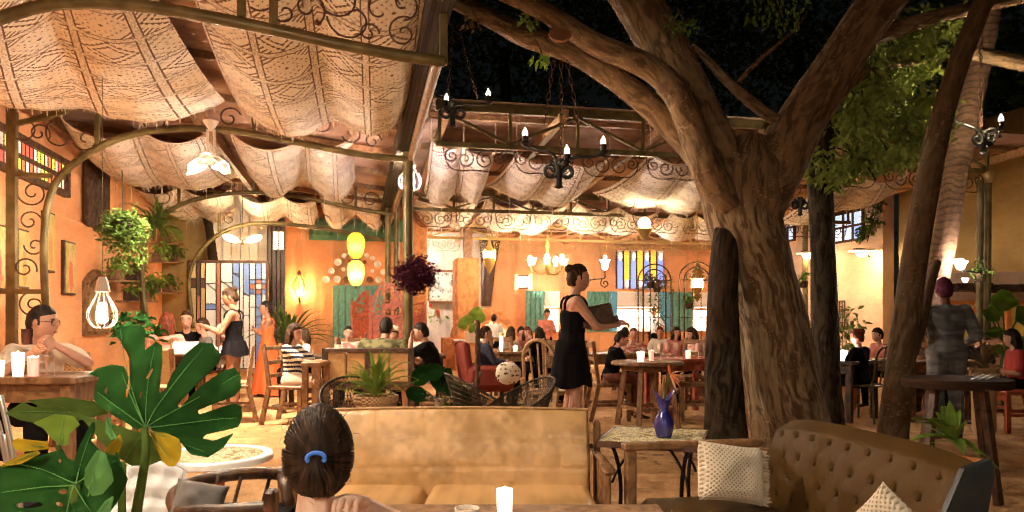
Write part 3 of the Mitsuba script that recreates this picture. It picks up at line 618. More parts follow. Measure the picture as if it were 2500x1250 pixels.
ARCH = [
  (5.4, [(-590, 1100), (-575, 760), (-500, 480), (-350, 260), (-150, 105), (0, 45), (100, 15), (200, 5), (400, 22), (700, 80), (1085, 150)], 'olive iron arch rib nearest the camera, along the top left', [(590, -60, 590, 42), (668, -40, 668, 62), (1083, -90, 1083, 158)]),
  (9.87, [(112, 770), (107, 650), (112, 530), (140, 440), (200, 385), (280, 342), (380, 318), (520, 315), (700, 342), (1000, 388)], 'olive iron arch rib rising beside the seated man in glasses', [(238, 262, 238, 362), (30, 425, 128, 430), (-60, 712, 112, 712), (30, 305, 165, 270), (620, 285, 620, 326)]),
  (14.8, [(360, 800), (347, 690), (350, 610), (375, 550), (430, 505), (520, 478), (640, 470), (780, 490), (958, 522)], 'third olive iron arch rib, rising left of the tall leaded screen', [(437, 450, 437, 500), (300, 690, 352, 692), (620, 430, 620, 470), (870, 385, 868, 505)]),
  (16.4, [(470, 800), (461, 700), (468, 650), (490, 612), (530, 575), (600, 548), (660, 545), (755, 553), (940, 587)], 'farthest olive iron arch rib in front of the leaded screen', [(535, 520, 535, 572)])]
for i, (b, pts, lab, extra) in enumerate(ARCH):
    k = thing('iron_arch', lab, 'arch', 'iron arch ribs of the left pavilion')
    part(k, 'beam', M().tube(spline([bp(x, y, b) for x, y in pts], 60), .042, 10), 'mat_olive_iron', True)
    for x0, y0, x1, y1 in extra: part(k, 'brace', M().bar(bp(x0, y0, b), bp(x1, y1, b), .055, .055, up=UB), 'mat_olive_iron')
    sc = []
    if i == 0: sc = [(695, 30, 34, 1.2, 90), (752, 20, 45, 1.1, -60), (860, 45, 60, .9, 180), (900, 80, 26, 1.2, 0), (985, 80, 42, 1.3, 60), (985, 10, 40, 1.1, -90), (835, -5, 55, .8, 200), (930, 25, 50, .8, 20), (640, -10, 40, .9, 230)]
    if i == 1: sc = [(80, 470, 34, 1.4, 200), (72, 540, 26, 1.2, 20), (85, 600, 24, 1.3, 180), (60, 655, 28, 1.4, -20), (80, 745, 32, 1.4, 120), (60, 310, 40, .9, 180), (95, 325, 26, 1.2, -30), (150, 330, 40, .9, 120), (210, 340, 30, 1.2, 200), (380, 290, 34, 1.2, 160), (560, 288, 28, 1.2, 20), (790, 300, 32, 1.2, 90), (860, 325, 26, 1.2, 200), (910, 345, 22, 1.2, 10)]
    if i == 2: sc = [(330, 655, 22, 1.3, 180), (330, 720, 22, 1.3, 0), (400, 480, 26, 1.2, 90), (470, 455, 20, 1.2, 0), (560, 448, 22, 1.2, 120), (850, 480, 24, 1.3, 90), (905, 488, 22, 1.3, 0), (700, 455, 20, 1.2, 45)]
    if i == 3: sc = [(560, 535, 16, 1.2, 60), (790, 540, 18, 1.2, 0), (850, 548, 18, 1.2, 90), (900, 560, 16, 1.2, 20)]
    for x, y, r, tn, st in sc: part(k, 'scroll', scroll(M(), bp(x, y, b), r / F * bp(x, y, b)[1], tn, st, t=.0075 if i == 0 else .010), 'mat_brown_iron', True)
k = thing('iron_post', 'straight olive iron post at the left end of the arch beside the seated man', 'post')
put(k, M().bar(bp(30, 225, 9.9), bp(29, 960, 9.9), .1, .1, up=UB), 'mat_olive_iron')
for px, y0, b, r, lab in ((996, 300, 9.9, .068, 'tall round olive post wrapped by the dark red topiary'), (947, 500, 14.85, .055, 'left of two slim olive posts by the yellow lanterns'), (968, 495, 14.9, .055, 'right of two slim olive posts by the yellow lanterns'), (1966, 540, 17.2, .07, 'left of two olive posts behind the slender dark trunk'), (1984, 545, 17.3, .06, 'right of two olive posts behind the slender dark trunk'), (347, 620, 14.9, .04, 'slim olive post behind the hanging green plant'), (1172, 560, 19.6, .05, 'thin post in front of the oven chimney')):
    t = bp(px, y0, b); k = thing('iron_post', lab, 'post')
    mm = M().cyl(t, A_([t[0], t[1], -.02]), r, 14).lathe([(r, 0), (r * 1.5, 0), (r * 1.5, .05), (r, .12)], (t[0], t[1], 0), 14)
    if px != 1172: put(k, mm, 'mat_olive_iron', 40)
    else: used.discard(k); labels.pop(k)
k = thing('timber_beam', 'long bare timber beam running into depth above the round olive post', 'beam')
put(k, M().tube([bp(1068, 150, 5.4), bp(1003, 385, 9.87), bp(962, 515, 14.8), bp(945, 560, 17.5)], .045, 8), 'mat_wood', True)
# trusses of the right pavilion
for i, (b, yl, mat_, lab) in enumerate(((9.95, 3.62, 'mat_olive_iron', 'front iron truss of the right pavilion, passing behind the big tree'), (14.7, 3.45, 'mat_olive_iron', 'middle iron truss of the right pavilion, above the globe lamp'), (19.3, 3.42, 'mat_gold_iron', 'rear gilded iron truss above the kitchen wall'))):
    a0, a1 = 1.05, (9.9 if i == 0 else 10.9); H = .52 if i == 0 else .36
    k = thing('iron_truss', lab, 'truss', 'iron trusses of the right pavilion')
    for j, z in enumerate((yl, yl + H)): part(k, 'chord', M().bar(B(a0, b, z), B(a1, b, z), .06, .07 + .05 * j), mat_)
    n = 9 if i == 0 else 12
    xs = np.linspace(a0 + .05, a1 - .05, n + 1)
    for j in range(n + 1): part(k, 'strut', M().bar(B(xs[j], b, yl + .036), B(xs[j], b, yl + H - .06), .04, .04, up=UB), mat_)
    for j in range(n):
        p, q = (yl + .05, yl + H - .07) if j % 2 else (yl + H - .07, yl + .05)
        part(k, 'diagonal', M().bar(B(xs[j] + .03, b, p), B(xs[j + 1] - .03, b, q), .035, .05, up=UB), mat_)
    for j in range(n):
        c = (xs[j] + xs[j + 1]) / 2; w = xs[1] - xs[0]; r = min(w * .16, .13)
        mm = M()
        for s_ in (-1, 1):
            mm.tube(spiral(B(c + s_ * r * 1.05, b, yl - .06 - r), r, 1.5 * s_, 90, VA, ZZ, 26), .009, 5)
            mm.tube(spiral(B(c + s_ * w * .33, b, yl - .05 - r * .8), r * .75, -1.5 * s_, 90, VA, ZZ, 26), .009, 5)
        mm.tube(spline([B(c - w * .45, b, yl - .03), B(c - w * .2, b, yl - .09 - 2 * r), B(c, b, yl - .05 - 2.2 * r), B(c + w * .2, b, yl - .09 - 2 * r), B(c + w * .45, b, yl - .03)], 20), .008, 5)
        part(k, 'scroll_panel', mm, 'mat_brown_iron' if i < 2 else mat_, True)
for px, lab in ((2393, 'left of the paired corner posts of the right pavilion'), (2412, 'right of the paired corner posts, under a round finial')):
    t = bp(px, 440, 9.95); k = thing('iron_post', lab, 'post')
    part(k, 'post', M().cyl(t, A_([t[0] - .02, t[1], 0]), .055, 12), 'mat_olive_iron', 40)
    if px > 2400:
        part(k, 'finial', M().lathe([(.001, .26), (.03, .22), (.03, .17), (.10, .12), (.11, .05), (.08, -.02), (.05, -.06)], t, 14), 'mat_gold_iron', 40)
        part(k, 'spike', M().cyl(t + ZZ * .2, t + ZZ * .62, .02, 8), 'mat_olive_iron', 40)

# ---------------------------------------------------------------- lace canopies
def lace_cloth(lab, near, far, Yn, Yf, sag, scal=.19, wave=.09, fringe=True, hang=True):
    """near / far: picture points of the two edges (attachment points on the near edge), at depths Yn and Yf; a cloth that sags between them."""
    pn = A_([at(x, y, Yn) for x, y in near]); pf = A_([at(x, y, Yf) for x, y in far])
    m_ = 14 * (len(pn) - 1) + 1
    def edge(p, sc):
        out = []
        for i in range(len(p) - 1):
            t = np.linspace(0, 1, 15)[:-1]
            q = p[i] + (p[i + 1] - p[i]) * t[:, None]
            q[:, 2] -= sc * np.linalg.norm(p[i + 1] - p[i]) * 4 * t * (1 - t)
            out.append(q)
        return np.vstack(out + [p[-1:]])
    en = edge(pn, scal)
    ef = spline(pf, m_) if len(pf) > 2 else pf[0] + (pf[1] - pf[0]) * np.linspace(0, 1, m_)[:, None]
    s = np.linspace(0, 1, 34)[:, None, None]
    u = np.linspace(0, 1, m_)
    P = en[None] * (1 - s) + ef[None] * s
    P[..., 2] -= sag * (4 * s * (1 - s))[..., 0] * (1 + 0 * u)
    nseg = len(pn) - 1
    P[..., 2] -= wave * np.sin(np.pi * ((u * nseg) % 1.0))[None] * (1 - (1 - s[..., 0]) ** 2) * 1.4
    P[..., 2] += .010 * np.sin(u * 55 + 3 * s[..., 0]) * s[..., 0] + .012 * (meshkit.noise(P * 3.0, 3) - .5)
    L = np.linalg.norm(en[-1] - en[0]); D = np.linalg.norm(ef.mean(0) - en.mean(0)) + sag
    uv = np.stack([np.broadcast_to(u[None] * L, P.shape[:2]), np.broadcast_to(s[..., 0] * D, P.shape[:2])], -1)
    k = thing('lace_canopy', lab, 'canopy', 'lace cloths slung under the roofs')
    mm = M().grid(P, uv)
    part(k, 'cloth', mm, 'mat_lace', True, uv=True)
    e = P[-1]; mm = M()
    if fringe:
        r = np.random.default_rng(len(used))
        for j in range(int(len(e) * 2.0)):
            f = r.random() * (len(e) - 1); i = int(f); q = e[i] + (e[min(i + 1, len(e) - 1)] - e[i]) * (f - i)
            l = .02 + .06 * r.random() ** 2 + (.25 * r.random() if r.random() < .09 else 0)
            mm.tube([q, q + A_([.01 * (r.random() - .5), .01, -l])], [.006, .003], 4)
        part(k, 'fringe', mm, 'mat_lace_thread', kind='stuff')
    mm = M().tube(P[0] - ZZ * .002, .010, 5)
    part(k, 'hem_cord', mm, 'mat_lace_thread', True)
    if hang:
        for q in pn:
            part(k, 'hanging_cord', M().tube([q, q + A_([0, 0.1, .45])], [.008, .006], 5), 'mat_lace_thread')
    return k
lace_cloth('big lace cloth at the top left corner, its fringe above the coloured window', [(-190, -40), (90, -140), (345, -90)], [(-150, 215), (0, 232), (150, 256), (300, 272), (430, 268), (550, 248)], 5.6, 8.6, .10, hang=False)
lace_cloth('largest lace cloth, hanging nearest the open sky at the top centre', [(425, -150), (760, -100), (1078, -60)], [(590, 270), (690, 302), (750, 308), (830, 292), (905, 305), (965, 285), (1008, 235)], 5.6, 8.6, .14, hang=False)
lace_cloth('lace cloth behind the white three-shade pendant lamp', [(150, 290), (340, 315), (508, 322)], [(235, 395), (310, 432), (410, 450), (500, 445), (585, 425)], 10.4, 13.0, .12)
lace_cloth('two-lobed lace cloth right of the white pendant lamp', [(560, 325), (738, 340), (862, 335)], [(625, 440), (685, 462), (742, 440), (795, 466), (868, 440)], 10.5, 13.0, .10)
lace_cloth('small bright yellow lace cloth above the leaded screen', [(300, 440), (440, 455), (565, 460)], [(415, 515), (470, 530), (530, 532), (580, 512)], 15.1, 17.2, .08)
lace_cloth('two-lobed lace cloth left of the green shutter', [(578, 470), (690, 478), (770, 485)], [(605, 520), (645, 545), (700, 528), (735, 546), (778, 518)], 15.1, 17.2, .08)
lace_cloth('two-lobed lace cloth in front of the green shutter', [(778, 462), (862, 458), (957, 462)], [(790, 520), (830, 544), (868, 524), (908, 545), (945, 518)], 15.1, 17.2, .08)
lace_cloth('pink lit lace cloth just right of the round olive post', [(1052, 338), (1132, 355), (1210, 372)], [(1035, 465), (1085, 482), (1120, 470), (1152, 478), (1178, 440)], 10.6, 13.0, .10, .22)
lace_cloth('broad lace cloth behind the iron candle chandelier', [(1262, 372), (1375, 388), (1490, 385)], [(1180, 452), (1250, 466), (1310, 488), (1370, 485), (1420, 440)], 10.6, 13.4, .10)
lace_cloth('broad lace cloth left of the big trunk', [(1590, 372), (1700, 388), (1790, 400)], [(1445, 470), (1540, 490), (1620, 508), (1700, 502), (1760, 480)], 10.6, 13.4, .12)
lace_cloth('small lace cloth in the rear row beside the round post', [(1005, 478), (1085, 482), (1165, 478)], [(1030, 540), (1085, 548), (1150, 535)], 15.2, 18.0, .08)
lace_cloth('rear row lace cloth left of the gilded truss middle', [(1185, 480), (1290, 495), (1390, 495)], [(1165, 538), (1240, 560), (1300, 562), (1345, 540)], 15.2, 18.0, .08)
lace_cloth('rear row lace cloth under the globe lamp', [(1410, 495), (1510, 505), (1610, 515)], [(1360, 540), (1440, 562), (1520, 562), (1585, 540)], 15.2, 18.0, .08)
lace_cloth('rear row lace cloth half behind the big trunk', [(1640, 520), (1700, 525), (1780, 530)], [(1592, 562), (1660, 578), (1730, 575), (1780, 560)], 15.2, 18.0, .06)
lace_cloth('lace cloth right of the big tree, lit golden', [(2010, 440), (2110, 432), (2215, 425)], [(1900, 540), (1980, 530), (2080, 500), (2180, 468)], 11.4, 14.0, .06)

# ---------------------------------------------------------------- lamps
WARM, WHITE, AMB = (1.0, 0.62, 0.32), (1.0, 0.85, 0.64), (1.0, 0.50, 0.20)
def glow(parent, name, mesh, rgb, L, w=1.0, smooth=40, own=(0.8, 0.75, 0.65)):
    mesh = mesh.mesh() if isinstance(mesh, M) else mesh
    if mesh.volume < 0: mesh = trimesh.Trimesh(mesh.vertices, mesh.faces[:, ::-1], process=False)
    kk = key_for(parent + '__' + name); scene[kk] = shape(mesh, flat(own), smooth, emitter=emit(rgb, L * GX, w)); return kk
def chain(parent, p, q, r=.012, link=.07):
    n = max(3, int(np.linalg.norm(q - p) / link)); mm = M()
    d = nrm(q - p); s1 = nrm(np.cross(d, VA)); s2 = np.cross(d, s1)
    for i in range(n):
        c = p + (q - p) * (i + .5) / n; e = s1 if i % 2 else s2
        t = np.linspace(0, 2 * np.pi, 9)
        mm.tube(c + np.cos(t)[:, None] * d * link * .62 + np.sin(t)[:, None] * e * link * .25, r * .45, 4, caps=False)
    part(parent, 'chain', mm, 'mat_brown_iron', kind='stuff')
def tulip(r, h): return [(.012, 0), (r * .45, h * .08), (r * .62, h * .35), (r * .72, h * .7), (r, h), (r * .94, h), (r * .66, h * .7), (r * .55, h * .35), (r * .36, h * .13)]
def pendant3(c, lab, L, drop):
    k = thing('pendant_lamp', lab, 'lamp')
    part(k, 'rod', M().cyl(c + ZZ * drop, c + ZZ * .42, .008, 6), 'mat_steel')
    part(k, 'cup', M().lathe([(.09, .46), (.07, .42), (.03, .36), (.02, .34)], c, 14), 'mat_ceramic', 40)
    for s_ in (-.035, .035): part(k, 'stem', M().cyl(c + ZZ * .36 + VA * s_, c + ZZ * .06 + VA * s_ * 1.2, .016, 8), 'mat_ceramic', 40)
    for i, an in enumerate((200, 275, 340)):
        d = A_([math.cos(math.radians(an)), math.sin(math.radians(an)), 0]); e = c + d * .20 - ZZ * (.02 if i == 1 else .09)
        part(k, 'arm', M().tube(spline([c + ZZ * .06, c + d * .1 + ZZ * .04, e + ZZ * .07], 8), .01, 6), 'mat_ceramic', True)
        Rt = rot(np.cross(ZZ, d), 24) @ np.diag([1, 1, -1.0])
        wav = M().lathe(tulip(.115, .11), (0, 0, 0), 24)
        v = wav.v[0]; an_ = np.arctan2(v[:, 1], v[:, 0]); rr = np.hypot(v[:, 0], v[:, 1]); f = 1 + .12 * np.cos(6 * an_) * (rr / .115) ** 2
        wav.v[0] = np.c_[v[:, :2] * f[:, None], v[:, 2]] @ Rt.T + e + ZZ * .06
        glow(k, 'shade', wav, WHITE, L * .05, .3, True)
        bulb(k, 'light_bulb', e - ZZ * .03, .045, WHITE, L, 1.2)
    return k
pendant3(at(515, 392, 8.6), 'white pendant lamp of three frilled glass shades among the lace cloths', 300, 1.05)
pendant3(A_([-1.6, -.6, 2.35]), 'white pendant lamp of three frilled shades on the left behind the camera', 70, 1.6)
pendant3(A_([-1.5, 2.7, 2.85]), 'white pendant lamp of three frilled shades over the table nearest the camera', 75, 1.2)
pendant3(A_([1.1, -1.3, 2.45]), 'white pendant lamp of three frilled shades on the right behind the camera', 50, 1.5)

k = thing('glass_lamp', 'lamp with two yellow tulip bulbs in front of the white boards', 'lamp')
c = at(592, 592, 15.0)
part(k, 'hub', M().ell(c, .05), 'mat_gold_iron', True); part(k, 'rod', M().cyl(c, c + ZZ * 2.0, .008, 6), 'mat_brown_iron')
for s_ in (-1, 1):
    d = nrm(VA * s_ + ZZ * .35)
    glow(k, 'tulip_shade', M().ell(c + d * .24, (.07, .07, .16), np.stack([nrm(np.cross(d, UB)), UB, d], 1)), (1, .76, .42), 130, 1.2, True)
k0 = None
for py, lab in ((600, 'upper of the two yellow silk lanterns hanging before the plates'), (667, 'lower of the two yellow silk lanterns hanging before the plates')):
    c = at(869, py, 14.2); k = thing('silk_lantern', lab, 'lantern'); r = 21.5 / F * 14.2; h = 31 / F * 14.2
    part(k, 'silk_globe', M().lathe([(r * .45, h), (r * .85, h * .72), (r, h * .35), (r * .98, 0), (r * .84, -h * .45), (r * .6, -h * .85), (r * .3, -h)], c, 22), 'mat_silk_lime' if py < 630 else 'mat_silk_gold', True)
    bulb(k, 'light_bulb', c - ZZ * h * .12 - UB * r * .35, .045, (1.0, .86, .62), 9, .8)
    for j in range(4): part(k, 'hoop', M().lathe([(r * .99, .004), (r * 1.01, 0), (r * .99, -.004)], c + ZZ * h * (.35 - .3 * j), 20, sx=[1, .98, .88, .7][j], sy=[1, .98, .88, .7][j]), 'mat_gold_iron')
    part(k, 'cap', M().lathe([(r * .5, h), (r * .5, h + .03), (.01, h + .05)], c, 14), 'mat_brown_iron'); part(k, 'tassel', M().cyl(c - ZZ * h, c - ZZ * (h + .06), .02, 6), 'mat_brown_iron')
    part(k, 'cord', M().cyl(c + ZZ * h, c + ZZ * (h + (1.4 if py < 630 else .1)), .006, 5), 'mat_brown_iron')
k = thing('wall_sconce', 'glowing pierced metal sconce throwing rays over the orange wall', 'lamp'); c = bp(731, 714, 17.75)
part(k, 'bracket', M().tube(spline([bp(731, 722, 17.98), c - ZZ * .2, c - ZZ * .1], 8), .02, 6), 'mat_brown_iron')
part(k, 'finial', M().lathe([(.001, .52), (.05, .46), (.02, .40)], c, 10), 'mat_brown_iron')
for j in range(9):
    a_ = j / 9 * 2 * np.pi; part(k, 'cage_rib', M().tube(spline([c - ZZ * .13, c + A_([math.cos(a_), math.sin(a_), 0]) * .17 + ZZ * .1, c + ZZ * .42], 10), .011, 5), 'mat_gold_iron')
bulb(k, 'light_bulb', c, .05, AMB, 170, 1.0)

def cage_lamp(c, r, h, lab, rgb, L, cord, col='mat_ceramic'):
    k = thing('cage_lamp', lab, 'lamp')
    for j in range(10):
        a_ = j / 10 * 2 * np.pi; d = A_([math.cos(a_), math.sin(a_), 0])
        part(k, 'cage_wire', M().tube(spline([c + d * .04 + ZZ * h * .5, c + d * r * .55 + ZZ * h * .22, c + d * r - ZZ * h * .2, c + d * r * .62 - ZZ * h * .46, c + d * .02 - ZZ * h * .5], 16), .0032, 5), col)
    part(k, 'collar', M().lathe([(.03, h * .5 + .1), (.045, h * .5 + .06), (r * .52, h * .42), (r * .5, h * .405), (.04, h * .45)], c, 16), col, 30)
    part(k, 'cord', M().cyl(c + ZZ * h * .5, c + ZZ * (h * .5 + cord), .003, 5), 'mat_olive_iron')
    glow(k, 'glass_tube', M().lathe([(.001, .09), (.035, .08), (.045, -.06), (.03, -.09), (.001, -.1)], c - ZZ * .04, 14), rgb, L * 2.2, 1.0, True)
cage_lamp(at(250, 752, 6.6), .125, .36, 'white wire cage lamp with a clear bulb above the big green leaf', (1.0, .78, .50), 85, 1.9)
cage_lamp(at(1001, 432, 10.08), .16, .36, 'faceted wire cage lamp beside the round olive post, high under the roof', (1.0, .86, .76), 800, .5)
k = thing('chandelier', 'gilded chandelier with tulip glass shades in front of the kitchen wall', 'chandelier'); c = at(1337, 655, 16.6)
part(k, 'stem', M().lathe([(.02, .75), (.03, .6), (.06, .5), (.025, .42), (.05, .2), (.09, .05), (.05, -.08), (.01, -.16)], c, 12), 'mat_gold_iron', 40); part(k, 'cord', M().cyl(c + ZZ * .7, c + ZZ * 1.5, .01, 5), 'mat_gold_iron')
for an in (165, 215, 265, 320, 10, 60):
    d = A_([math.cos(math.radians(an)), math.sin(math.radians(an)), 0]); e = c + d * .40 + ZZ * .06
    part(k, 'arm', M().tube(spline([c, c + d * .14 - ZZ * .14, c + d * .32 - ZZ * .10, e], 12), .014, 6), 'mat_gold_iron', True)
    glow(k, 'tulip_shade', M().lathe(tulip(.085, .15), e, 14), (1, .74, .40), 7, .3, True)
    if an in (165, 265, 320, 60): bulb(k, 'light_bulb', e + ZZ * .19, .04, (1, .74, .42), 75, .8)
k = thing('wall_sconce', 'small box sconce shining up and down on the kitchen wall', 'lamp'); c = bp(1277, 690, 20.85)
part(k, 'frame', M().box(c + ZZ * .2, [.3, .18, .04], RB).box(c - ZZ * .16, [.3, .18, .04], RB).bar(c + VA * .13 - ZZ * .15, c + VA * .13 + ZZ * .19, .03, .03, up=UB).bar(c - VA * .13 - ZZ * .15, c - VA * .13 + ZZ * .19, .03, .03, up=UB), 'mat_brown_iron')
bulb(k, 'light_bulb', c - UB * .06, .05, (1, .84, .62), 260, .8)
k = thing('bracket_lamp', 'white tulip glass lamp on a scrolled bracket left of the stained glass panel', 'lamp'); c = at(1477, 655, 18.6)
glow(k, 'tulip_shade', M().lathe(tulip(.14, .26), c - ZZ * .05, 16), (1, .95, .92), 8, .5, True); bulb(k, 'light_bulb', c + ZZ * .28, .045, (1, .9, .8), 260, .8)
part(k, 'stem', M().cyl(c - ZZ * .05, c - ZZ * .25, .02, 8), 'mat_brown_iron'); part(k, 'scroll', scroll(M(), c - ZZ * .38, .13, 1.4, 90, t=.018), 'mat_brown_iron', True); part(k, 'bracket', M().tube([c - ZZ * .25, c - ZZ * .3 - VA * .4], .018, 6), 'mat_brown_iron')
k = thing('globe_lamp', 'round glowing globe lamp hung on wires left of the big tree', 'lamp'); c = at(1573, 546, 12.6)
glow(k, 'globe', M().ell(c, .105, None, 20, 14), (1, .78, .48), 100, 2.0, True)
part(k, 'holder', M().lathe([(.11, -.06), (.16, -.10), (.10, -.16), (.05, -.26), (.001, -.28)], c, 16), 'mat_gold_iron', 40)
for s_ in (-.14, .16): part(k, 'wire', M().tube(spline([c + VA * s_ * .6 - ZZ * .08, c + VA * s_ * 1.5 + ZZ * .15, c + VA * s_ + ZZ * .45, c + VA * s_ + ZZ * 1.2], 16), .008, 5), 'mat_brown_iron')
k = thing('lantern', 'amber glass lantern with a pointed base in front of the timber post', 'lantern'); c = at(1195, 622, 17.6)
glow(k, 'glass', M().lathe([(.08, .12), (.15, .06), (.15, -.06), (.10, -.12)], c, 16), (1, .78, .50), 260, .8, True); part(k, 'base', M().lathe([(.15, -.08), (.13, -.2), (.07, -.34), (.02, -.44), (.001, -.5)], c, 12), 'mat_gold_iron', 40); part(k, 'cap', M().lathe([(.15, .07), (.1, .14), (.05, .22), (.03, .34)], c, 12), 'mat_gold_iron', 40); part(k, 'rod', M().cyl(c + ZZ * .3, c + ZZ * .9, .012, 6), 'mat_gold_iron')

k = thing('lantern', 'gilded lantern glowing beside the dark trunk near the iron garden arch', 'lantern'); c = at(1702, 692, 14.6)
glow(k, 'glass', M().lathe([(.07, .11), (.12, .05), (.12, -.07), (.08, -.11)], c, 14), (1, .72, .30), 120, .6, True); part(k, 'cap', M().lathe([(.13, .09), (.09, .2), (.11, .24), (.03, .42)], c, 12), 'mat_gold_iron', 40); part(k, 'base', M().lathe([(.12, -.09), (.06, -.2), (.09, -.25), (.01, -.36)], c, 12), 'mat_gold_iron', 40); part(k, 'rod', M().cyl(c + ZZ * .4, c + ZZ * 1.6, .01, 5), 'mat_gold_iron')

def candle_arm(k, c, e, L=40):
    """a dropping iron arm from c to a candle cup at e"""
    d = e - c
    part(k, 'arm', M().tube(spline([c, c + d * A_([.35, .35, .55]), c + d * A_([.75, .75, .75]) - ZZ * .01, e - ZZ * .02], 12), .016, 6), 'mat_black_iron', True)
    part(k, 'cup', M().lathe([(.02, -.03), (.045, 0), (.028, .02), (.03, .07), (.026, .075), (.001, .075)], e, 12), 'mat_black_iron', 40)
    glow(k, 'flame_bulb', M().lathe([(.020, .075), (.026, .095), (.022, .115), (.009, .135), (.001, .155)], e, 10), (1.0, .78, .50), L, .4, True)
def iron_chandelier(lab, c, arms, top, scr=True, L=1200):
    k = thing('iron_chandelier', lab, 'chandelier')
    part(k, 'hub', M().lathe([(.001, .06), (.05, .05), (.03, 0), (.032, -.2), (.05, -.21), (.001, -.23)], c, 12), 'mat_black_iron', 40)
    if scr:
        for s_ in (-1, 1): part(k, 'scroll', M().tube(spiral(c + VA * s_ * .085 - ZZ * .06, .075, 1.3 * s_, 90, VA, ZZ, 26, .35), .02, 7), 'mat_black_iron', True)
    for e in arms: candle_arm(k, c, e, L)
    for t, q in top: chain(k, t, q)
    return k
Yc = 6.9
k = iron_chandelier('black iron candle chandelier hanging on chains from the tree branch', at(1364, 402, Yc), [at(1282, 350, Yc + .25), at(1384, 396, Yc - .3), at(1473, 372, Yc + .05)],
   [(at(1352, 150, Yc), at(1330, 300, Yc)), (at(1370, 150, Yc), at(1372, 390, Yc)), (at(1385, 150, Yc), at(1412, 300, Yc))], L=190)
k = thing('rusty_disc', 'round rusty disc fixed on the branch above the chandelier chains', 'disc'); c = at(1367, 84, Yc - .15)
put(k, M().lathe([(.001, .02), (.10, .018), (.105, 0), (.10, -.01), (.001, -.012)], c, 24, R=rot([1, 0, 0], 62)), flat((0.30, 0.12, 0.05)), 40)
iron_chandelier('black iron candle chandelier left of the tree, above the front truss', at(1105, 262, 8.3), [at(1058, 222, 8.5), at(1192, 250, 8.2), at(1090, 262, 8.1)], [(at(1105, 60, 8.3), at(1092, 250, 8.3)), (at(1118, 60, 8.3), at(1165, 240, 8.3))], L=60)
k = iron_chandelier('black iron candle chandelier at the right behind the leaning trunk', at(2400, 330, 8.6), [at(2309, 285, 8.3), at(2444, 312, 8.4)], [(at(2395, 60, 8.6), at(2395, 325, 8.6))], L=1500)
part(k, 'scroll', scroll(M(), at(2420, 335, 8.6), .12, 1.3, 0, t=.018), 'mat_black_iron', True)
k = iron_chandelier('small iron hanging light right of the big trunk under the golden lace', at(1953, 490, 11.0), [], [(at(1952, 380, 11), at(1952, 470, 11))])
for i, (px, py, lab) in enumerate(((2105, 612, 'disc shaded wall lamp on the pale pink wall'), (1972, 618, 'disc shaded wall lamp behind the slender dark trunk'))):
    k = thing('wall_lamp', lab, 'lamp'); c = ap(px, py, AR - .5)
    part(k, 'shade', M().lathe([(.30, -.01), (.28, .012), (.06, .05), (.001, .06)], c, 22), 'mat_ceramic', 30); part(k, 'arm', M().tube(spline([c + ZZ * .05, c + UB * .3 + ZZ * .06, c + VA * .5 + UB * .35 - ZZ * .1], 10), .015, 6), 'mat_black_iron', True)
    glow(k, 'glass_bowl', M().lathe([(.13, 0), (.13, -.05), (.09, -.11), (.001, -.14)], c - ZZ * .01, 16), (1, .70, .36), 230, .9, True)
k = thing('bracket_lamp', 'white glass lamp cluster above the standing man at the right', 'lamp'); c = at(2345, 658, 9.3)
for j, (dx, dz, r) in enumerate(((0, 0, .085), (.06, -.16, .04), (-.02, .07, .05))): glow(k, 'glass_flower', M().lathe(tulip(r, r * 1.2), c + A_([dx, 0, dz]), 14), (1, .86, .76), 230, .6, True)
part(k, 'arm', M().tube([c - ZZ * .02, at(2395, 665, 9.6)], .012, 6), 'mat_black_iron')

# candles and bright glasses on the tables
def candle(c, lab, r=.035, h=.10, rgb=(1, .62, .34), L=10, w=.5, col=None, group='candle glasses on the tables'):
    k = thing('candle_glass', lab, 'candle', None)
    glow(k, 'lit_glass', M().lathe([(.001, 0), (r * .85, 0), (r, h), (r * .9, h), (r * .78, .012), (.001, .012)], c, 16), col or rgb, L * .17, w * .5, 40)
    glow(k, 'flame', M().lathe([(.001, h * .5), (r * .3, h * .8), (r * .2, h * .98), (.001, h * 1.08)], c, 8), rgb, L * 22, w, True)
    return k

# ---------------------------------------------------------------- people
SP = M().ell((0, 0, 0), 1, None, 10, 7); SPV = SP.v[0]
def hullof(*balls):
    """convex hull of ellipsoids (centre, radii, optional rotation)"""
    pts = []
    for c, r, *R in balls:
        v = SPV * np.broadcast_to(np.asarray(r, float), (3,))
        if R and R[0] is not None: v = v @ R[0].T
        pts.append(v + c)
    return m3.Manifold.hull_points(np.vstack(pts))
def fuse(hulls, edge=.035, it=8, skip=None):
    g = m3.Manifold.batch_boolean(hulls, m3.OpType.Add).refine_to_length(edge).to_mesh()
    t = trimesh.Trimesh(g.vert_properties[:, :3], g.tri_verts, process=True)
    trimesh.smoothing.filter_taubin(t, .5, .53, iterations=it)
    if it == 6:                                                # cloth: shallow folds
        q = t.vertices * A_([13, 13, 8.0]) + len(used); t.vertices += t.vertex_normals * ((meshkit.noise(q, 3) - .45) * .013 + (meshkit.noise(q * 2.1, 4) - .5) * .006)[:, None]
    return t
def ik(s_, w, l1, l2, hint):
    d = w - s_; L = np.linalg.norm(d)
    if L > (l1 + l2) * .995: w = s_ + d / L * (l1 + l2) * .995; d = w - s_; L = np.linalg.norm(d)
    u = d / L; x = (l1 * l1 - l2 * l2 + L * L) / (2 * L); h = math.sqrt(max(l1 * l1 - x * x, 0))
    n = hint - u * (hint @ u); n = nrm(n)
    return s_ + u * x + n * h, w
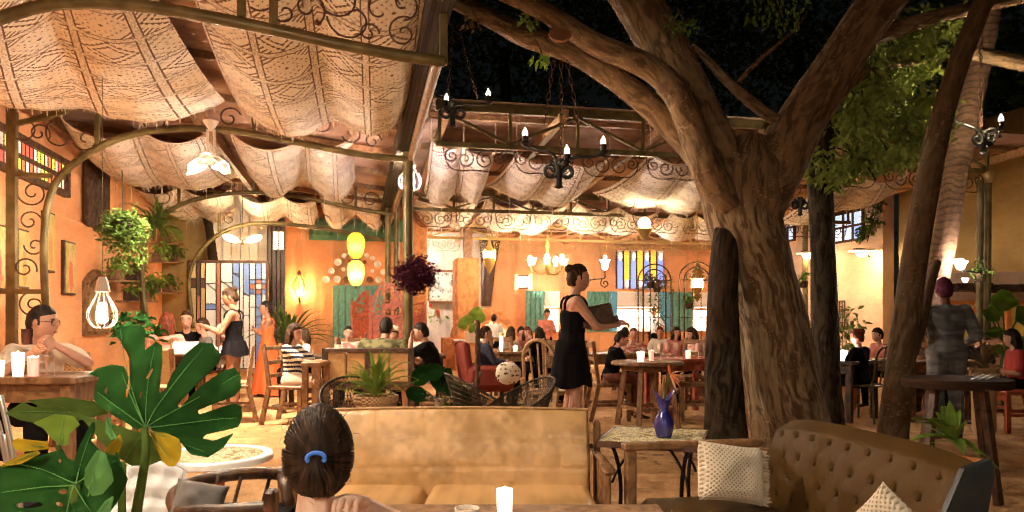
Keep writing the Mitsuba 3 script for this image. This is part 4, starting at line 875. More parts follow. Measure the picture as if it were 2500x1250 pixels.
def head_mesh(edge_n=26):
    m = M().ell((0, 0, 0), 1, None, edge_n, 20); v = m.v[0]
    x, y, z = v[:, 0], v[:, 1], v[:, 2]
    fr = np.clip(y, 0, 1)
    wx = .076 * (1 - .20 * sm(.1, -1, z)) ; wy = .098; wz = .122
    jaw = sm(0, -.9, z)
    X = x * wx * (1 - .18 * jaw * fr); Y = y * wy * (1 - .20 * jaw * (y < 0)) + .012 * jaw * fr; Z = z * wz
    Y += .010 * fr * np.exp(-((z - .24) / .16) ** 2) * (np.abs(x) < .8)                        # brow
    Y -= .014 * np.exp(-((np.abs(x) - .40) / .17) ** 2 - ((z - .06) / .12) ** 2) * (y > 0)      # eye sockets
    Y += .024 * np.exp(-(x / .13) ** 2 - ((z + .20) / .13) ** 2) * (y > 0) + .012 * np.exp(-(x / .10) ** 2 - ((z + .02) / .18) ** 2) * (y > 0)   # nose
    Y += .008 * np.exp(-(x / .3) ** 2 - ((z + .50) / .09) ** 2) * (y > 0)                       # mouth
    Y += .010 * np.exp(-(x / .3) ** 2 - ((z + .85) / .14) ** 2) * (y > 0)                       # chin
    m.v[0] = np.stack([X, Y, Z], -1)
    for s_ in (-1, 1): m.ell((s_ * .076, -.008, -.004), (.012, .02, .032), rot([0, 0, 1], -s_ * 20), 8, 6)
    return m
HEAD = head_mesh()
def hair_mesh(style, r):
    """a shell over the skull that withdraws inside the head over the face"""
    m = M().ell((0, 0, 0), 1, None, 36, 24); v = m.v[0]; x, y, z = v[:, 0], v[:, 1], v[:, 2]
    line = {'short': .42, 'crop': .45, 'bun': .50, 'ponytail': .50, 'long': .45, 'bob': .42, 'nape': .5}[style]
    side = .25 if style in ('short', 'crop') else -.1
    face = sm(.10, .42, y) * sm(line + .18, line - .06, z + .15 * np.abs(x))
    ear = sm(-.55, -.25, y) * sm(-.02, -.3, z) * (1 if style in ('short', 'crop', 'bun', 'ponytail') else .0)
    neck = sm(-.45, -.75, z) * (1 if style not in ('long', 'bob') else sm(-.2, .2, y))
    out = np.clip(1 - np.maximum(np.maximum(face, ear), neck), 0, 1)
    th = {'short': .10, 'crop': .05, 'bun': .07, 'ponytail': .06, 'long': .13, 'bob': .15, 'nape': .07}[style]
    n = meshkit.noise(v * (A_([14, 14, 3.0]) if style != 'nape' else A_([5, 3, 16.0])) + r, 5) - .5
    if style == 'nape': n *= .35
    k = .86 + out * (.14 + th + .10 * n)
    m.v[0] = v * k[:, None] * A_([.078, .101, .126])
    if style == 'bun': m.ell((0, -.085, .085), (.045, .042, .042), None, 14, 9).ell((0, -.07, .07), (.03, .03, .03), None, 10, 7)
    if style == 'ponytail': m.tube(spline([(0, -.09, .03), (0, -.135, .0), (0, -.12, -.10), (0.01, -.10, -.19)], 12), [.018, .024, .03, .032, .034, .034, .033, .031, .028, .024, .016, .006], 10, flat=.7)
    if style in ('long', 'bob'):
        L = .34 if style == 'long' else .16
        for i in range(13):
            a_ = math.radians(195 + i * 150 / 12 if True else 0); x0, y0 = .078 * math.cos(a_), .088 * math.sin(a_)
            w = 1 + .12 * (r * 7 % 1)
            m.tube(spline([(x0 * .9, y0 * .9, .05), (x0 * 1.12, y0 * 1.12, -.05), (x0 * 1.1, y0 * 1.05 - .01, -.05 - L * .5), (x0 * .92 * w, y0 * .8 - .015, -.06 - L)], 10), [.02, .026, .03, .032, .032, .03, .028, .024, .018, .008], 7)
    return m
def fingers(mm, w, d, up, side, curl, s=1.0):
    """palm and five bent fingers at wrist w; d along the forearm, up the back of the hand, side the thumb side"""
    d, up = nrm(d), nrm(up - d * (up @ d)); sd = nrm(side - d * (side @ d) - up * (side @ up))
    pl = .085 * s
    mm.ell(w + d * pl * .52, A_([.040, .052, .016]) * s, np.stack([sd, d, up], 1), 12, 8)
    for i, ln in enumerate((.068, .078, .072, .056)):
        b = w + d * pl * (.95 - .06 * abs(i - 1)) + sd * (.027 - .018 * i) * s
        a1, a2, a3 = [math.radians(curl * q) for q in (.7, 1.5, 2.1)]
        p, q = [b - d * .01 * s], b
        for a_, l in ((a1, .45), (a2, .32), (a3, .23)):
            q = q + (d * math.cos(a_) - up * math.sin(a_)) * ln * l * s; p.append(q)
        mm.tube(spline(p, 7), np.linspace(.0092, .0066, 7) * s, 7)
    b = w + d * pl * .22 + sd * .034 * s
    t = nrm(d * .7 + sd * .75 - up * .25)
    mm.tube(spline([b - t * .02 * s, b + t * .03 * s, b + (t + d * .35 - up * .3) * .052 * s], 6), np.linspace(.012, .008, 6) * s, 7)

def person(name, label, foot, yaw, ztop, seated=True, skin='mat_skin', hair=('short', 'mat_hair_black'), top=None, bottom=None, dress=None, lean=6, turn=0, nod=0, hands=(None, None), legs=None, tw=1.0, curl=28, face=True, seat=None, feet=True, glasses=False, hat=None, shoes='mat_wood_dark', wide=1.0, hint=None, edge=.035):
    """foot: the point on the ground under the pelvis. yaw: facing, degrees from +x. hands: wrists in the body's own frame (right, forward, up), metres from the pelvis at rest height"""
    k = thing(name, label, 'person')
    if seated: pz = seat or .53; s = np.clip((ztop - pz) / .755, .8, 1.25)
    else: s = ztop / 1.70; pz = .93 * s
    fw = A_([math.cos(math.radians(yaw)), math.sin(math.radians(yaw)), 0]); rt = A_([fw[1], -fw[0], 0]); Wm = np.stack([rt, fw, ZZ], 1)
    org = A_([foot[0], foot[1], 0])
    world = lambda v: np.asarray(v, float) @ Wm.T + org
    Rl = rot([1, 0, 0], -lean); pel = A_([0, 0, pz])
    T = lambda x, y, z: pel + Rl @ (A_([x * wide, y, z]) * s)
    sh = .165
    P = dict(waist=T(0, .01, .12), chest=T(0, .0, .30), neck=T(0, -.005, .46), skull=T(0, .015 + .02 * sm(0, 30, nod), .625))
    Rt = rot([0, 0, 1], turn) @ rot([1, 0, 0], -nod) @ rot([1, 0, 0], -lean * .35)
    S = [T(-sh, -.01, .405), T(sh, -.01, .405)]
    r = lambda *q: A_(q) * s * A_([tw * wide, tw, 1])[:len(q)] if len(q) == 3 else q[0] * s * tw
    torso = [hullof((pel, r(.155, .115, .10), Rl), (P['waist'], r(.128, .092, .07), Rl)), hullof((P['waist'], r(.128, .092, .07), Rl), (P['chest'], r(.150, .108, .10), Rl)),
             hullof((P['chest'], r(.150, .105, .10), Rl), (T(-.10, -.01, .39), r(.06)), (T(.10, -.01, .39), r(.06)))]
    body = torso + [hullof((T(-.10, -.01, .40), r(.055)), (S[0], r(.052)), (P['chest'], r(.06))), hullof((T(.10, -.01, .40), r(.055)), (S[1], r(.052)), (P['chest'], r(.06))),
                    hullof((T(0, -.012, .40), r(.062)), (P['neck'] + ZZ * .0, .050 * s), ), hullof((P['neck'], .050 * s), (P['skull'] - ZZ * .05 * s, .047 * s))]
    arms, cuffs = [], []
    defaults = [(-.20, .30, .16), (.20, .30, .16)] if seated else [(-.24, .08, -.05), (.24, .08, -.05)]
    HM = M()
    for i in (0, 1):
        h_ = hands[i] or defaults[i]; sg_ = -1 if i == 0 else 1
        w = pel + A_(h_) * s
        hv = A_(hint[i]) if hint and hint[i] else A_([sg_ * .5, -.35, -1.0])
        e, w = ik(S[i], w, .285 * s, .245 * s, hv)
        body += [hullof((S[i], r(.050)), (e, r(.038))), hullof((e, r(.038)), (w, .026 * s))]
        arms.append((S[i], e, w))
        d = w - e
        fingers(HM, w, d, A_([0, .3, 1.0]) if abs(nrm(d)[2]) < .8 else A_([0, 1.0, .3]), A_([-sg_, .2, .3]), curl, s)
    # legs
    L = []
    for i in (0, 1):
        sg_ = -1 if i == 0 else 1
        hip = A_([sg_ * .09 * s, 0, pz - .03 * s])
        if legs: kn, an = A_(legs[i][0]) * A_([1, 1, 1.0]), A_(legs[i][1])
        elif seated: kn, an = A_([sg_ * .12, .44 * s, pz - .02]), A_([sg_ * .12, .42 * s, .09])
        else: kn, an = A_([sg_ * .095 * s, .03, .50 * s]), A_([sg_ * .10 * s, -.02 + .03 * i, .085 * s])
        L.append((hip, kn, an))
        body += [hullof((hip, r(.092)), (kn, r(.056))), hullof((kn, r(.055)), (kn * .62 + an * .38 - A_([0, .012, 0]), r(.052)), (an, .034 * s))]
        if feet: body.append(hullof((an - ZZ * .03 + A_([0, -.03, 0]), A_([.034, .04, .035]) * s), (A_([an[0] + sg_ * .01, an[1] + .13 * s, max(an[2] - .062, .02)]), A_([.042, .05, .018]) * s)))
    bm = fuse(body, edge)
    skm = M().add(bm.vertices, bm.faces)
    hv = HEAD.mesh().vertices * s * 1.02; skm.add(hv @ Rt.T + P['skull'], HEAD.mesh().faces)
    for v_, f_ in zip(HM.v, HM.f): skm.add(v_, f_ - f_.min())
    Tm = np.eye(4); Tm[:3, :3] = Wm; Tm[:3, 3] = org
    put_ = lambda nm, mm, mt, sm_=True: part(k, nm, shape(M().add((mm.mesh() if isinstance(mm, M) else mm).vertices @ Wm.T + org, (mm.mesh() if isinstance(mm, M) else mm).faces), mt, sm_))
    put_('body', skm, skin)
    HT = lambda mm: M().add(mm.mesh().vertices * s @ Rt.T + P['skull'], mm.mesh().faces)
    put_('hair', HT(hair_mesh(hair[0], len(used) % 17 * .37)), hair[1])
    if face:
        for sg_ in (-1, 1):
            put_('eye', HT(M().ell((sg_ * .030, .080, .008), (.013, .010, .0075), None, 10, 7)), flat((.10, .07, .05), .2))
            put_('eyebrow', HT(M().tube(spline([(sg_ * .016, .092, .026), (sg_ * .032, .092, .031), (sg_ * .048, .082, .026)], 6), [.003, .0045, .0045, .004, .003, .002], 5)), hair[1])
        put_('lips', HT(M().ell((0, .094, -.062), (.022, .010, .0085), None, 12, 7)), flat((.36, .10, .08), .4))
    if glasses:
        mm = M()
        for sg_ in (-1, 1):
            t = np.linspace(0, 2 * np.pi, 17)
            mm.tube(np.stack([sg_ * .034 + .026 * np.cos(t), .098 + 0 * t - .006 * np.abs(np.cos(t)), .006 + .020 * np.sin(t)], 1), .0026, 5, caps=False).tube([(sg_ * .060, .092, .012), (sg_ * .080, .0, .012)], .0024, 5)
        mm.tube([(-.008, .104, .01), (.008, .104, .01)], .0026, 5)
        put_('glasses', HT(mm), flat((.05, .03, .02), .3), False)
    if hat:
        put_('hat', HT(M().lathe([(.001, .17), (.05, .168), (.075, .15), (.088, .075), (.10, .068), (.165, .085), (.17, .08), (.10, .058), (.086, .055)], (0, -.01, 0), 26, sx=1, sy=1.1, R=rot([1, 0, 0], 8))), hat)
    gr = lambda q, d: tuple(np.asarray(x) + (d if j == 1 else 0) if j == 1 else x for j, x in enumerate(q))
    g = .014
    def tors(lo=True, up=True, d=g):
        o = [hullof((pel - ZZ * .02, r(.155, .115, .10) + d, Rl), (P['waist'], r(.132, .096, .07) + d, Rl)), hullof((P['waist'], r(.132, .096, .07) + d, Rl), (P['chest'], r(.152, .110, .10) + d, Rl))]
        if up: o += [hullof((P['chest'], r(.150, .105, .09) + d, Rl), (T(-.11, -.01, .385), r(.055) + d), (T(.11, -.01, .385), r(.055) + d), (T(0, -.02, .40), r(.06) + d))]
        return o
    if top:
        mt, sleeve = top
        o = tors()
        for a_, e, w in arms:
            o.append(hullof((T(np.sign((a_ - pel)[0]) * .1, -.01, .385), r(.052) + g), (a_, r(.054) + g)))
            q = a_ + (e - a_) * min(sleeve, 1) * .95
            o.append(hullof((a_, r(.054) + g), (q, r(.046) + g + .006)))
            if sleeve > 1: o.append(hullof((e, r(.044) + g), (e + (w - e) * (sleeve - 1) * .9, r(.033) + g)))
        put_('shirt', fuse(o, edge, 6), mt)
    if dress:                                                    # strapless-backed dress: bodice, straps, skirt to a hem height
        mt, hem, flare = dress
        up = [hullof((pel, r(.155, .115, .10) + g, Rl), *[(hp, r(.094) + g) for hp, _, _ in L], (P['waist'], r(.130, .094, .07) + g * .7, Rl)), hullof((P['waist'], r(.130, .094, .07) + g * .7, Rl), (T(0, .005, .30), r(.150, .112, .055) + g * .6, Rl))]
        if seated:
            for hip, kn, an in L: up.append(hullof((hip, r(.105) + g), (hip + (kn - hip) * .92, r(.075) + g)))
            up.append(hullof((pel - ZZ * .04, r(.15, .11, .09) + g), (L[0][1] * .5 + L[1][1] * .5, A_([.14, .08, .07]))))
        bd = fuse(up, edge, 6); mm = M().add(bd.vertices, bd.faces)
        for sx in (-1, 1): mm.tube(spline([T(sx * .085, .10, .34), T(sx * .095, .06, .44), T(sx * .10, -.03, .46), T(sx * .07, -.10, .33)], 12), .012 * s, 6)
        if not seated:
            n, q = 40, 18
            t = np.arange(n + 1) / n * 2 * np.pi; z = np.linspace(pz + .06 * s, hem, q)[:, None]; f = np.linspace(0, 1, q)[:, None]
            rx = (.150 + .065 * np.sqrt(f) + flare * f) * s; ry = (.118 + .05 * np.sqrt(f) + flare * .9 * f) * s
            fold = 1 + .07 * f * np.sin(t * 9 + 1.3) + .05 * f * np.sin(t * 5)
            mm.grid(np.stack([rx * fold * np.cos(t), ry * fold * np.sin(t), z + .02 * f * np.sin(3 * t)], -1))
        put_('dress', mm, mt)
    if bottom:
        mt, ln = bottom
        o = [hullof((pel, r(.160, .118, .10) + .006, Rl), (pel - ZZ * .05, r(.155, .115, .08) + .006))]
        for hip, kn, an in L:
            o.append(hullof((hip, r(.096) + g), (hip + (kn - hip) * min(ln, 1), r(.064) + g)))
            if ln > 1: o.append(hullof((kn, r(.062) + g), (kn + (an - kn) * (ln - 1), r(.045) + g)))
        put_('trousers', fuse(o, edge, 6), mt)
    if feet and shoes:
        for hip, kn, an in L:
            sg_ = np.sign(an[0]) or 1
            put_('shoe', fuse([hullof((an - ZZ * .035 + A_([0, -.03, 0]), A_([.042, .048, .036]) * s), (A_([an[0] + sg_ * .01, an[1] + .14 * s, max(an[2] - .06, .022)]), A_([.048, .055, .024]) * s))], .03, 3), shoes)
    return k, P['skull'] @ Wm.T + org
BLK = flat((.006, .005, .006), .9, 0, .04)
def pers(name, label, px, ytop, Y, yaw, **kw): return person(name, label, gnd(px, Y), yaw, at(px, ytop, Y)[2], **kw)
cream, pink, red, navy = flat((.62, .55, .44), .85), flat((.60, .22, .17), .85), flat((.40, .05, .04), .85), flat((.030, .026, .045), .85)
orange_d, grey_d, beige = flat((.64, .115, .028), .8), flat((.13, .11, .10), .85), flat((.42, .30, .19), .85)
stripe = mat('stripes', pr(lambda p, n, uv: mix((.70, .62, .50), (.018, .018, .03), smoothstep(.48, .56, (lambda q: q - dr.floor(q))(p.z * 17 + 0.6 * noise(p.x * 5, p.y * 5, p.z * 5)))), .85))
camo = mat('leafy_print', pr(lambda p, n, uv: mix((.05, .045, .015), (.17, .14, .055), smoothstep(.45, .55, fbm(p.x * 14, p.y * 14, p.z * 14, 2))), .85))
floral = mat('floral_print', pr(lambda p, n, uv: mix((.60, .40, .30), (.50, .10, .09), smoothstep(.55, .62, noise(p.x * 26, p.y * 26, p.z * 26))), .85))
greyprint = mat('grey_print', pr(lambda p, n, uv: mix((.11, .11, .115), (.20, .20, .195), smoothstep(.38, .66, fbm(p.x * 7, p.y * 7, p.z * 19, 3))), .85))
# the guests
person('person', 'man in glasses and a pale shirt raising a glass at the left table', gnd(92, 5.0), 318, at(100, 742, 5.0)[2], top=(flat((.66, .53, .40), .85), .7), bottom=(BLK, 2), lean=8, turn=48, hands=((-.03, .30, .46), (.13, .33, .40)), hint=((-.9, .2, -.6), (.9, .1, -.8)), glasses=True, skin='mat_skin', hair=('crop', 'mat_hair_black'), seat=.64, curl=42, edge=.025)
pers('person', 'woman with red hair seen from behind at the table by the shelves', 403, 762, 10.6, 95, top=(pink, .6), bottom=(BLK, 2), hair=('bob', 'mat_hair_red'), face=False)
pers('person', 'woman in glasses and a black top facing the camera by the shelves', 458, 757, 11.8, 285, top=(BLK, .35), bottom=(BLK, 2), hair=('bun', 'mat_hair_brown'), glasses=True)
pers('person', 'young boy with short hair at the table beside the standing waitress', 508, 776, 11.6, 215, top=(grey_d, .5), bottom=(BLK, 1), hair=('short', 'mat_hair_brown'))
pers('person', 'waitress in a short black dress writing an order beside the leaded screen', 573, 700, 9.7, 188, seated=False, dress=(BLK, .78, .015), skin='mat_skin_tan', hair=('bun', 'mat_hair_brown'), nod=22, lean=2, hands=((-.10, .34, .24), (.06, .36, .22)), shoes=None, edge=.028, curl=40)
pers('person', 'woman in a long orange dress with folded arms, her back to the potted palm', 655, 733, 12.0, 200, seated=False, dress=(orange_d, .05, .12), skin='mat_skin_tan', hair=('bun', 'mat_hair_black'), hands=((.12, .20, .26), (-.10, .22, .23)), lean=2, shoes=None)
pers('person', 'guest in a black and cream striped shirt sitting sideways on a wooden chair', 712, 790, 8.9, 352, top=(stripe, .85), bottom=(flat((.50, .38, .28), .85), 1.0), hair=('bob', 'mat_hair_brown'), lean=2, hands=((-.16, .46, .24), (.14, .48, .22)), edge=.028)
pers('person', 'dark haired woman in a floral top before the teal door', 850, 795, 11.2, 285, top=(floral, .6), bottom=(BLK, 2), hair=('ponytail', 'mat_hair_black'))
pers('person', 'man in a dark leaf print shirt seen from behind at the middle table', 926, 758, 9.2, 84, lean=26, top=(camo, .85), bottom=(BLK, 2), hair=('crop', 'mat_hair_black'), face=False, wide=1.35)
pers('person', 'guest in a white straw hat facing the man in the leaf print shirt', 966, 800, 11.0, 255, top=(cream, .6), bottom=(BLK, 2), hair=('short', 'mat_hair_brown'), hat=flat((.72, .58, .42), .9))
pers('person', 'man in a black shirt leaning on the table with a hand at his mouth', 1068, 780, 9.0, 178, top=(BLK, .6), bottom=(beige, 1.2), hair=('short', 'mat_hair_black'), lean=20, hands=((-.04, .36, .50), (.02, .45, .30)), seat=.58, edge=.028, wide=1.1)
pers('person', 'bearded man in a dark navy shirt sitting in the red armchair', 1190, 795, 10.2, 12, top=(navy, 1.7), bottom=(BLK, 2), hair=('crop', 'mat_hair_brown'), lean=-4)
pers('person', 'woman in a beige top seen from behind, right of the red armchair', 1243, 822, 12.2, 60, top=(beige, .6), bottom=(BLK, 2), hair=('bob', 'mat_hair_brown'), face=False)
pers('person', 'woman in pink with a headscarf resting her chin on her hand', 1287, 808, 12.6, 275, top=(pink, .9), bottom=(BLK, 2), hair=('long', 'mat_hair_red'), hands=((-.05, .25, .50), (.2, .3, .16)))
pers('person', 'woman with long dark hair seen from behind left of the waitress', 1322, 812, 11.2, 118, top=(BLK, .6), bottom=(BLK, 2), hair=('long', 'mat_hair_black'), face=False)
pers('person', 'cook in a salmon shirt standing in front of the first green shutter', 1331, 752, 17.4, 300, seated=False, top=(pink, .8), bottom=(BLK, 2), hair=('crop', 'mat_hair_black'), nod=18, hands=((-.08, .34, .20), (.1, .34, .2)))
pers('person', 'cook in a white shirt working at the mouth of the clay oven', 1205, 765, 17.2, 80, seated=False, top=(flat((.8, .8, .8)), .6), bottom=(BLK, 2), hair=('crop', 'mat_hair_black'), face=False, hands=((-.2, .4, .15), (.2, .4, .15)))
pers('person', 'waitress in a black dress carrying a dark tray, standing near the sofa', 1393, 640, 7.15, 8, seated=False, dress=(BLK, .60, .015), skin='mat_skin', hair=('bun', 'mat_hair_brown'), lean=5, hands=((-.04, .42, .22), (.12, .42, .20)), edge=.026, curl=35, shoes='mat_wood_dark', tw=1.04)
pers('person', 'guest in a tan top sitting behind the waitress with the tray', 1372, 818, 10.4, 70, top=(beige, .9), bottom=(BLK, 2), hair=('short', 'mat_hair_brown'), face=False)
pers('person', 'man in a black shirt bent over the candle lit round table', 1487, 822, 9.2, 8, top=(BLK, .75), bottom=(flat((.16, .05, .03)), 2), hair=('short', 'mat_hair_black'), lean=16, nod=14, hands=((-.14, .48, .22), (.12, .44, .20)), edge=.028)
pers('person', 'woman in a pink patterned top facing the camera behind the candle', 1546, 800, 11.4, 265, top=(floral, .8), bottom=(BLK, 2), hair=('bun', 'mat_hair_red'))
pers('person', 'woman in a flowered blouse at the right end of the table by the dark trunk', 1698, 828, 11.0, 195, top=(floral, .9), bottom=(BLK, 2), hair=('bob', 'mat_hair_brown'))
pers('person', 'woman with a red bun and black dress, her back turned, beside the slender trunk', 2100, 812, 9.0, 128, dress=(BLK, 0, 0), top=(BLK, .55), hair=('bun', 'mat_hair_red'), face=False, lean=3, hands=((-.22, .34, .18), (.16, .30, .12)), edge=.028)
pers('person', 'guest in a pink shirt half hidden by the leaning trunk', 2152, 822, 10.6, 190, top=(pink, .7), bottom=(BLK, 2), hair=('short', 'mat_hair_black'))
pers('person', 'tall man in a grey printed shirt and maroon headcloth standing at the bar table', 2312, 672, 7.6, 80, seated=False, top=(greyprint, 1.5), bottom=(greyprint, 2), skin='mat_skin_dark', hair=('short', flat((.10, .015, .04), .8)), face=False, hands=((-.25, .2, .05), (.25, .25, .05)), wide=1.15)
pers('person', 'guest in black sitting behind the olive corner post', 2392, 832, 10.0, 200, top=(BLK, .8), bottom=(BLK, 2), hair=('short', 'mat_hair_black'))
pers('person', 'dark haired woman in red at the right edge', 2486, 850, 8.4, 160, top=(red, .8), bottom=(BLK, 2), hair=('bob', 'mat_hair_black'))
pers('person', 'guest in plum sitting between the two leaning trunks', 2246, 842, 10.0, 10, top=(flat((.10, .02, .06)), .9), bottom=(BLK, 2), hair=('short', 'mat_hair_brown'))
pers('person', 'kitchen worker in a grey apron inside the wide serving hatch', 1598, 752, 22.2, 240, seated=False, top=(flat((.6, .6, .62)), .7), bottom=(BLK, 2), hair=('short', 'mat_hair_brown'))
for lab, px, y, Y, yaw, tp, hr, fc in (
  ('child with curly brown hair beside the guest in the striped shirt', 752, 826, 10.4, 200, cream, ('bob', 'mat_hair_brown'), True),
  ('man in cream half hidden behind the carved screen and the round post', 1008, 812, 11.6, 250, cream, ('crop', 'mat_hair_brown'), True),
  ('guest in dark red at the table left of the waitress with the tray', 1268, 828, 13.4, 300, red, ('short', 'mat_hair_black'), True),
  ('guest in black seen from behind just left of the candle on the round table', 1528, 826, 12.6, 95, BLK, ('short', 'mat_hair_black'), False),
  ('woman in pink left of the woman in the flowered blouse', 1648, 822, 12.8, 280, pink, ('long', 'mat_hair_brown'), True),
  ('guest in cream at the far table behind the iron garden arch', 1612, 818, 13.6, 250, cream, ('short', 'mat_hair_red'), True),
  ('guest in pink glimpsed between the big and the slender trunk', 1984, 846, 10.4, 200, pink, ('short', 'mat_hair_black'), True),
  ('guest in navy at the table right of the leaning trunk', 2282, 850, 11.4, 260, navy, ('short', 'mat_hair_black'), True)):
    pers('person', lab, px, y, Y, yaw, top=(tp, .7), bottom=(BLK, 2), hair=hr, face=fc, edge=.045)
# the woman in the foreground, seen from behind with a blue hair tie
YAW = 100
k, hd = person('person', 'woman with dark tied back hair and a blue hair tie, her back to the camera', gnd(749, 1.80), 84, 1.012, seated=True, seat=.262, skin='mat_skin_pale', hair=('nape', 'mat_hair_dark'), dress=(flat((.5, .42, .36)), 0, 0), lean=6, turn=YAW - 84, face=False, hands=((-.25, .3, .2), (.108, .10, .49)), hint=(None, (.5, .6, -1.0)), edge=.014, feet=False, curl=60)
hw = rotz(YAW - 90)
HB = lambda v: A_(v) @ hw.T + hd
t = np.linspace(0, 2 * np.pi, 25)
tie = A_([.004, -.121, .012])
part(k, 'hair_tie', M().tube(np.stack([HB(tie + A_([.021 * math.cos(a_), -.004 - .003 * math.cos(2 * a_), .0125 * math.sin(a_) + .004])) for a_ in t]), .0055, 7, caps=False), flat((.05, .17, .62), .6), True)
r = np.random.default_rng(3)
mm = M()
for i in range(300):                                           # locks combed back over the skull to the tie
    a0 = r.random() * 2 * np.pi
    e = A_([math.cos(a0), .30 + .25 * max(math.sin(a0), 0) - .35 * max(-math.sin(a0), 0), math.sin(a0)]); e[1] += .1 * (r.random() - .5); e = nrm(e)
    g0 = nrm(tie / A_([.086, .109, .132])); p = []
    for q in np.linspace(0, 1, 12):
        v = nrm(e * (1 - q) + g0 * q + .05 * math.sin(3 * q + i) * (1 - q) * np.cross(e, g0))
        p.append(HB(v * A_([.0855, .1085, .130 if v[2] > 0 else .108]) * (1.0 + .012 * r.random() * math.sin(math.pi * q)) + (tie - g0 * A_([.0855, .1085, .124])) * q ** 3))
    mm.tube(spline(p, 16), [.002] + [.0046] * 12 + [.004, .003, .002], 5, flat=.45)
for i in range(26):                                            # stray hairs
    a0 = r.random() * 2 * np.pi; e = nrm(A_([math.cos(a0), .2 - .9 * r.random(), math.sin(a0) + .2])); b = HB(e * A_([.086, .109, .131])); d_ = nrm(r.normal(0, 1, 3)) * .03
    mm.tube(spline([b, b + d_ * .5 + (b - hd) * .06, b + d_], 6), .0005, 3)
part(k, 'combed_hair', mm, 'mat_hair_dark', True)
mm = M()
for i in range(110):                                           # the gathered tail hugging the nape
    x0 = (r.random() - .5); x1 = x0 * .10 + .012; dpt = r.random() * .022; bul = .012 * (1 - 4 * x0 * x0)
    mm.tube(spline([HB(tie + A_([x0 * .030, .006, .006])), HB((x0 * .055 + .006, -.130 - bul + dpt * .4, -.012)), HB((x1 * .85, -.126 - bul + dpt, -.040)), HB((x1 * .8, -.106 + dpt, -.062 - .010 * r.random())), HB((x1 * .5 + .01, -.085 + dpt, -.076 - .014 * r.random()))], 12), [.004, .005, .006, .0062, .0064, .0064, .006, .0055, .005, .004, .003, .001], 5)
part(k, 'tied_hair', mm, 'mat_hair_dark', True)

# ---------------------------------------------------------------- furniture prototypes: local frame, seat facing +y, origin on the ground
def S(mm, mt, sm_=False): return shape(mm, mt, sm_)
def chair_slat(mt='mat_wood', h=.98, w=.44):
    p = [('seat', S(M().box((0, 0, .44), (w, .43, .045), None, .012), mt))]
    for sx in (-1, 1):
        p.append(('leg', S(M().bar((sx * (w / 2 - .03), .18, 0), (sx * (w / 2 - .03), .18, .42), .045, .045, up=A_([0, 1, 0])), mt)))
        p.append(('leg', S(M().bar((sx * (w / 2 - .03), -.30, 0), (sx * (w / 2 - .03), -.20, .45), .045, .05, up=A_([0, 1, 0])).bar((sx * (w / 2 - .03), -.20, .45), (sx * (w / 2 - .03), -.27, h), .045, .04, up=A_([0, 1, 0])), mt)))
        p.append(('stretcher', S(M().bar((sx * (w / 2 - .03), .17, .2), (sx * (w / 2 - .03), -.24, .2), .03, .035), mt)))
    p.append(('stretcher', S(M().bar((-w / 2 + .04, .18, .28), (w / 2 - .04, .18, .28), .03, .035), mt)))
    p.append(('apron', S(M().box((0, .18, .385), (w - .1, .03, .07)), mt)))
    for z in (h - .05, h - .22, h - .38): p.append(('back_slat', S(M().box((0, -.235 - .04 * (z - .6), z), (w - .08, .025, .07 if z > .9 else .05), None, .006), mt)))
    return p
def chair_woven(mt='mat_wood'):
    p = chair_slat(mt, .92)[:8]
    p.append(('woven_back', S(M().box((0, -.235, .72), (.40, .04, .40), rot([1, 0, 0], 8), .015), 'mat_woven')))
    p.append(('woven_seat', S(M().box((0, 0, .475), (.40, .40, .03), None, .012), 'mat_woven')))
    return p
def chair_arch(mt='mat_wood_pale'):
    p = chair_slat(mt, .60)[:8]
    t = np.linspace(0, np.pi, 26)
    p.append(('arched_back', S(M().tube(np.vstack([[(-.20, -.2, .45)], np.stack([-.20 * np.cos(t), -.22 - .06 * np.sin(t), .78 + .24 * np.sin(t)], 1), [(.20, -.2, .45)]]), .02, 8), mt, True)))
    for x in (-.10, 0, .10): p.append(('spindle', S(M().tube([(x * .8, -.2, .46), (x, -.27, .98 - abs(x) * .5)], .011, 6), mt)))
    return p
def chair_spindle(mt='mat_wood_dark'):
    p = chair_slat(mt, .60)[:8]
    for x in (-.2, .2): p.append(('back_post', S(M().lathe([(.02, 0), (.025, .3), (.018, .34), (.026, .40), (.02, .62), (.03, .66), (.018, .70), (.026, .74), (.001, .80)], (x, -.24, .45), 10), mt, 40)))
    for z in (.70, .95): p.append(('back_rail', S(M().box((0, -.24, z), (.37, .025, .06)), mt)))
    return p
def chair_metal():
    p = [('seat', S(M().lathe([(.001, .46), (.20, .46), (.21, .45), (.20, .435), (.001, .435)], (0, 0, 0), 20), 'mat_olive_iron', 40))]
    for x, y in ((-.16, .15), (.16, .15), (-.16, -.17), (.16, -.17)): p.append(('leg', S(M().cyl((x, y, .44), (x * 1.2, y * 1.2, 0), .013, 7), 'mat_olive_iron', 40)))
    t = np.linspace(0, np.pi, 22)
    p.append(('back_hoop', S(M().tube(np.vstack([[(-.17, -.17, .45)], np.stack([-.18 * np.cos(t), -.22 - .03 * np.sin(t), .78 + .14 * np.sin(t)], 1), [(.17, -.17, .45)]]), .013, 7), 'mat_olive_iron', True)))
    p.append(('back_bar', S(M().cyl((0, -.18, .46), (0, -.25, .91), .010, 6), 'mat_olive_iron')))
    return p
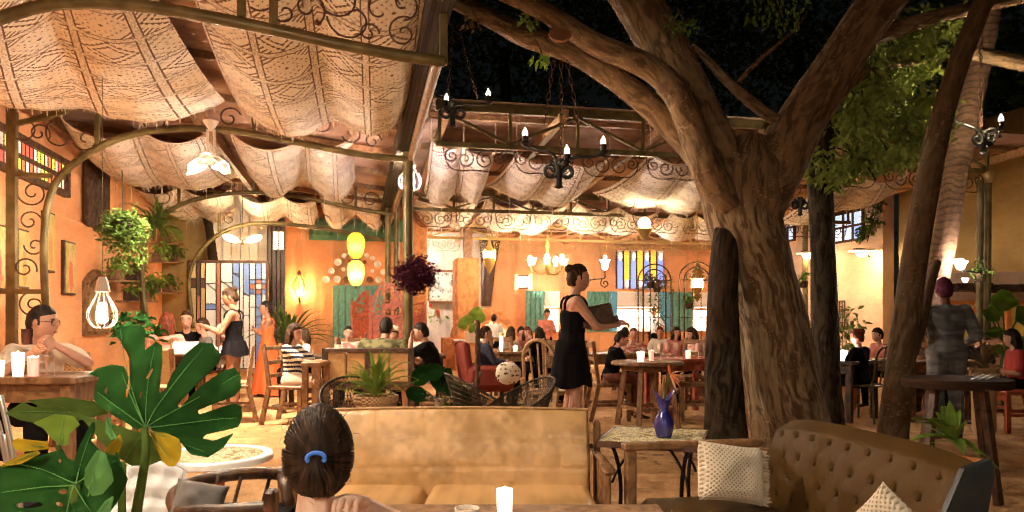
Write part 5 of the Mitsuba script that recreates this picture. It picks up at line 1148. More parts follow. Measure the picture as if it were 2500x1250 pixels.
def table_square(w, d, h, mt='mat_wood', leg=.07):
    p = [('table_top', S(M().box((0, 0, h - .02), (w, d, .045), None, .008), mt))]
    for sx in (-1, 1):
        for sy in (-1, 1): p.append(('leg', S(M().box((sx * (w / 2 - leg), sy * (d / 2 - leg), (h - .045) / 2), (leg, leg, h - .045), None, .006), mt)))
        p.append(('apron', S(M().box((0, sx * (d / 2 - leg), h - .10), (w - 2.4 * leg, .025, .11)), mt))); p.append(('apron', S(M().box((sx * (w / 2 - leg), 0, h - .10), (.025, d - 2.4 * leg, .11)), mt)))
    return p
def table_round(r, h, mt='mat_wood'):
    p = [('table_top', S(M().lathe([(.001, h), (r - .01, h), (r, h - .012), (r, h - .035), (r - .012, h - .045), (.001, h - .045)], (0, 0, 0), 30), mt, 40))]
    for i in range(4):
        a_ = math.radians(45 + 90 * i); c, s_ = math.cos(a_), math.sin(a_)
        p.append(('leg', S(M().bar((c * r * .62, s_ * r * .62, h - .05), (c * r * .86, s_ * r * .86, 0), .055, .055, up=A_([c, s_, 0])), mt)))
        c2, s2 = math.cos(a_ + math.pi / 2), math.sin(a_ + math.pi / 2)
        p.append(('stretcher', S(M().bar((c * r * .77, s_ * r * .77, .22), (c2 * r * .77, s2 * r * .77, .22), .03, .04), mt)))
        p.append(('apron', S(M().bar((c * r * .62, s_ * r * .62, h - .085), (c2 * r * .62, s2 * r * .62, h - .085), .025, .07), mt)))
    return p
P_slat, P_red, P_woven, P_arch, P_spin, P_metal = chair_slat(), chair_slat('mat_wood_red'), chair_woven(), chair_arch(), chair_spindle(), chair_metal()
def ch(proto, px, Y, face, label, name='dining_chair', group='wooden dining chairs'):
    return stamp(name, proto, TR(gnd(px, Y), face - 90), label, 'chair', group)
ch(chair_slat('mat_wood', .95, .50), 716, 8.9, 352, 'brown wooden chair under the guest in the striped shirt')
ch(P_woven, 562, 9.0, 200, 'woven cane chair standing beside the waitress in the short black dress')
ch(P_woven, 398, 8.4, 95, 'woven cane chair behind the tip of the big green leaf')
ch(P_woven, 226, 7.4, 75, 'low woven cane chair right of the man in glasses')
ch(P_spin, 1118, 8.9, 180, 'tall black chair with turned back posts behind the man in black')
ch(P_arch, 1340, 8.2, 60, 'pale chair with an arched spindle back left of the waitress with the tray')
ch(P_metal, 2112, 9.0, 128, 'olive metal bistro chair under the woman in the black dress')
ch(P_red, 2478, 8.2, 175, 'orange brown chair at the right edge')
ch(P_slat, 2222, 9.6, 60, 'wooden chair just right of the leaning trunk')
ch(P_slat, 2262, 10.6, 200, 'wooden chair on the far side of the table between the trunks')
ch(P_slat, 1490, 9.2, 8, 'chair under the man in black at the round table')
ch(P_slat, 1700, 9.2, 170, 'wooden chair left of the dark trunk with open slat back')
ch(P_slat, 1668, 10.4, 215, 'wooden chair behind the striped table legs near the garden arch')
ch(P_slat, 1372, 10.4, 70, 'chair under the guest in the tan top')
ch(P_slat, 462, 11.8, 285, 'chair under the woman in glasses at the shelf table')
ch(P_slat, 404, 10.6, 95, 'chair under the red haired woman')
ch(P_slat, 508, 11.6, 215, 'chair under the young boy')
ch(P_slat, 852, 11.2, 285, 'chair under the dark haired woman before the teal door')
ch(P_slat, 1243, 12.2, 60, 'chair under the woman in the beige top')
ch(P_slat, 1698, 11.0, 195, 'chair under the woman in the flowered blouse')
ch(P_slat, 2392, 10.0, 200, 'chair under the guest in black by the corner post')
ch(P_slat, 1826, 9.4, 250, 'wooden chair glimpsed between the dark and the big trunk')
def tb(proto, px, Y, yaw, label, name='dining_table', group=None): return stamp(name, proto, TR(gnd(px, Y), yaw), label, 'table', group)
tb(table_square(1.1, .6, .88), 22, 4.72, 4, 'wooden table at the left edge with candle glasses')
tb(table_square(1.2, .9, .75, 'mat_wood_dark'), 478, 11.0, 12, 'dark table of the group by the plant shelves')
tb(table_square(2.2, .8, .76, 'mat_wood_dark'), 890, 10.2, 8, 'long dark table in the middle of the pavilion')
tb(table_square(1.0, .8, .75), 1282, 11.9, 8, 'wooden table behind the red armchair')
tb(table_round(.42, .76), 1580, 8.6, 20, 'round wooden table with four splayed legs and a bright candle')
tb(table_square(.9, .7, .74, 'mat_wood_red'), 1668, 9.7, 20, 'reddish table left of the dark trunk')
tb(table_square(.8, .7, .74, 'mat_wood_dark'), 2050, 9.3, 40, 'dark table behind the slender trunk with a bright lamp on it')
tb(table_square(1.0, .8, .74), 2245, 9.4, 15, 'wooden table between the two leaning trunks')
tb(table_square(1.2, .8, .74), 1500, 11.3, 10, 'table behind the round candle lit table')
k = thing('bar_table', 'tall black bar table with splayed legs right of the tufted sofa', 'table')
cb = gnd(2335, 5.2)
part(k, 'table_top', M().lathe([(.001, .82), (.34, .82), (.35, .80), (.34, .76), (.001, .75)], cb, 28), 'mat_bar_top', 40)
for i in range(4):
    a_ = math.radians(20 + 90 * i); d = A_([math.cos(a_), math.sin(a_), 0]); part(k, 'leg', M().bar(cb + d * .2 + ZZ * .76, cb + d * .31, .045, .045, up=d), 'mat_wood_dark')
for i, (px, py, Y) in enumerate(((2352, 925, 5.2), (2375, 935, 5.15), (2340, 930, 5.25))):
    part(thing('folded_fork', f'bright cutlery lying on the bar table, {["middle", "right", "left"][i]} piece', 'cutlery'), 'handle', M().bar(cb + A_([.05 * i - .02, -.2, .826]), cb + A_([.05 * i + .16, -.05, .85]), .012, .006), 'mat_steel')

# booth bench with tan back, in the middle
k = thing('bench', 'bench with a tan panelled back behind the wicker chair', 'bench'); Yb = 8.75
p, q = gnd(795, Yb), gnd(1004, Yb - .1)
for i in range(4): part(k, 'back_panel', M().bar(p + (q - p) * (i + .04) / 4 + ZZ * .68, p + (q - p) * (i + .96) / 4 + ZZ * .68, .05, .34, ch=.012), 'mat_tan_leather')
part(k, 'top_rail', M().bar(p + ZZ * .88, q + ZZ * .88, .08, .055, ch=.01), 'mat_wood_dark'); part(k, 'bottom_rail', M().bar(p + ZZ * .48, q + ZZ * .48, .06, .06), 'mat_wood_dark')
part(k, 'seat', M().bar(p + A_([0, .28, .44]), q + A_([0, .28, .44]), .5, .06), 'mat_wood')
for t in (0, .5, 1):
    c = p + (q - p) * t; part(k, 'leg', M().box(c + ZZ * .45, (.07, .07, .9)), 'mat_wood_dark'); part(k, 'leg', M().box(c + A_([0, .5, .21]), (.06, .06, .42)), 'mat_wood_dark')
# side arm of the striped guest's chair
k = thing('side_table', 'heavy square wooden side table right of the striped guest', 'table'); c = gnd(772, 8.5)
part(k, 'table_top', M().box(c + ZZ * .74, (.22, .5, .05), None, .01), 'mat_wood')
for sx in (-.07, .07):
    for sy in (-.2, .2): part(k, 'leg', M().box(c + A_([sx, sy, .36]), (.06, .06, .72)), 'mat_wood')

# carved folding screen ------------------------------------------------------------
k = thing('carved_screen', 'red carved wooden folding screen in front of the teal door', 'screen')
Ys = 14.0
pan = [(860, 903, 733, 709), (906, 988, 722, 690), (991, 1036, 742, 735)]
for i, (x0, x1, ys, ytop) in enumerate(pan):
    p, q = gnd(x0, Ys + (.25 if i == 0 else .0)), gnd(x1, Ys + (.0 if i == 0 else .25 if i == 2 else 0))
    d = nrm(q - p); w = np.linalg.norm(q - p); zs, zt_ = at(x0, ys, Ys)[2], at(x0, ytop, Ys)[2]; zm = at(x0, 773, Ys)[2]
    for e in (p, q): part(k, 'stile', M().box(e + ZZ * zs / 2, (.055, .055, zs), None, .008), 'mat_wood_red')
    part(k, 'rail', M().bar(p + ZZ * zm, q + ZZ * zm, .045, .06), 'mat_wood_red'); part(k, 'rail', M().bar(p + ZZ * .25, q + ZZ * .25, .045, .08), 'mat_wood_red')
    part(k, 'panel', M().bar(p + d * .03 + ZZ * (zm + .25) / 2, q - d * .03 + ZZ * (zm + .25) / 2, .022, zm - .32), 'mat_wood_red')
    out = sg.Polygon([(.02, zm), (w - .02, zm)] + [(w - .02 - t * (w - .04), zs - .04 + (zt_ - zs + .04) * (1 - abs(2 * t - 1) ** 2.2 if i == 1 else (1 - t) if i == 2 else math.sin(min(1, (1 - t) * 1.15) * math.pi / 2) ** 2)) for t in np.linspace(0, 1, 17)])
    rr = np.random.default_rng(i + 3); cut = []
    for j in range(26 if i == 1 else 14):
        u, v = rr.random() * w, zm + .06 + rr.random() * (zt_ - zm)
        c_ = sg.LineString(spiral(A_([u, v, 0]), .035 + .05 * rr.random(), .8, rr.random() * 360, A_([1., 0, 0]), A_([0, 1., 0]), 14, .4)[:, :2]).buffer(.013 + .008 * rr.random())
        cut.append(c_)
    ob = out.buffer(-.03).intersection(shapely.union_all(cut))
    part(k, 'carved_crest', M().poly(out.difference(ob).buffer(0), .03, p, d, ZZ), 'mat_wood_red')

# red armchair, wicker bucket chairs -----------------------------------------------
k = thing('armchair', 'red upholstered armchair holding the bearded man', 'armchair'); T_ = TR(gnd(1190, 10.2), 12 - 90)
cl = flat((.19, .03, .018), .8)
part(k, 'seat', shape(M().box((0, .02, .36), (.62, .60, .18), None, .05), cl, 40), T=T_)
part(k, 'back', shape(M().box((0, -.32, .62), (.66, .14, .66), rot([1, 0, 0], 8), .05), cl, 40), T=T_)
for s_ in (-1, 1): part(k, 'arm', shape(M().box((s_ * .34, .0, .48), (.12, .64, .30), None, .05), cl, 40), T=T_)
for x, y in ((-.28, .26), (.28, .26), (-.28, -.28), (.28, -.28)): part(k, 'leg', shape(M().cyl((x, y, 0), (x, y, .28), .03, 8), 'mat_wood_dark', 40), T=T_)
k = thing('cushion', 'pale dotted cushion lying in the red armchair', 'cushion')
put(k, M().ell(gnd(1240, 9.9) + ZZ * .52, (.19, .10, .16), rotz(20), 20, 14), mat('dotted', pr(lambda p, n, uv: mix((.68, .56, .42), (.12, .03, .02), smoothstep(.66, .7, noise(p.x * 34, p.y * 34, p.z * 34))), .9)), True)
def bucket(px, Y, yaw, label, sc_=.84):
    k = thing('wicker_chair', label, 'chair', 'open weave bucket chairs'); T_ = TR(gnd(px, Y), yaw - 90, sc_)
    nt, ns = 46, 9
    th = np.linspace(math.radians(-215), math.radians(35), nt)
    def pt(t, s_):                                             # s_: 0 bottom ring, 1 rim, rim higher at the back
        back = .5 - .5 * math.sin(t); rim = .42 + .42 * back ** 1.2
        rr = .20 + .20 * s_ ** .7
        return (rr * math.cos(t) * 1.05, rr * math.sin(t), .30 + (rim - .30) * s_)
    mm = M()
    for j in range(ns): mm.tube([pt(t, j / (ns - 1)) for t in th], .006 if j < ns - 1 else .016, 4)
    for i in range(nt - 4):
        mm.tube([pt(th[i + int(round(4 * q))], q) for q in np.linspace(0, 1, 5)], .004, 4); mm.tube([pt(th[i + 4 - int(round(4 * q))], q) for q in np.linspace(0, 1, 5)], .004, 4)
    part(k, 'netting', shape(mm, 'mat_net_iron', True), T=T_, kind='stuff')
    part(k, 'seat_pad', shape(M().lathe([(.001, .40), (.26, .40), (.30, .37), (.28, .32), (.001, .31)], (0, .02, 0), 24), BLK, 40), T=T_)
    t = np.linspace(0, 2 * np.pi, 30); part(k, 'seat_hoop', shape(M().tube(np.stack([.34 * np.cos(t), .34 * np.sin(t), .32 + 0 * t], 1), .014, 6, caps=False), 'mat_black_iron', True), T=T_)
    for a_ in (45, 135, 225, 315): part(k, 'leg', shape(M().cyl((.3 * math.cos(math.radians(a_)), .3 * math.sin(math.radians(a_)), .32), (.34 * math.cos(math.radians(a_)), .34 * math.sin(math.radians(a_)), 0), .013, 6), 'mat_black_iron'), T=T_)
bucket(880, 6.6, 300, 'open weave bucket chair left of the round olive post, beside the fern')
bucket(1265, 6.7, 205, 'open weave bucket chair in front of the red armchair')
bucket(1168, 7.4, 20, 'dark open weave bucket chair partly behind the other one')
k = thing('coffee_table', 'low pale table behind the leather sofa with a small flower vase', 'table'); c = gnd(1062, 5.9)
part(k, 'table_top', M().box(c + ZZ * .46, (.62, .62, .04), rotz(8), .008), 'mat_wood_pale')
for sx in (-.25, .25):
    for sy in (-.25, .25): part(k, 'leg', M().box(c + A_([sx, sy, .22]), (.05, .05, .44)), 'mat_wood')
k = thing('flower_vase', 'small glass of dried flowers on the low pale table', 'vase'); c = at(1072, 985, 5.85)
part(k, 'glass', M().lathe([(.001, -.06), (.03, -.06), (.035, 0), (.045, .04), (.04, .04), (.03, -.04)], c, 14), 'mat_steel', 40)
mm = M()
for i in range(14):
    a_, l = rng.random() * 6.28, .05 + .05 * rng.random(); e = c + A_([math.cos(a_) * l, math.sin(a_) * l, .02 + .07 * rng.random()]); mm.tube([c, e], .003, 4); mm.ell(e, (.016, .016, .012), None, 6, 5)
part(k, 'flowers', mm, flat((.16, .11, .07), .8))

# the tan sofa facing the camera ---------------------------------------------------
k = thing('sofa', 'worn tan leather sofa with wooden spindle arms, its back towards the dining tables', 'sofa')
Ysf = 3.62
def sp(px, py, Y=Ysf): return at(px, py, Y)
XL, XR = sp(770, 1003)[0], sp(1440, 1008)[0]; ZT, ZS = .775, .40
nx, nz = 5, 3
P = np.zeros((nx * 14 + 1, nz * 12 + 1, 3))
uu, vv = np.meshgrid(np.linspace(0, 1, nx * 14 + 1), np.linspace(0, 1, nz * 12 + 1), indexing='ij')
seam = lambda t, n: np.minimum((t * n) % 1, 1 - (t * n) % 1)
offs = (np.floor(vv * nz) % 2) * .5
puff = np.minimum(sm(0, .10, seam(uu + offs / nx, nx)), sm(0, .12, seam(vv, nz)))
P[..., 0] = XL + (XR - XL) * uu; P[..., 2] = ZS - .04 + (ZT - ZS + .04) * vv + .012 * np.sin(uu * 3.0)
ndef = meshkit.fbm(np.stack([uu * 7, vv * 5, uu * 0], -1), 3, 5) - .5
P[..., 1] = Ysf - .02 + .09 * vv - .0035 * puff - .030 * np.sin(np.pi * np.clip(vv, 0, 1)) - .008 * ndef - .007 * meshkit.noise(np.stack([uu * 26, vv * 1.6, uu * 0], -1), 9)
mm = M().slab(P, -.10)
part(k, 'back_cushion', mm, 'mat_tan_leather', True)
part(k, 'back_piping', M().tube(np.stack([np.linspace(XL, XR, 30), np.full(30, Ysf + .07), ZT + .004 + .012 * np.sin(np.linspace(0, 1, 30) * 3)], 1), .007, 6), 'mat_wood_pale', True)
xm = sp(1047, 1200)[0]
for x0, x1 in ((XL, xm - .012), (xm + .012, XR)):
    g_ = m3.Manifold.batch_hull([m3.Manifold.sphere(.045, 16).translate([x, y, z]) for x in (x0 + .045, x1 - .045) for y in (3.07, Ysf - .03) for z in (.31, .37)])
    g_ = g_.refine_to_length(.06).to_mesh(); v_ = np.array(g_.vert_properties[:, :3]); v_[:, 2] += .02 * meshkit.noise(v_ * 6, 4) * (v_[:, 2] > .34)
    part(k, 'seat_cushion', (v_, g_.tri_verts), 'mat_tan_leather', True)
part(k, 'base_rail', M().box(((XL + XR) / 2, 3.06, .22), (XR - XL + .1, .05, .09), None, .012), 'mat_wood_dark')
part(k, 'base_rail', M().box(((XL + XR) / 2, Ysf + .02, .22), (XR - XL + .1, .05, .09), None, .012), 'mat_wood_dark')
for X in (XL - .07, XR + .045):
    part(k, 'arm_rest', M().tube(spline([(X, Ysf + .12, .555), (X, 3.56, .565), (X + .004, 3.40, .56), (X + .008, 3.30, .54)], 14), [.022] * 10 + [.026, .031, .034, .024], 10, flat=.55), 'mat_wood', True)
    for j in range(6): part(k, 'spindle', M().lathe([(.011, 0), (.015, .12), (.010, .2), (.012, .36)], (X, 3.35 + .055 * j, .20), 8), 'mat_wood', 40)
    part(k, 'arm_post', M().box((X, Ysf + .10, .42), (.035, .035, .60), None, .008), 'mat_wood'); part(k, 'arm_post', M().box((X, 3.32, .27), (.035, .035, .54), None, .008), 'mat_wood')
    part(k, 'side_rail', M().bar((X, 3.07, .22), (X, Ysf + .1, .22), .04, .06), 'mat_wood')
# the near table and what stands on it
k = thing('coffee_table', 'wooden table at the bottom of the picture under the cup and candle', 'table'); ZTB = .63
tp = A_([(1130 - 1250) / F * 2.2 + .05, 2.08, 0])
part(k, 'table_top', M().box(tp + ZZ * (ZTB - .02), (1.15, .62, .04), None, .01), 'mat_wood')
for sx in (-.5, .5):
    for sy in (-.25, .25): part(k, 'leg', M().box(tp + A_([sx, sy, (ZTB - .04) / 2]), (.06, .06, ZTB - .04), None, .006), 'mat_wood')
c = at(1232, 1207, 2.18); c[2] = ZTB
candle(c, 'pink glowing candle glass on the near table', .025, .095, (1, .60, .40), 14, .8, (1, .62, .5))
k = thing('paper_cup', 'pale cup of drink left of the candle on the near table', 'cup'); c = at(1140, 1240, 2.0); c[2] = ZTB
part(k, 'cup', M().lathe([(.001, 0), (.027, 0), (.034, .085), (.031, .085), (.025, .05), (.001, .05)], c, 22), flat((.68, .60, .50), .5), 40); part(k, 'drink', M().lathe([(.001, .074), (.0305, .074)], c, 20), flat((.40, .20, .12), .2))
k = thing('paper_napkin', 'crumpled white napkin on the near table', 'napkin'); c = at(928, 1247, 1.92); c[2] = ZTB + .018
v = M().ell((0, 0, 0), (.045, .03, .022), None, 20, 14); v.v[0] = v.v[0] * (1 + .5 * (meshkit.noise(v.v[0] * 60, 2)[:, None] - .5)) + c; put(k, v, flat((.72, .70, .68)))
k = thing('bowl', 'shallow wooden bowl behind the napkin', 'bowl'); c = at(965, 1250, 2.02); c[2] = ZTB
put(k, M().lathe([(.001, .004), (.03, .004), (.05, .03), (.055, .032), (.034, 0), (.001, 0)], c, 22), 'mat_wood_pale', 40)
k = thing('food_scrap', 'small plate with red and pale food at the bottom edge', 'plate'); c = at(1400, 1248, 2.1); c[2] = ZTB
part(k, 'plate', M().lathe([(.001, .004), (.06, .004), (.08, .014), (.082, .01), (.06, 0), (.001, 0)], c, 24), 'mat_ceramic', 40); part(k, 'food', M().ell(c + A_([.02, 0, .02]), (.025, .02, .014)).ell(c + A_([-.03, .01, .016]), (.018, .016, .012)), flat((.5, .16, .10)), True)

# brown tufted sofa at the right ---------------------------------------------------
k = thing('sofa', 'brown tufted velvet sofa with a wooden arm frame at the right', 'sofa')
tl, tr = at(1862, 1012, 3.55), at(2300, 1116, 2.42)
d = nrm((tr - tl) * A_([1, 1, 0])); L_ = np.linalg.norm((tr - tl)[:2]); nv = A_([d[1], -d[0], 0]); nv = nv if nv[0] < 0 else -nv     # towards the seat
n1, n2 = 150, 60
u, v = np.meshgrid(np.linspace(0, 1, n1), np.linspace(0, 1, n2), indexing='ij')
zt_ = tl[2] + (tr[2] - tl[2]) * u - .035 * (2 * u - 1) ** 4
z = .30 + (zt_ - .30) * v
dep = -.22 * (1 - v) * 0 + .10 * v                              # leans back
bulge = .045 * np.sin(np.pi * np.clip(v * .96 + .04, 0, 1)) ** .5
tuft = np.zeros_like(u); tc = []
for r_ in range(4):
    for c_ in range(9):
        uc, vc = (c_ + .5 + (.5 if r_ % 2 else 0)) / 9.2, .86 - .2 * r_
        if uc < .97:
            tc.append((uc, vc)); rr = np.hypot((u - uc) * L_, (v - vc) * .46)
            tuft += .010 * np.exp(-(rr / .012) ** 2) + .007 * np.exp(-(rr / .05) ** 2)
            for sg_ in (-1, 1):                                 # pleats between buttons
                if r_ < 3:
                    q0, q1 = A_([uc * L_, vc * .46]), A_([uc * L_ + sg_ * L_ / 18.4, (vc - .2) * .46])
                    w_ = np.stack([u * L_, v * .46], -1) - q0; dd = q1 - q0; tt = np.clip((w_ @ dd) / (dd @ dd), 0, 1); dist = np.linalg.norm(w_ - tt[..., None] * dd, axis=-1)
                    tuft += .0015 * np.exp(-(dist / .012) ** 2)
roll = .05 * sm(.9, 1, v) ** 1
base = tl * A_([1, 1, 0]) + d * (u[..., None] * L_)
P = base + nv * (bulge - tuft - dep - roll)[..., None] + z[..., None] * ZZ
part(k, 'backrest', M().slab(P[:, ::-1] if True else P, .10), 'mat_brown_velvet', True)
mm = M()
for uc, vc in tc:
    i, j = int(uc * (n1 - 1)), int(vc * (n2 - 1)); mm.ell(P[i, j] + nv * .006, (.009, .009, .009), None, 8, 6)
part(k, 'tuft_buttons', mm, 'mat_brown_velvet', True, kind='stuff')
e0 = tr * A_([1, 1, 0]); part(k, 'end_panel', M().poly(sg.Polygon([(.04, .26), (.03, .5), (-.085, tr[2] - .045), (-.18, tr[2] - .02), (-.19, tr[2] - .06), (-.10, .26)]).buffer(.006), .022, e0 + d * .004, nv if np.cross(nv, ZZ) @ d > 0 else nv, ZZ), flat((.012, .018, .021), .35))
sc_ = (tl + tr) / 2 * A_([1, 1, 0]) + nv * .36
Rs = np.stack([d, np.cross(ZZ, d), ZZ], 1)
part(k, 'seat', M().box(sc_ + ZZ * .34, (L_ - .02, .58, .13), Rs, .04), 'mat_brown_velvet', 40)
part(k, 'seat_rail', M().box(sc_ + nv * .30 + ZZ * .25, (L_, .05, .07), Rs, .01), 'mat_wood')
A0 = tl * A_([1, 1, 0]) - d * .02
for q, (h0, nm) in enumerate(((.62, 'arm_post'), (.62, 'arm_post'))): part(k, nm, M().box(A0 + nv * (.66 if q == 0 else .06) + ZZ * .31, (.05, .05, .62), Rs, .008), 'mat_wood')
part(k, 'arm_rail', M().bar(A0 + nv * .70 + ZZ * .635, A0 + nv * .0 + ZZ * .635, .06, .035, ch=.008), 'mat_wood'); part(k, 'arm_rail', M().bar(A0 + nv * .68 + ZZ * .26, A0 + ZZ * .26, .04, .06), 'mat_wood')
for q in (.06, .62): part(k, 'leg', M().box(e0 + nv * q + ZZ * .13, (.05, .05, .26), Rs), 'mat_wood')
def pillow(lab, c, w, h, t, Rm, mt, fr=False):
    k = thing('cushion', lab, 'cushion'); n = 30
    u, v = np.meshgrid(np.linspace(-1, 1, n), np.linspace(-1, 1, n), indexing='ij')
    th = t * ((1 - u ** 4) * (1 - v ** 4)) ** .55 * (1 + .25 * (meshkit.noise(np.stack([u * 2.2, v * 2.2, u * 0], -1), 6) - .5))
    e = 1 - .07 * (1 - np.abs(v) ** 2) * np.abs(u) ** 2; f = 1 - .07 * (1 - np.abs(u) ** 2) * np.abs(v) ** 2
    a_ = np.stack([u * w / 2 * e, th / 2, v * h / 2 * f], -1); b_ = a_ * A_([1, -1, 1])
    uv = np.stack([u * w / 2, v * h / 2], -1)
    mm = M().grid(a_ @ Rm.T + c, uv).grid(b_[::-1] @ Rm.T + c, uv[::-1])
    part(k, 'cover', mm, mt, True, uv=True)
    if fr:
        mm = M()
        for i in range(60):
            s_ = rng.random() * 2 - 1; q = A_([w / 2 * .99, 0, s_ * h / 2]) @ Rm.T + c; mm.tube([q, q + A_([.02 + .02 * rng.random(), -.01 + .02 * rng.random(), -.02 * rng.random()])], .003, 4)
        part(k, 'tassels', mm, 'mat_lace_thread', kind='stuff')
pillow('cream crochet cushion leaning in the far corner of the brown sofa', at(1783, 1155, 3.14), .30, .25, .18, rotz(14) @ rot([0, 1, 0], 9) @ rot([1, 0, 0], -18), 'mat_crochet', True)
pillow('pale cushion at the bottom edge on the brown sofa', at(2172, 1292, 2.22), .21, .19, .11, rotz(-50) @ rot([0, 1, 0], 40), 'mat_crochet')

# mosaic tables, blue vase ---------------------------------------------------------
k = thing('mosaic_table', 'small square mosaic table on curled iron legs holding the blue vase', 'table')
q4 = [gnd(1462, 3.62, .635), gnd(1706, 3.46, .635), gnd(1726, 3.98, .635), gnd(1506, 4.12, .635)]
pg = sg.Polygon([tuple(x[:2]) for x in q4])
part(k, 'table_top', M().poly(pg, .022, (0, 0, .612), A_([1., 0, 0]), A_([0, 1., 0])), 'mat_mosaic'); part(k, 'rim', M().poly(pg.buffer(.012).difference(pg.buffer(.0005)), .03, (0, 0, .606), A_([1., 0, 0]), A_([0, 1., 0])), 'mat_brown_iron')
cc = sum(q4) / 4
for x in q4:
    dd = nrm((x - cc) * A_([1, 1, 0])); f = x * A_([1, 1, 0]) - dd * .08
    part(k, 'leg', M().tube(spline([f + ZZ * .61, f - dd * .05 + ZZ * .45, f - dd * .04 + ZZ * .2, f], 12), .010, 6), 'mat_black_iron', True)
    part(k, 'scroll', M().tube(spiral(f - dd * .10 + ZZ * .08, .07, 1.4, 0, dd, ZZ, 24), .006, 5), 'mat_black_iron', True); part(k, 'brace', M().tube(spline([f - dd * .0 + ZZ * .42, f - dd * .08 + ZZ * .53, f - dd * .2 + ZZ * .6], 8), .007, 5), 'mat_black_iron', True)
k = thing('vase', 'cobalt blue glass vase with a split fluted mouth on the mosaic table', 'vase'); c = at(1621, 1066, 3.72); c[2] = .636
n = 28; pf = [(.001, 0), (.034, 0), (.040, .012), (.049, .05), (.050, .07), (.042, .10), (.025, .128), (.022, .142), (.030, .165), (.040, .195), (.047, .215)]
mm = M().lathe(pf, (0, 0, 0), n); v_ = mm.v[0]; an_ = np.arctan2(v_[:, 1], v_[:, 0]); up_ = sm(.14, .215, v_[:, 2])
v_[:, 2] += up_ * .028 * np.cos(2 * an_ + .5); v_[:, :2] *= (1 + up_[:, None] * .18 * np.cos(2 * an_ + .5)[:, None]); put(k, mm.mesh(TR(c, 20)), 'mat_ceramic_blue', True)
k = thing('paradise_flower', 'orange bird of paradise flower standing behind the blue vase', 'flower'); s0 = c + ZZ * .12
e = at(1636, 915, 3.74); part(k, 'stem', M().tube(spline([s0, c + A_([.01, 0, .24]), e], 8), .005, 6), 'mat_leaf')
for i, (dx, dy) in enumerate(((30, -8), (34, 6), (27, 32), (18, 42), (-2, -25), (26, 18))):
    q = at(1634 + dx, 915 + dy, 3.74 - .01 * i); part(k, 'petal', M().tube(spline([e, (e + q) / 2 + ZZ * .006, q], 8), [.003, .006, .0075, .008, .0075, .006, .004, .001], 7, flat=.45), flat((.75, .20, .07) if i % 3 else (.78, .42, .24), .6), True)
k = thing('mosaic_table', 'round white mosaic table behind the big green leaf', 'table'); c = gnd(520, 3.9)
part(k, 'table_top', M().lathe([(.001, .515), (.255, .515), (.256, .50)], c, 40), 'mat_mosaic', 30); part(k, 'rim', M().lathe([(.256, .50), (.256, .518), (.30, .520), (.306, .512), (.306, .488), (.298, .482), (.001, .482)], c, 44), 'mat_white_leather', 30)
part(k, 'pedestal', M().lathe([(.05, .482), (.045, .40), (.06, .36), (.04, .30), (.045, .1), (.16, .03), (.17, 0)], c, 16), 'mat_wood_red', 40)

# chairs at the lower left ---------------------------------------------------------
k = thing('armchair', 'dark curved spindle armchair with a grey cushion at the lower left', 'chair'); Yd = 2.72
rail = spline([at(452, 1262, Yd - .25), at(468, 1180, Yd - .05), at(540, 1163, Yd + .02), at(640, 1155, Yd), at(700, 1160, Yd - .05)], 24)
part(k, 'top_rail', M().tube(rail, .020, 9, flat=1.3), 'mat_wood_dark', True)
part(k, 'arm_post', M().tube(spline([at(692, 1160, Yd - .05), at(700, 1195, Yd - .12), at(706, 1235, Yd - .14)], 8), [.026] * 4 + [.022] * 4, 8, flat=.7), 'mat_wood_dark', True)
for px in (520, 575, 645): part(k, 'spindle', M().cyl(at(px + 14, 1163, Yd), at(px - 8, 1245, Yd - .05), .007, 7), 'mat_wood_dark')
part(k, 'front_rail', M().tube([at(430, 1250, Yd - .35), at(560, 1245, Yd - .36), at(668, 1236, Yd - .36)], .02, 8), 'mat_wood_dark', True); part(k, 'front_post', M().box(at(662, 1240, Yd - .38), (.04, .05, .12), None, .01), 'mat_wood_dark')
part(k, 'seat', M().box(at(560, 1262, Yd - .18) - ZZ * .02, (.42, .40, .05), None, .02), BLK)
for sx, sy in ((-.18, -.3), (.18, -.3), (-.18, .1), (.18, .1)): part(k, 'leg', M().box(A_([at(560, 0, Yd - .1)[0] + sx, Yd - .1 + sy, .22]), (.04, .04, .44)), 'mat_wood_dark')
pillow('grey cushion in the dark spindle armchair', at(486, 1226, Yd - .22), .17, .14, .09, rotz(20) @ rot([0, 1, 0], 14) @ rot([1, 0, 0], -30), flat((.13, .115, .105), .85))
k = thing('sofa', 'white tufted sofa back behind the leaf stem at the lower left', 'sofa'); Yw = 3.0
p, q = gnd(272, Yw), gnd(450, Yw + .1)
u, v = np.meshgrid(np.linspace(0, 1, 50), np.linspace(0, 1, 40), indexing='ij'); tf = np.zeros_like(u)
for r_ in range(4):
    for c_ in range(5): tf += .02 * np.exp(-(np.hypot((u - (c_ + .5 * (r_ % 2)) / 4.2) * .3, (v - .18 - .22 * r_) * .4) / .03) ** 2)
P = p + (q - p) * u[..., None] + ZZ * (.25 + (.40 - .05 * (2 * u - 1) ** 2) * v)[..., None] - A_([0, 1, 0]) * (.04 * np.sin(np.pi * v) ** .6 - tf)[..., None]
part(k, 'back', M().slab(P, -.1), 'mat_white_leather', True); part(k, 'seat', M().box((p + q) / 2 + A_([0, -.28, .24]), (.36, .5, .16), None, .04), 'mat_white_leather', 40)
k = thing('folding_chair', 'grey steel folding chair at the left edge', 'chair'); Yf_ = 3.3
for i, (a_, b_) in enumerate((((0, 965), (50, 1250)), ((-15, 1000), (35, 1250)), ((10, 1060), (28, 1250)))): part(k, 'bar', M().tube(spline([at(*a_, Yf_), at((a_[0] + b_[0]) / 2 + 6, (a_[1] + b_[1]) / 2, Yf_), at(*b_, Yf_)], 8), .013, 7), 'mat_steel', True)
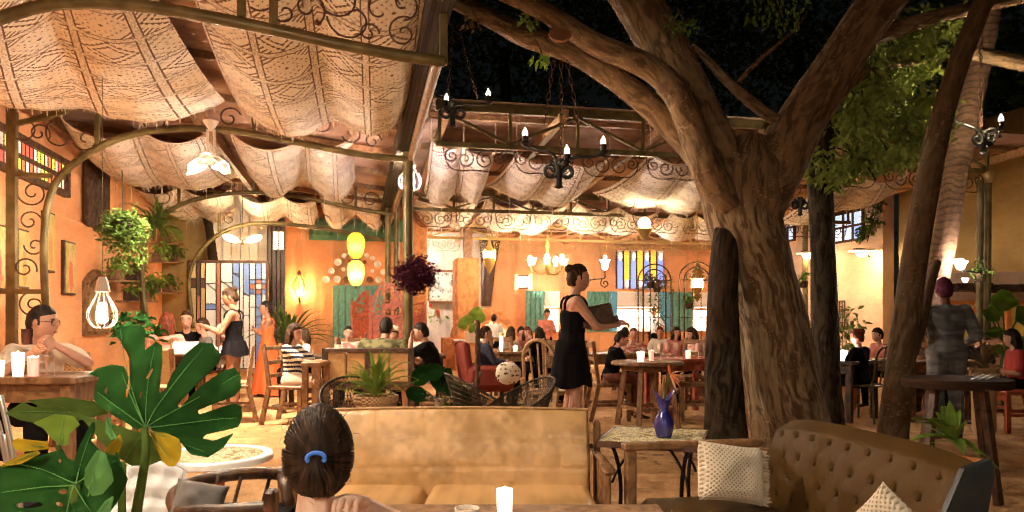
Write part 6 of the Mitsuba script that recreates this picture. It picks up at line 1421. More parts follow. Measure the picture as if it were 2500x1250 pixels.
part(k, 'back_panel', M().box(at(-20, 1060, Yf_ + .05), (.16, .02, .24)), BLK); part(k, 'seat', M().box(at(-30, 1250, Yf_) , (.3, .3, .03)), BLK)
for px in (20, 34): part(k, 'leg', M().cyl(at(px, 1250, Yf_), gnd(px + 14, Yf_), .012, 6), 'mat_steel')

# small things on the tables -------------------------------------------------------
zt1 = .882
def on(px, Y, z): return gnd(px, Y, z)
for px, Y, r, h, col, L, lab in ((-2, 4.5, .03, .10, (1, .55, .38), 9, 'candle glass cut by the left edge of the picture'), (44, 4.55, .036, .145, (1, .72, .46), 16, 'tall bright candle glass in front of the man in glasses'), (81, 4.55, .034, .12, (1, .10, .10), 6, 'red candle glass in front of the man in glasses')):
    candle(on(px, Y, zt1), lab, r, h, (1, .62, .34), L, .6, col)
for px, lab in ((106, 'left of the two tall clear tumblers on the left table'), (123, 'right of the two tall clear tumblers on the left table')):
    put(thing('tumbler', lab, 'glass'), M().lathe([(.001, 0), (.024, 0), (.028, .13), (.026, .13), (.023, .01), (.001, .01)], on(px, 4.55, zt1), 16), 'mat_glass', 40)
k = thing('drinking_glass', 'dark glass held by the man in glasses', 'glass'); put(k, M().lathe([(.001, -.05), (.030, -.05), (.034, .05), (.031, .05), (.027, -.04), (.001, -.04)], at(66, 822, 4.66), 16), flat((.03, .012, .012), .15), 40)
def bottle(c, lab, rgb=(.05, .025, .015), h=.28, label_=True):
    k = thing('bottle', lab, 'bottle'); part(k, 'glass', M().lathe([(.001, 0), (.033, 0), (.036, .02), (.036, h * .55), (.030, h * .66), (.013, h * .78), (.012, h), (.001, h)], c, 14), flat(rgb, .12, 0, .6), 40)
    if label_: part(k, 'paper_label', M().lathe([(.0368, h * .18), (.0368, h * .46)], c, 14), flat((.62, .50, .34)))
bottle(on(389, 9.4, .75), 'red hot sauce bottle with a white cap on the shelf table', (.45, .06, .03), .30)
bottle(on(362, 9.6, .75), 'second bottle left of the hot sauce on the shelf table', (.42, .08, .05), .26)
bottle(on(827, 10.6, .76), 'left of two dark bottles before the teal door'); bottle(on(894, 10.9, .76), 'right of two dark bottles before the carved screen')
for i, (px, Y) in enumerate(((505, 10.6), (525, 10.5), (541, 10.7))): candle(on(px, Y, .752), ['left', 'middle', 'right'][i] + ' candle glass of the three beside the standing waitress', .035, .10, (1, .68, .42), 14, .5)
candle(on(2058, 9.05, .742), 'very bright white table lamp in front of the woman in the black dress', .05, .12, (1, .9, .8), 40, .9); candle(on(1564, 8.45, .762), 'bright candle glass on the round table', .045, .11, (1, .66, .40), 22, .8)
candle(on(1590, 8.6, .762), 'dim red candle glass beside the bright one on the round table', .032, .12, (1, .35, .22), 5, .3); candle(on(1224, 11.6, .752), 'tall white candle on the table behind the red armchair', .03, .22, (1, .8, .55), 15, .5)
candle(on(1258, 11.5, .752), 'short candle glass on the table behind the red armchair', .04, .09, (1, .7, .45), 8, .3); candle(on(840, 10.0, .762), 'candle glass on the long dark table before the teal door', .035, .08, (1, .5, .35), 9, .4)
candle(on(1512, 11.1, .742), 'candle glass on the table behind the man in black', .035, .12, (1, .55, .34), 9, .3); candle(on(1680, 9.5, .742), 'candle glass on the reddish table by the dark trunk', .035, .10, (1, .6, .4), 8, .3)
candle(on(2228, 9.3, .742), 'candle glass on the table between the leaning trunks', .03, .09, (1, .6, .3), 5, .3)
for i, px in enumerate((1525, 1540, 1612, 1630, 1650, 1705)):
    k = thing('wine_glass', ['first', 'second', 'third', 'fourth', 'fifth', 'sixth'][i] + ' glass from the left around the candle lit round table', 'glass'); c = on(px, [11.2, 11.1, 8.7, 9.6, 9.6, 9.4][i], .765 if i == 2 else .745)
    put(k, M().lathe([(.001, 0), (.03, .002), (.004, .008), (.004, .08), (.03, .11), (.036, .15), (.030, .20), (.028, .20), (.034, .15), (.028, .112), (.001, .09)], c, 14), flat((.62, .40, .30), .1, 0, .7), 40)
k = thing('menu', 'open white menu held by the woman with red hair', 'menu'); put(k, M().box(at(452, 850, 10.3), (.34, .02, .20), rotz(10) @ rot([1, 0, 0], -35)), flat((.62, .55, .50)))
k = thing('order_pad', 'small order pad in the hands of the waitress in black', 'notepad'); put(k, M().box(at(540, 796, 9.62), (.09, .12, .012), rotz(10) @ rot([1, 0, 0], 25)), flat((.3, .2, .15)))
k = thing('serving_tray', 'dark wooden serving tray carried by the waitress near the sofa', 'tray'); c = at(1462, 790, 7.1); Rm = rotz(5) @ rot([0, 1, 0], -12)
part(k, 'base', M().box(c, (.34, .26, .02), Rm), 'mat_wood_dark'); part(k, 'box', M().box(c + ZZ * .10, (.24, .2, .16), Rm, .02), 'mat_wood_dark')
for s_ in (-1, 1): part(k, 'rim', M().box(c + Rm @ A_([0, s_ * .13, .025]), (.34, .015, .05), Rm), 'mat_wood_dark')

# ---------------------------------------------------------------- trees
def limb(pts, radii, n, sides, seed, rough=.10, ridge=True):
    """a bark covered limb through pts with radii, its surface ridged lengthwise"""
    c = spline(pts, n); q0 = np.asarray(pts, float); s_ = np.r_[0, np.cumsum(np.linalg.norm(np.diff(q0, axis=0), axis=1))]; s_ /= s_[-1]
    r = np.interp(np.linspace(0, 1, n), s_, radii); m_ = sides + 1
    L = np.r_[0, np.cumsum(np.linalg.norm(np.diff(c, axis=0), axis=1))][:, None]
    t = nrm(np.gradient(c, axis=0)); fa = nrm(np.cross(t, A_([0, -1.0, 0.02]) if True else 0)); fa = nrm(np.cross(t, fa)); fb = np.cross(t, fa)   # the seam is turned away from the guests' side
    if (fa @ A_([0, 1, 0])).mean() < 0: fa, fb = -fa, -fb
    an = np.arange(m_) / sides * 2 * np.pi
    ca, sa = np.cos(an)[None], np.sin(an)[None]
    big = meshkit.fbm(np.stack(np.broadcast_arrays(ca * 1.4 + seed, sa * 1.4, L * .8), -1), 3, seed) - .5
    rd = meshkit.fbm(np.stack(np.broadcast_arrays(ca * 6 + L * .5, sa * 6 - L * .4, L * 2.4 + seed), -1), 3, seed + 2) - .5
    lump = np.abs(meshkit.noise(np.stack(np.broadcast_arrays(ca * 1.2 + seed, sa * 1.2, L * 3.0), -1), seed + 5) - .5)
    f = 1 + rough * 2.2 * big + (rough * 1.5 * rd if ridge else 0) + rough * .8 * (lump - .25)
    P = c[:, None] + (r[:, None] * f)[..., None] * (ca[..., None] * fa[:, None] + sa[..., None] * fb[:, None])
    uv = np.stack(np.broadcast_arrays(an[None] * float(np.mean(r)) + seed * 3.7, L + seed), -1)
    mm = M().grid(P[:, ::-1], uv[:, ::-1]); mm.has_uv = True
    return mm
k = thing('big_tree', 'big rough barked tree with a forked trunk standing behind the brown sofa', 'tree')
Yt = 7.3; P3 = lambda x, y, dy=0: at(x, y, Yt + dy)
part(k, 'trunk', limb([P3(1945, 1110), P3(1932, 1040), P3(1908, 940), P3(1885, 800), P3(1858, 680), P3(1828, 580), P3(1812, 490), P3(1822, 400), P3(1835, 330)], [.43, .375, .345, .335, .335, .35, .39, .33, .12], 90, 72, 1, .11), 'mat_bark', True)
part(k, 'limb', limb([P3(1790, 520), P3(1760, 420, -.02), P3(1700, 290, .05), P3(1640, 160, .1), P3(1575, 40, .15), P3(1500, -80, .2), P3(1390, -260, .3), P3(1330, -460, .5)], [.27, .275, .255, .245, .23, .21, .15, .05], 90, 56, 2, .10), 'mat_bark', True)
part(k, 'limb', limb([P3(1850, 500), P3(1900, 400, .02), P3(1970, 270, .1), P3(2050, 150, .15), P3(2150, 10, .2), P3(2240, -100, .25), P3(2370, -280, .4), P3(2450, -480, .6)], [.28, .27, .235, .225, .22, .20, .14, .05], 90, 56, 3, .10), 'mat_bark', True)
part(k, 'branch', limb([P3(1780, 500, -.25), P3(1735, 430, -.3), P3(1690, 320, -.32), P3(1630, 200, -.35), P3(1530, 140, -.4), P3(1430, 95, -.45), P3(1330, 30, -.5), P3(1200, -30, -.6), P3(1040, -120, -.6)], [.14, .15, .13, .125, .115, .105, .09, .075, .03], 90, 32, 4, .12), 'mat_bark', True)
part(k, 'branch', limb([P3(1760, 450, -.1), P3(1690, 360, -.05), P3(1600, 270, 0), P3(1500, 190, 0), P3(1400, 130, 0), P3(1280, 85, 0), P3(1160, 25, 0), P3(1040, -25, 0), P3(900, -110, .1)], [.16, .15, .13, .12, .11, .105, .09, .065, .025], 90, 32, 5, .12), 'mat_bark', True)
part(k, 'branch', limb([P3(1935, 318, .05), P3(1850, 262, -.05), P3(1800, 220, -.1), P3(1740, 160, -.05), P3(1690, 110, 0)], [.06, .058, .052, .04, .025], 30, 16, 6), 'mat_bark', True)
part(k, 'branch', limb([P3(1802, 205, -.1), P3(1850, 150, 0), P3(1920, 90, .1), P3(1970, 30, .2)], [.03, .024, .018, .01], 24, 10, 7), 'mat_bark', True)
part(k, 'branch', limb([P3(2000, 290, .3), P3(2060, 215, .5), P3(2150, 160, .7), P3(2260, 145, .9), P3(2360, 100, 1.0)], [.10, .075, .06, .05, .03], 40, 18, 8), 'mat_bark', True)
part(k, 'branch', limb([P3(2090, 110, .2), P3(2220, 60, .4), P3(2350, 25, .5), P3(2520, -10, .6)], [.10, .085, .07, .06], 40, 18, 9), 'mat_bark', True)
part(k, 'branch', limb([P3(2330, 120, 1.4), P3(2430, 140, 1.4), P3(2540, 165, 1.4)], [.07, .085, .09], 24, 16, 10), 'mat_bark', True)
k = thing('tree_trunk', 'dark straight trunk in deep shade left of the big tree', 'tree')
Y2 = 7.0
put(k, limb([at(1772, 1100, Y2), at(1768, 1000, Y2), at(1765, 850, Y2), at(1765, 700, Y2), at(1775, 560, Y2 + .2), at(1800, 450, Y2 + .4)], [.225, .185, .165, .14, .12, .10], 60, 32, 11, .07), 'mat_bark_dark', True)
k = thing('tree_trunk', 'slender dark trunk right of the big tree', 'tree')
Y3 = 8.6
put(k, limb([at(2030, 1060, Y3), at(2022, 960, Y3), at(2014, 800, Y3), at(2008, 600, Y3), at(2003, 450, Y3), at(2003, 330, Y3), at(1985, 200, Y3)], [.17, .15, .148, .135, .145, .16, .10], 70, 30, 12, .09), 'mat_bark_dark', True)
k = thing('tree_trunk', 'tall smooth trunk leaning to the right with dark rings', 'tree')
Y4 = 7.0
part(k, 'trunk', limb([at(2175, 1100, Y4), at(2190, 960, Y4), at(2215, 760, Y4), at(2262, 460, Y4), at(2310, 250, Y4), at(2370, 80, Y4), at(2430, -60, Y4), at(2540, -300, Y4), at(2600, -500, Y4)], [.145, .132, .12, .112, .10, .09, .085, .06, .02], 70, 26, 13, .05, False), 'mat_bark_smooth', True)
part(k, 'branch', limb([at(2205, 905, Y4 - .05), at(2232, 850, Y4), at(2258, 760, Y4 + .1), at(2290, 640, Y4 + .3)], [.06, .05, .045, .035], 30, 16, 14, .06), 'mat_bark_smooth', True)
k = thing('palm_tree', 'leaning palm trunk with pale rings behind the leaning tree', 'tree')
Y5 = 9.6
part(k, 'trunk', limb([at(2215, 1000, Y5), at(2255, 800, Y5), at(2300, 620, Y5), at(2330, 450, Y5), at(2360, 300, Y5), at(2392, 150, Y5), at(2420, 0, Y5), at(2465, -280, Y5)], [.16, .15, .145, .14, .14, .14, .13, .12], 100, 24, 15, .05), 'mat_palm_bark', True)
mm = M(); pts_ = spline([at(2215, 1000, Y5), at(2255, 800, Y5), at(2300, 620, Y5), at(2330, 450, Y5), at(2360, 300, Y5), at(2392, 150, Y5)], 60)
for i, c in enumerate(pts_): mm.lathe([(.141, .02), (.149, .0), (.141, -.022)], c, 14)
part(k, 'trunk_rings', mm, 'mat_palm_bark', True)

# ---------------------------------------------------------------- leaves
def leaf_quads(C, size, g, droop=.5, aspect=.45, face=None):
    """many small pointed leaves: two bent triangles pairs each"""
    n = len(C); r = np.random.default_rng(g)
    a_ = r.random(n) * 2 * np.pi; dz = r.normal(-droop, .45, n)
    d = nrm(np.stack([np.cos(a_), np.sin(a_), dz], -1)); s_ = nrm(np.cross(d, nrm(r.normal(0, 1, (n, 3)) + A_([0, 0, 1.2])))); up = np.cross(s_, d)
    l = size * (.6 + .8 * r.random(n))[:, None]; w = l * aspect / 2
    b, t = C, C + d * l - ZZ * 0; mid = C + d * l * .45 + up * l * .06
    V = np.stack([b, mid + s_ * w, t - up * l * .08, mid - s_ * w, mid - up * l * .02], 1).reshape(-1, 3)
    f = np.arange(n)[:, None] * 5; F_ = np.vstack([np.hstack([f, f + 1, f + 4]), np.hstack([f + 1, f + 2, f + 4]), np.hstack([f + 2, f + 3, f + 4]), np.hstack([f + 3, f, f + 4])])
    return V, F_
def cloud(n, c, rad, g, clumps=0):
    r = np.random.default_rng(g)
    if clumps:
        K = nrm(r.normal(0, 1, (clumps, 3))) * (r.random((clumps, 1)) ** .4) * rad * .85 + c
        return K[r.integers(0, clumps, n)] + r.normal(0, 1, (n, 3)) * np.asarray(rad) * .17
    return nrm(r.normal(0, 1, (n, 3))) * (r.random((n, 1)) ** .4) * rad + c
C = np.vstack([cloud(900, P3(x, y, .6), A_([1.5, 1.2, .8]), 400 + x, 22) for x, y in ((1350, -480), (1850, -560), (2450, -520))]); v, f = leaf_quads(C, .13, 410, .6); part('big_tree', 'crown', M().add(v, f), 'mat_leaf', kind='stuff')
# hanging foliage right of the big tree
k = thing('hanging_vine', 'mass of small green leaves hanging between the big tree and the leaning trunk', 'plant')
spots = [(2100, 250, 70, 60), (2180, 200, 60, 70), (2060, 340, 60, 60), (2140, 330, 80, 50), (2230, 260, 60, 60), (2260, 120, 40, 70), (2200, 130, 50, 50), (2030, 400, 40, 40), (2110, 400, 70, 40), (2040, 430, 30, 30), (2290, 80, 30, 40), (2150, 70, 60, 50), (2090, 180, 40, 50), (2240, 340, 60, 40), (2280, 300, 30, 60)]
r = np.random.default_rng(5); V = []
for x, y, sx, sy in spots:
    c = at(x, y, 8.2); n = int(sx * sy * .115); V.append(cloud(n, c, A_([sx / F * 8.2 * 1.3, .7, sy / F * 8.2 * 1.3]), x, 16))
C = np.vstack(V); v, f = leaf_quads(C, .105, 3, .9)
part(k, 'leaves', M().add(v, f), 'mat_leaf_vine', kind='stuff')
mm = M()
for x, y, sx, sy in spots: mm.tube(spline([at(x - sx, y - sy, 8.3), at(x, y, 8.2), at(x + sx * .4, y + sy, 8.1)], 10), .008, 5)
part(k, 'stems', mm, 'mat_bark_dark', kind='stuff')
k = thing('hanging_vine', 'thin vine sprigs trailing over the pale pink wall beside the blue window', 'plant')
C = np.vstack([cloud(60, ap(x, y, AR - .15), A_([.18, .12, .22]), x) for x, y in ((2125, 530), (2115, 560), (2140, 500), (2100, 575), (2135, 545))]); v, f = leaf_quads(C, .12, 4, .6); part(k, 'leaves', M().add(v, f), 'mat_leaf', kind='stuff')
part(k, 'stem', M().tube(spline([ap(2170, 470, AR - .1), ap(2140, 520, AR - .1), ap(2118, 590, AR - .1)], 10), .012, 5), 'mat_bark_dark')
# sprigs on the branches and the night canopy above
for i, (x, y, n, rx, lab) in enumerate(((1287, 45, 22, .10, 'small bright leaf sprig on the upper branch near the top'), (1322, 138, 20, .09, 'small bright leaf sprig hanging under the lower branch'), (1668, 60, 60, .16, 'leaf sprig at the top between the two big limbs'), (1900, 20, 170, .34, 'leafy twigs at the top between the two big limbs'), (1160, 50, 26, .12, 'dry pinkish sprig hanging at the corner of the iron arch'))):
    k = thing('leaf_sprig', lab, 'leaves'); C = cloud(n, at(x, y, 6.9), A_([rx, .1, rx * .8]), i + 40); v, f = leaf_quads(C, .10 if i < 2 else .07, i, 1.2); part(k, 'leaves', M().add(v, f), 'mat_leaf_dry' if i == 4 else 'mat_leaf_lime' if i < 2 else 'mat_leaf', kind='stuff')
    part(k, 'twig', M().tube(spline([at(x - 14, y - 40, 6.95), at(x, y - 10, 6.9), at(x + 12, y + 25, 6.9)], 8), .006, 5), 'mat_bark')
for i, (x, y, Y, rx, rz, n, lab) in enumerate(((1230, 120, 24, 4.5, 3.2, 2600, 'dark leafy night tree behind the left end of the front truss'), (1560, 60, 27, 6, 4, 2800, 'dark leafy night tree behind the big tree fork'), (1950, 120, 25, 5, 4, 2800, 'dark leafy night tree between the big limbs and the vine'), (2300, 200, 22, 4.5, 4.5, 3200, 'dark leafy night tree behind the leaning trunks'), (2480, 420, 18, 2.6, 3.4, 2600, 'dark green tree at the right edge beyond the corner post'))):
    k = thing('night_tree', lab, 'tree'); c = at(x, y, Y); C = cloud(n, c, A_([rx, 2.2, rz]), i + 60, 46); v, f = leaf_quads(C, .34, i + 9, .4); part(k, 'crown', M().add(v, f), 'mat_leaf', kind='stuff')
    part(k, 'trunk', limb([gnd(x, Y), gnd(x + 10, Y, 3.5), c], [.35, .28, .15], 30, 14, i + 20), 'mat_bark_dark', True)

# ---------------------------------------------------------------- plants
def topiary(lab, c, R, n, mt, sz, g, flow=False):
    k = thing('topiary_plant', lab, 'plant'); r = np.random.default_rng(g)
    d = nrm(r.normal(0, 1, (n, 3))); C = c + d * A_([1.05, 1, .92]) * R * (.5 + .62 * r.random((n, 1)) ** .8) * (1 + .32 * (meshkit.noise(d * 3 + g, g)[:, None] - .5) * 2); v, f = leaf_quads(C, sz, g + 1, .1)
    part(k, 'leaves', M().add(v, f), mt, kind='stuff')
    part(k, 'core', M().ell(c, R * .62), 'mat_bark_dark', True)
    return k
k = topiary('round green hanging plant above the wire cage lamp', at(303, 560, 8.6), .245, 1900, 'mat_leaf', .055, 31)
C = cloud(230, at(312, 622, 8.6), A_([.26, .2, .18]), 77); v, f = leaf_quads(C, .06, 78, 1.0); part(k, 'trailing_leaves', M().add(v, f), 'mat_leaf', kind='stuff')
part(k, 'hanging_wire', M().cyl(at(300, 520, 8.6), at(298, 415, 8.6), .006, 5), 'mat_black_iron')
topiary('ball of dark red leaves around the round olive post', at(1014, 672, 9.8), .24, 2300, 'mat_leaf_purple', .06, 33)
def blade(p, q, w, th=.004, arch=.2, n=12, nrm_up=None):
    """a strap leaf from p to q arching upward"""
    t = np.linspace(0, 1, n); L = np.linalg.norm(q - p); d = nrm(q - p)
    c = p + (q - p) * t[:, None] + ZZ * (arch * L * 4 * t * (1 - t))[:, None]
    s_ = nrm(np.cross(d, ZZ) + 1e-4); tt = nrm(np.gradient(c, axis=0)); up = nrm(np.cross(s_, tt))
    wd = w * np.minimum(1, t * 6 + .15) ** .5 * (1 - t ** 2.6) + .001
    P = np.stack([c - s_ * wd[:, None] / 2 + up * wd[:, None] * .18, c, c + s_ * wd[:, None] / 2 + up * wd[:, None] * .18], 1)
    return M().slab(P, th)
def strap_plant(lab, c, leaves, mt, w, name='potted_plant', pot=None, potmat='mat_clay', arch=.15, dry=0):
    k = thing(name, lab, 'plant')
    for i, q in enumerate(leaves): part(k, 'leaf', blade(c, q, w * (.8 + .4 * ((i * 7) % 5) / 5), arch=arch), 'mat_leaf_dry' if i < dry else mt, True)
    if pot:
        r_, h = pot; b = A_([c[0], c[1], 0]); part(k, 'pot', M().lathe([(.001, h * .02), (r_ * .66, .0), (r_, h * .9), (r_ * 1.08, h * .9), (r_ * 1.08, h), (r_ * .92, h), (r_ * .9, h * .85), (.001, h * .84)], b, 20), potmat, 40)
    return k
def fan(c, n, L, el0, el1, g, az=(0, 360)):
    r = np.random.default_rng(g); o = []
    for i in range(n):
        a_ = math.radians(az[0] + (az[1] - az[0]) * (i + r.random() * .6) / n); e = math.radians(el0 + (el1 - el0) * r.random()); o.append(c + A_([math.cos(a_) * math.cos(e), math.sin(a_) * math.cos(e), math.sin(e)]) * L * (.7 + .5 * r.random()))
    return o
c = gnd(705, 14.2, .75); strap_plant('tall potted palm with arching blades left of the wall sconce', c, fan(c, 34, .95, -10, 80, 3), 'mat_leaf', .07, pot=(.28, .75), arch=.18)
c = gnd(918, 6.6, .56); k = strap_plant('spider fern in a woven basket beside the bucket chair', c, fan(c, 52, .36, 5, 80, 4), 'mat_leaf_lime', .022, pot=(.19, .56), potmat='mat_woven', arch=.22)
c = gnd(1090, 7.9, .25); kk = thing('broad_leaf_plant', 'low plant with broad dark leaves behind the small flower vase', 'plant')
for i, (x, y, w, h, a_) in enumerate(((1040, 910, 62, 30, -35), (1085, 925, 50, 40, -60), (1028, 962, 56, 26, 15), (1120, 955, 60, 30, 30), (1065, 905, 40, 30, -20), (1135, 985, 44, 18, 25))):
    e = at(x, y, 7.8 - .06 * i); rx, rz = w / F * 7.8 / 2 * 1.3, h / F * 7.8 / 2 * 1.4
    t = np.linspace(-1, 1, 14); s_ = np.linspace(-1, 1, 7); TT, SS = np.meshgrid(t, s_, indexing='ij'); ww = np.clip(1 - TT ** 2, 0, 1) ** .8 * (1 - .45 * TT) * (1 + .06 * np.sin(TT * 9 + i))
    P = np.stack([TT * rx, -.10 * np.abs(SS) * ww - .08 * TT ** 2, SS * ww * rz], -1) @ rot([0, 1, 0], a_).T + e
    part(kk, 'leaf', M().slab(P, .003), 'mat_leaf_deep', True); part(kk, 'stalk', M().tube(spline([e, (e + c) / 2 + ZZ * .05, c - ZZ * .25], 8), .007, 5), 'mat_leaf')
c = at(2325, 1075, 4.3); strap_plant('dracaena with broad upright bright leaves behind the brown sofa', c, [at(x, y, 4.3 + dy) for x, y, dy in ((2318, 978, .05), (2285, 1005, .1), (2300, 990, .12), (2250, 1030, .0), (2225, 1022, -.1), (2345, 1000, .05), (2360, 1030, -.05), (2270, 1020, -.1), (2335, 1040, -.15), (2395, 1110, -.15), (2440, 1145, -.1), (2210, 1085, -.05), (2355, 1110, -.2))], 'mat_leaf_lime', .075, pot=(.15, .42), arch=.12)
k = thing('urn', 'tall pale clay urn with a dry plant beside the corner post', 'urn'); c = gnd(2402, 7.7)
part(k, 'body', M().lathe([(.001, 0), (.09, 0), (.11, .1), (.115, .45), (.14, .62), (.13, .70), (.15, .72), (.14, .74), (.11, .70), (.001, .66)], c, 20), flat((.42, .27, .13), .8), 40)
cc = c + ZZ * .72
for q in fan(cc, 46, .30, -60, 85, 8): part(k, 'leaf', blade(cc, q, .02, arch=.25), 'mat_leaf_dry', True)
k = thing('broad_leaf_plant', 'tall plant with large lime leaves at the right edge behind the corner post', 'plant'); base = gnd(2455, 8.8)
for i, (x, y, w, h, a_) in enumerate(((2445, 735, 66, 46, 10), (2422, 758, 40, 50, 60), (2412, 770, 44, 34, 30), (2420, 810, 50, 24, -10), (2490, 770, 40, 50, -30), (2478, 840, 40, 50, -60), (2492, 845, 36, 60, -80), (2425, 855, 30, 26, 20))):
    e = at(x, y, 8.8 - .05 * i); rx, rz = w / F * 8.8 / 2 * 1.1, h / F * 8.8 / 2 * 1.1
    TT, SS = np.meshgrid(np.linspace(-1, 1, 14), np.linspace(-1, 1, 7), indexing='ij'); ww = np.clip(1 - TT ** 2, 0, 1) ** .8 * (1 - .45 * TT) * (1 + .06 * np.sin(TT * 9 + i))
    P = np.stack([TT * rx, -.09 * np.abs(SS) * ww - .06 * TT ** 2, SS * ww * rz], -1) @ rot([0, 1, 0], a_).T + e
    part(k, 'leaf', M().slab(P, .003), 'mat_leaf_lime', True); part(k, 'stalk', M().tube(spline([e, (e + base) / 2 + ZZ * .5, base], 10), .009, 5), 'mat_leaf')
k = thing('potted_plant', 'dry looking twiggy plant between the slender trunk and the woman in black', 'plant'); c = at(2066, 850, 10.2)
C = cloud(160, at(2068, 810, 10.2), A_([.24, .2, .42]), 301, 14); v, f = leaf_quads(C, .11, 302, .5); part(k, 'leaves', M().add(v, f), 'mat_leaf_vine', kind='stuff')
mm = M()
for i in range(7): mm.tube(spline([c - ZZ * .3, c + A_([.05 * (i - 3), 0, .1]), at(2040 + 9 * i, 775 + 9 * (i % 3), 10.2)], 8), .007, 4)
part(k, 'stems', mm, 'mat_wood_pale', kind='stuff'); part(k, 'pot', M().lathe([(.001, 0), (.12, 0), (.17, .42), (.15, .42), (.001, .38)], A_([c[0], c[1], 0]), 16), 'mat_clay', 40)
# small pots on the corner post and on the iron arch
for i, (x, y, Y, lab) in enumerate(((2392, 672, 9.7, 'small hanging pot plant on the corner post'), (1962, 690, 13.0, 'leafy pot hung in front of the olive posts behind the tree'), (1588, 692, 14.2, 'small green sprig pot on the iron garden arch'), (1604, 702, 14.2, 'round brown pot on the iron garden arch'), (1682, 742, 14.2, 'dark pot plant on the right leg of the iron garden arch'))):
    k = thing('hanging_pot', lab, 'plant'); c = at(x, y, Y); part(k, 'pot', M().lathe([(.001, -.09), (.06, -.09), (.085, .02), (.08, .02), (.05, -.06)], c, 12), 'mat_wood_dark', 40)
    C = cloud(70, c + ZZ * .08, A_([.13, .1, .14]), 90 + i); v, f = leaf_quads(C, .09, i + 91, .5); part(k, 'leaves', M().add(v, f), ('mat_leaf', 'mat_leaf_lime', 'mat_leaf', 'mat_leaf_dry', 'mat_leaf')[i], kind='stuff')
# shelves with pots along the side wall
for i, (x0, x1, y, b, lab) in enumerate(((255, 345, 686, 11.6, 'wall shelf with dark planters under the hanging green plant'), (300, 370, 736, 12.4, 'lower wall shelf with planters behind the cage lamp'), (365, 440, 640, 14.6, 'wall shelf with a wooden box right of the hanging green plant'), (352, 430, 715, 14.0, 'wall shelf with trailing plants left of the leaded screen'), (395, 455, 595, 16.0, 'upper wall shelf with spiky plants'))):
    p, q = ap(x0, y, AL + .35), ap(x1, y, AL + .35); k = thing('wall_shelf', lab, 'shelf'); part(k, 'board', M().bar(p, q, .26, .035), 'mat_wood')
    for j in range(2):
        c = p + (q - p) * (.27 + .46 * j) + ZZ * .10
        k2 = thing('planter_box', ('near' if j == 0 else 'far') + ' planter on the ' + lab, 'planter'); part(k2, 'box', M().box(c, (.2, .34, .17), RB, .01), 'mat_wood_dark' if (i + j) % 2 else 'mat_wood')
        C = cloud(110, c + ZZ * .16 + A_([.04, 0, 0]), A_([.2, .26, .2]), 130 + i * 2 + j); v, f = leaf_quads(C, .11, i + j + 140, .7); part(k2, 'leaves', M().add(v, f), 'mat_leaf' if j else 'mat_leaf_lime', kind='stuff')
for i, (x, y, Y, lab) in enumerate(((390, 560, 13.6, 'spiky plant high on the side wall above the shelves'), (372, 545, 12.8, 'second spiky plant nearer the hanging green ball'))):
    c = at(x, y, Y); strap_plant(lab, c, fan(c, 22, .55, -50, 75, 200 + i), 'mat_leaf', .05, arch=.2)
k = thing('carved_mirror', 'ornate carved brown mirror frame leaning on the side wall behind the cage lamp', 'mirror')
p, q = ap(206, 820, AL + .1), ap(262, 664, AL + .1); w, h = abs((q - p) @ UB), q[2] - p[2]
o = sg.Polygon([(0, 0), (w, 0), (w, h * .8)] + [(w * (1 - t), h * (.8 + .2 * math.sin(math.pi * t))) for t in np.linspace(.05, .95, 9)] + [(0, h * .8)]); inn = o.buffer(-.17)
og = p; part(k, 'frame', M().poly(o.difference(inn), .06, B(AL + .06, p @ UB, p[2]), UB, ZZ), 'mat_wood'); part(k, 'glass', M().poly(inn, .01, B(AL + .06, p @ UB, p[2]), UB, ZZ), flat((.35, .22, .10), .2))
mm = M(); r = np.random.default_rng(2)
for j in range(60):
    s_ = o.buffer(-.08).exterior.interpolate(r.random(), normalized=True); mm.ell(B(AL + .125, p @ UB + s_.x, p[2] + s_.y), (.03 + .03 * r.random(), .04 + .03 * r.random(), .035 + .03 * r.random()), None, 7, 5)
part(k, 'carving', mm, 'mat_wood', True, kind='stuff')
k = thing('jungle_plant', 'dark leaved potted shrub below the cage lamp', 'plant'); c = at(330, 800, 9.0)
C = cloud(170, c, A_([.34, .2, .24]), 210); v, f = leaf_quads(C, .12, 211, .3); part(k, 'leaves', M().add(v, f), 'mat_leaf_deep', kind='stuff'); part(k, 'pot', M().lathe([(.001, 0), (.15, 0), (.2, .4), (.18, .4), (.001, .36)], A_([c[0], c[1], 0]), 16), 'mat_clay', 40)
part(k, 'stem', M().tube(spline([A_([c[0], c[1], .35]), c], 5), .02, 6), 'mat_bark_dark')
k = thing('potted_plant', 'lime green potted plant on the counter in front of the clay oven', 'plant'); c = bp(1150, 800, 17.6)
for i, (x, y, w, h) in enumerate(((1160, 765, 40, 26), (1140, 782, 36, 24), (1172, 775, 26, 30), (1130, 795, 24, 20), (1155, 800, 20, 30))):
    e = bp(x, y, 17.55 - .03 * i); part(k, 'leaf', M().ell(e, (w / F * 18 / 2, .05, h / F * 18 / 2), rot([0, 1, 0], 20 * (i - 2)), 12, 8), 'mat_leaf_lime', True)
part(k, 'stem', M().tube(spline([c - ZZ * .1, bp(1158, 775, 17.6)], 5), .02, 6), 'mat_leaf'); part(k, 'pot', M().lathe([(.001, -.28), (.12, -.28), (.17, 0), (.15, 0), (.001, -.04)], c - ZZ * .08, 14), 'mat_ceramic', 40)
k = thing('wall_flowers', 'sprig of pink flowers against the white wall above the man in black', 'flowers'); C = cloud(40, bp(1062, 770, 19.8), A_([.3, .1, .22]), 220); v, f = leaf_quads(C, .13, 221, .2); part(k, 'leaves', M().add(v, f), 'mat_leaf_lime', kind='stuff')
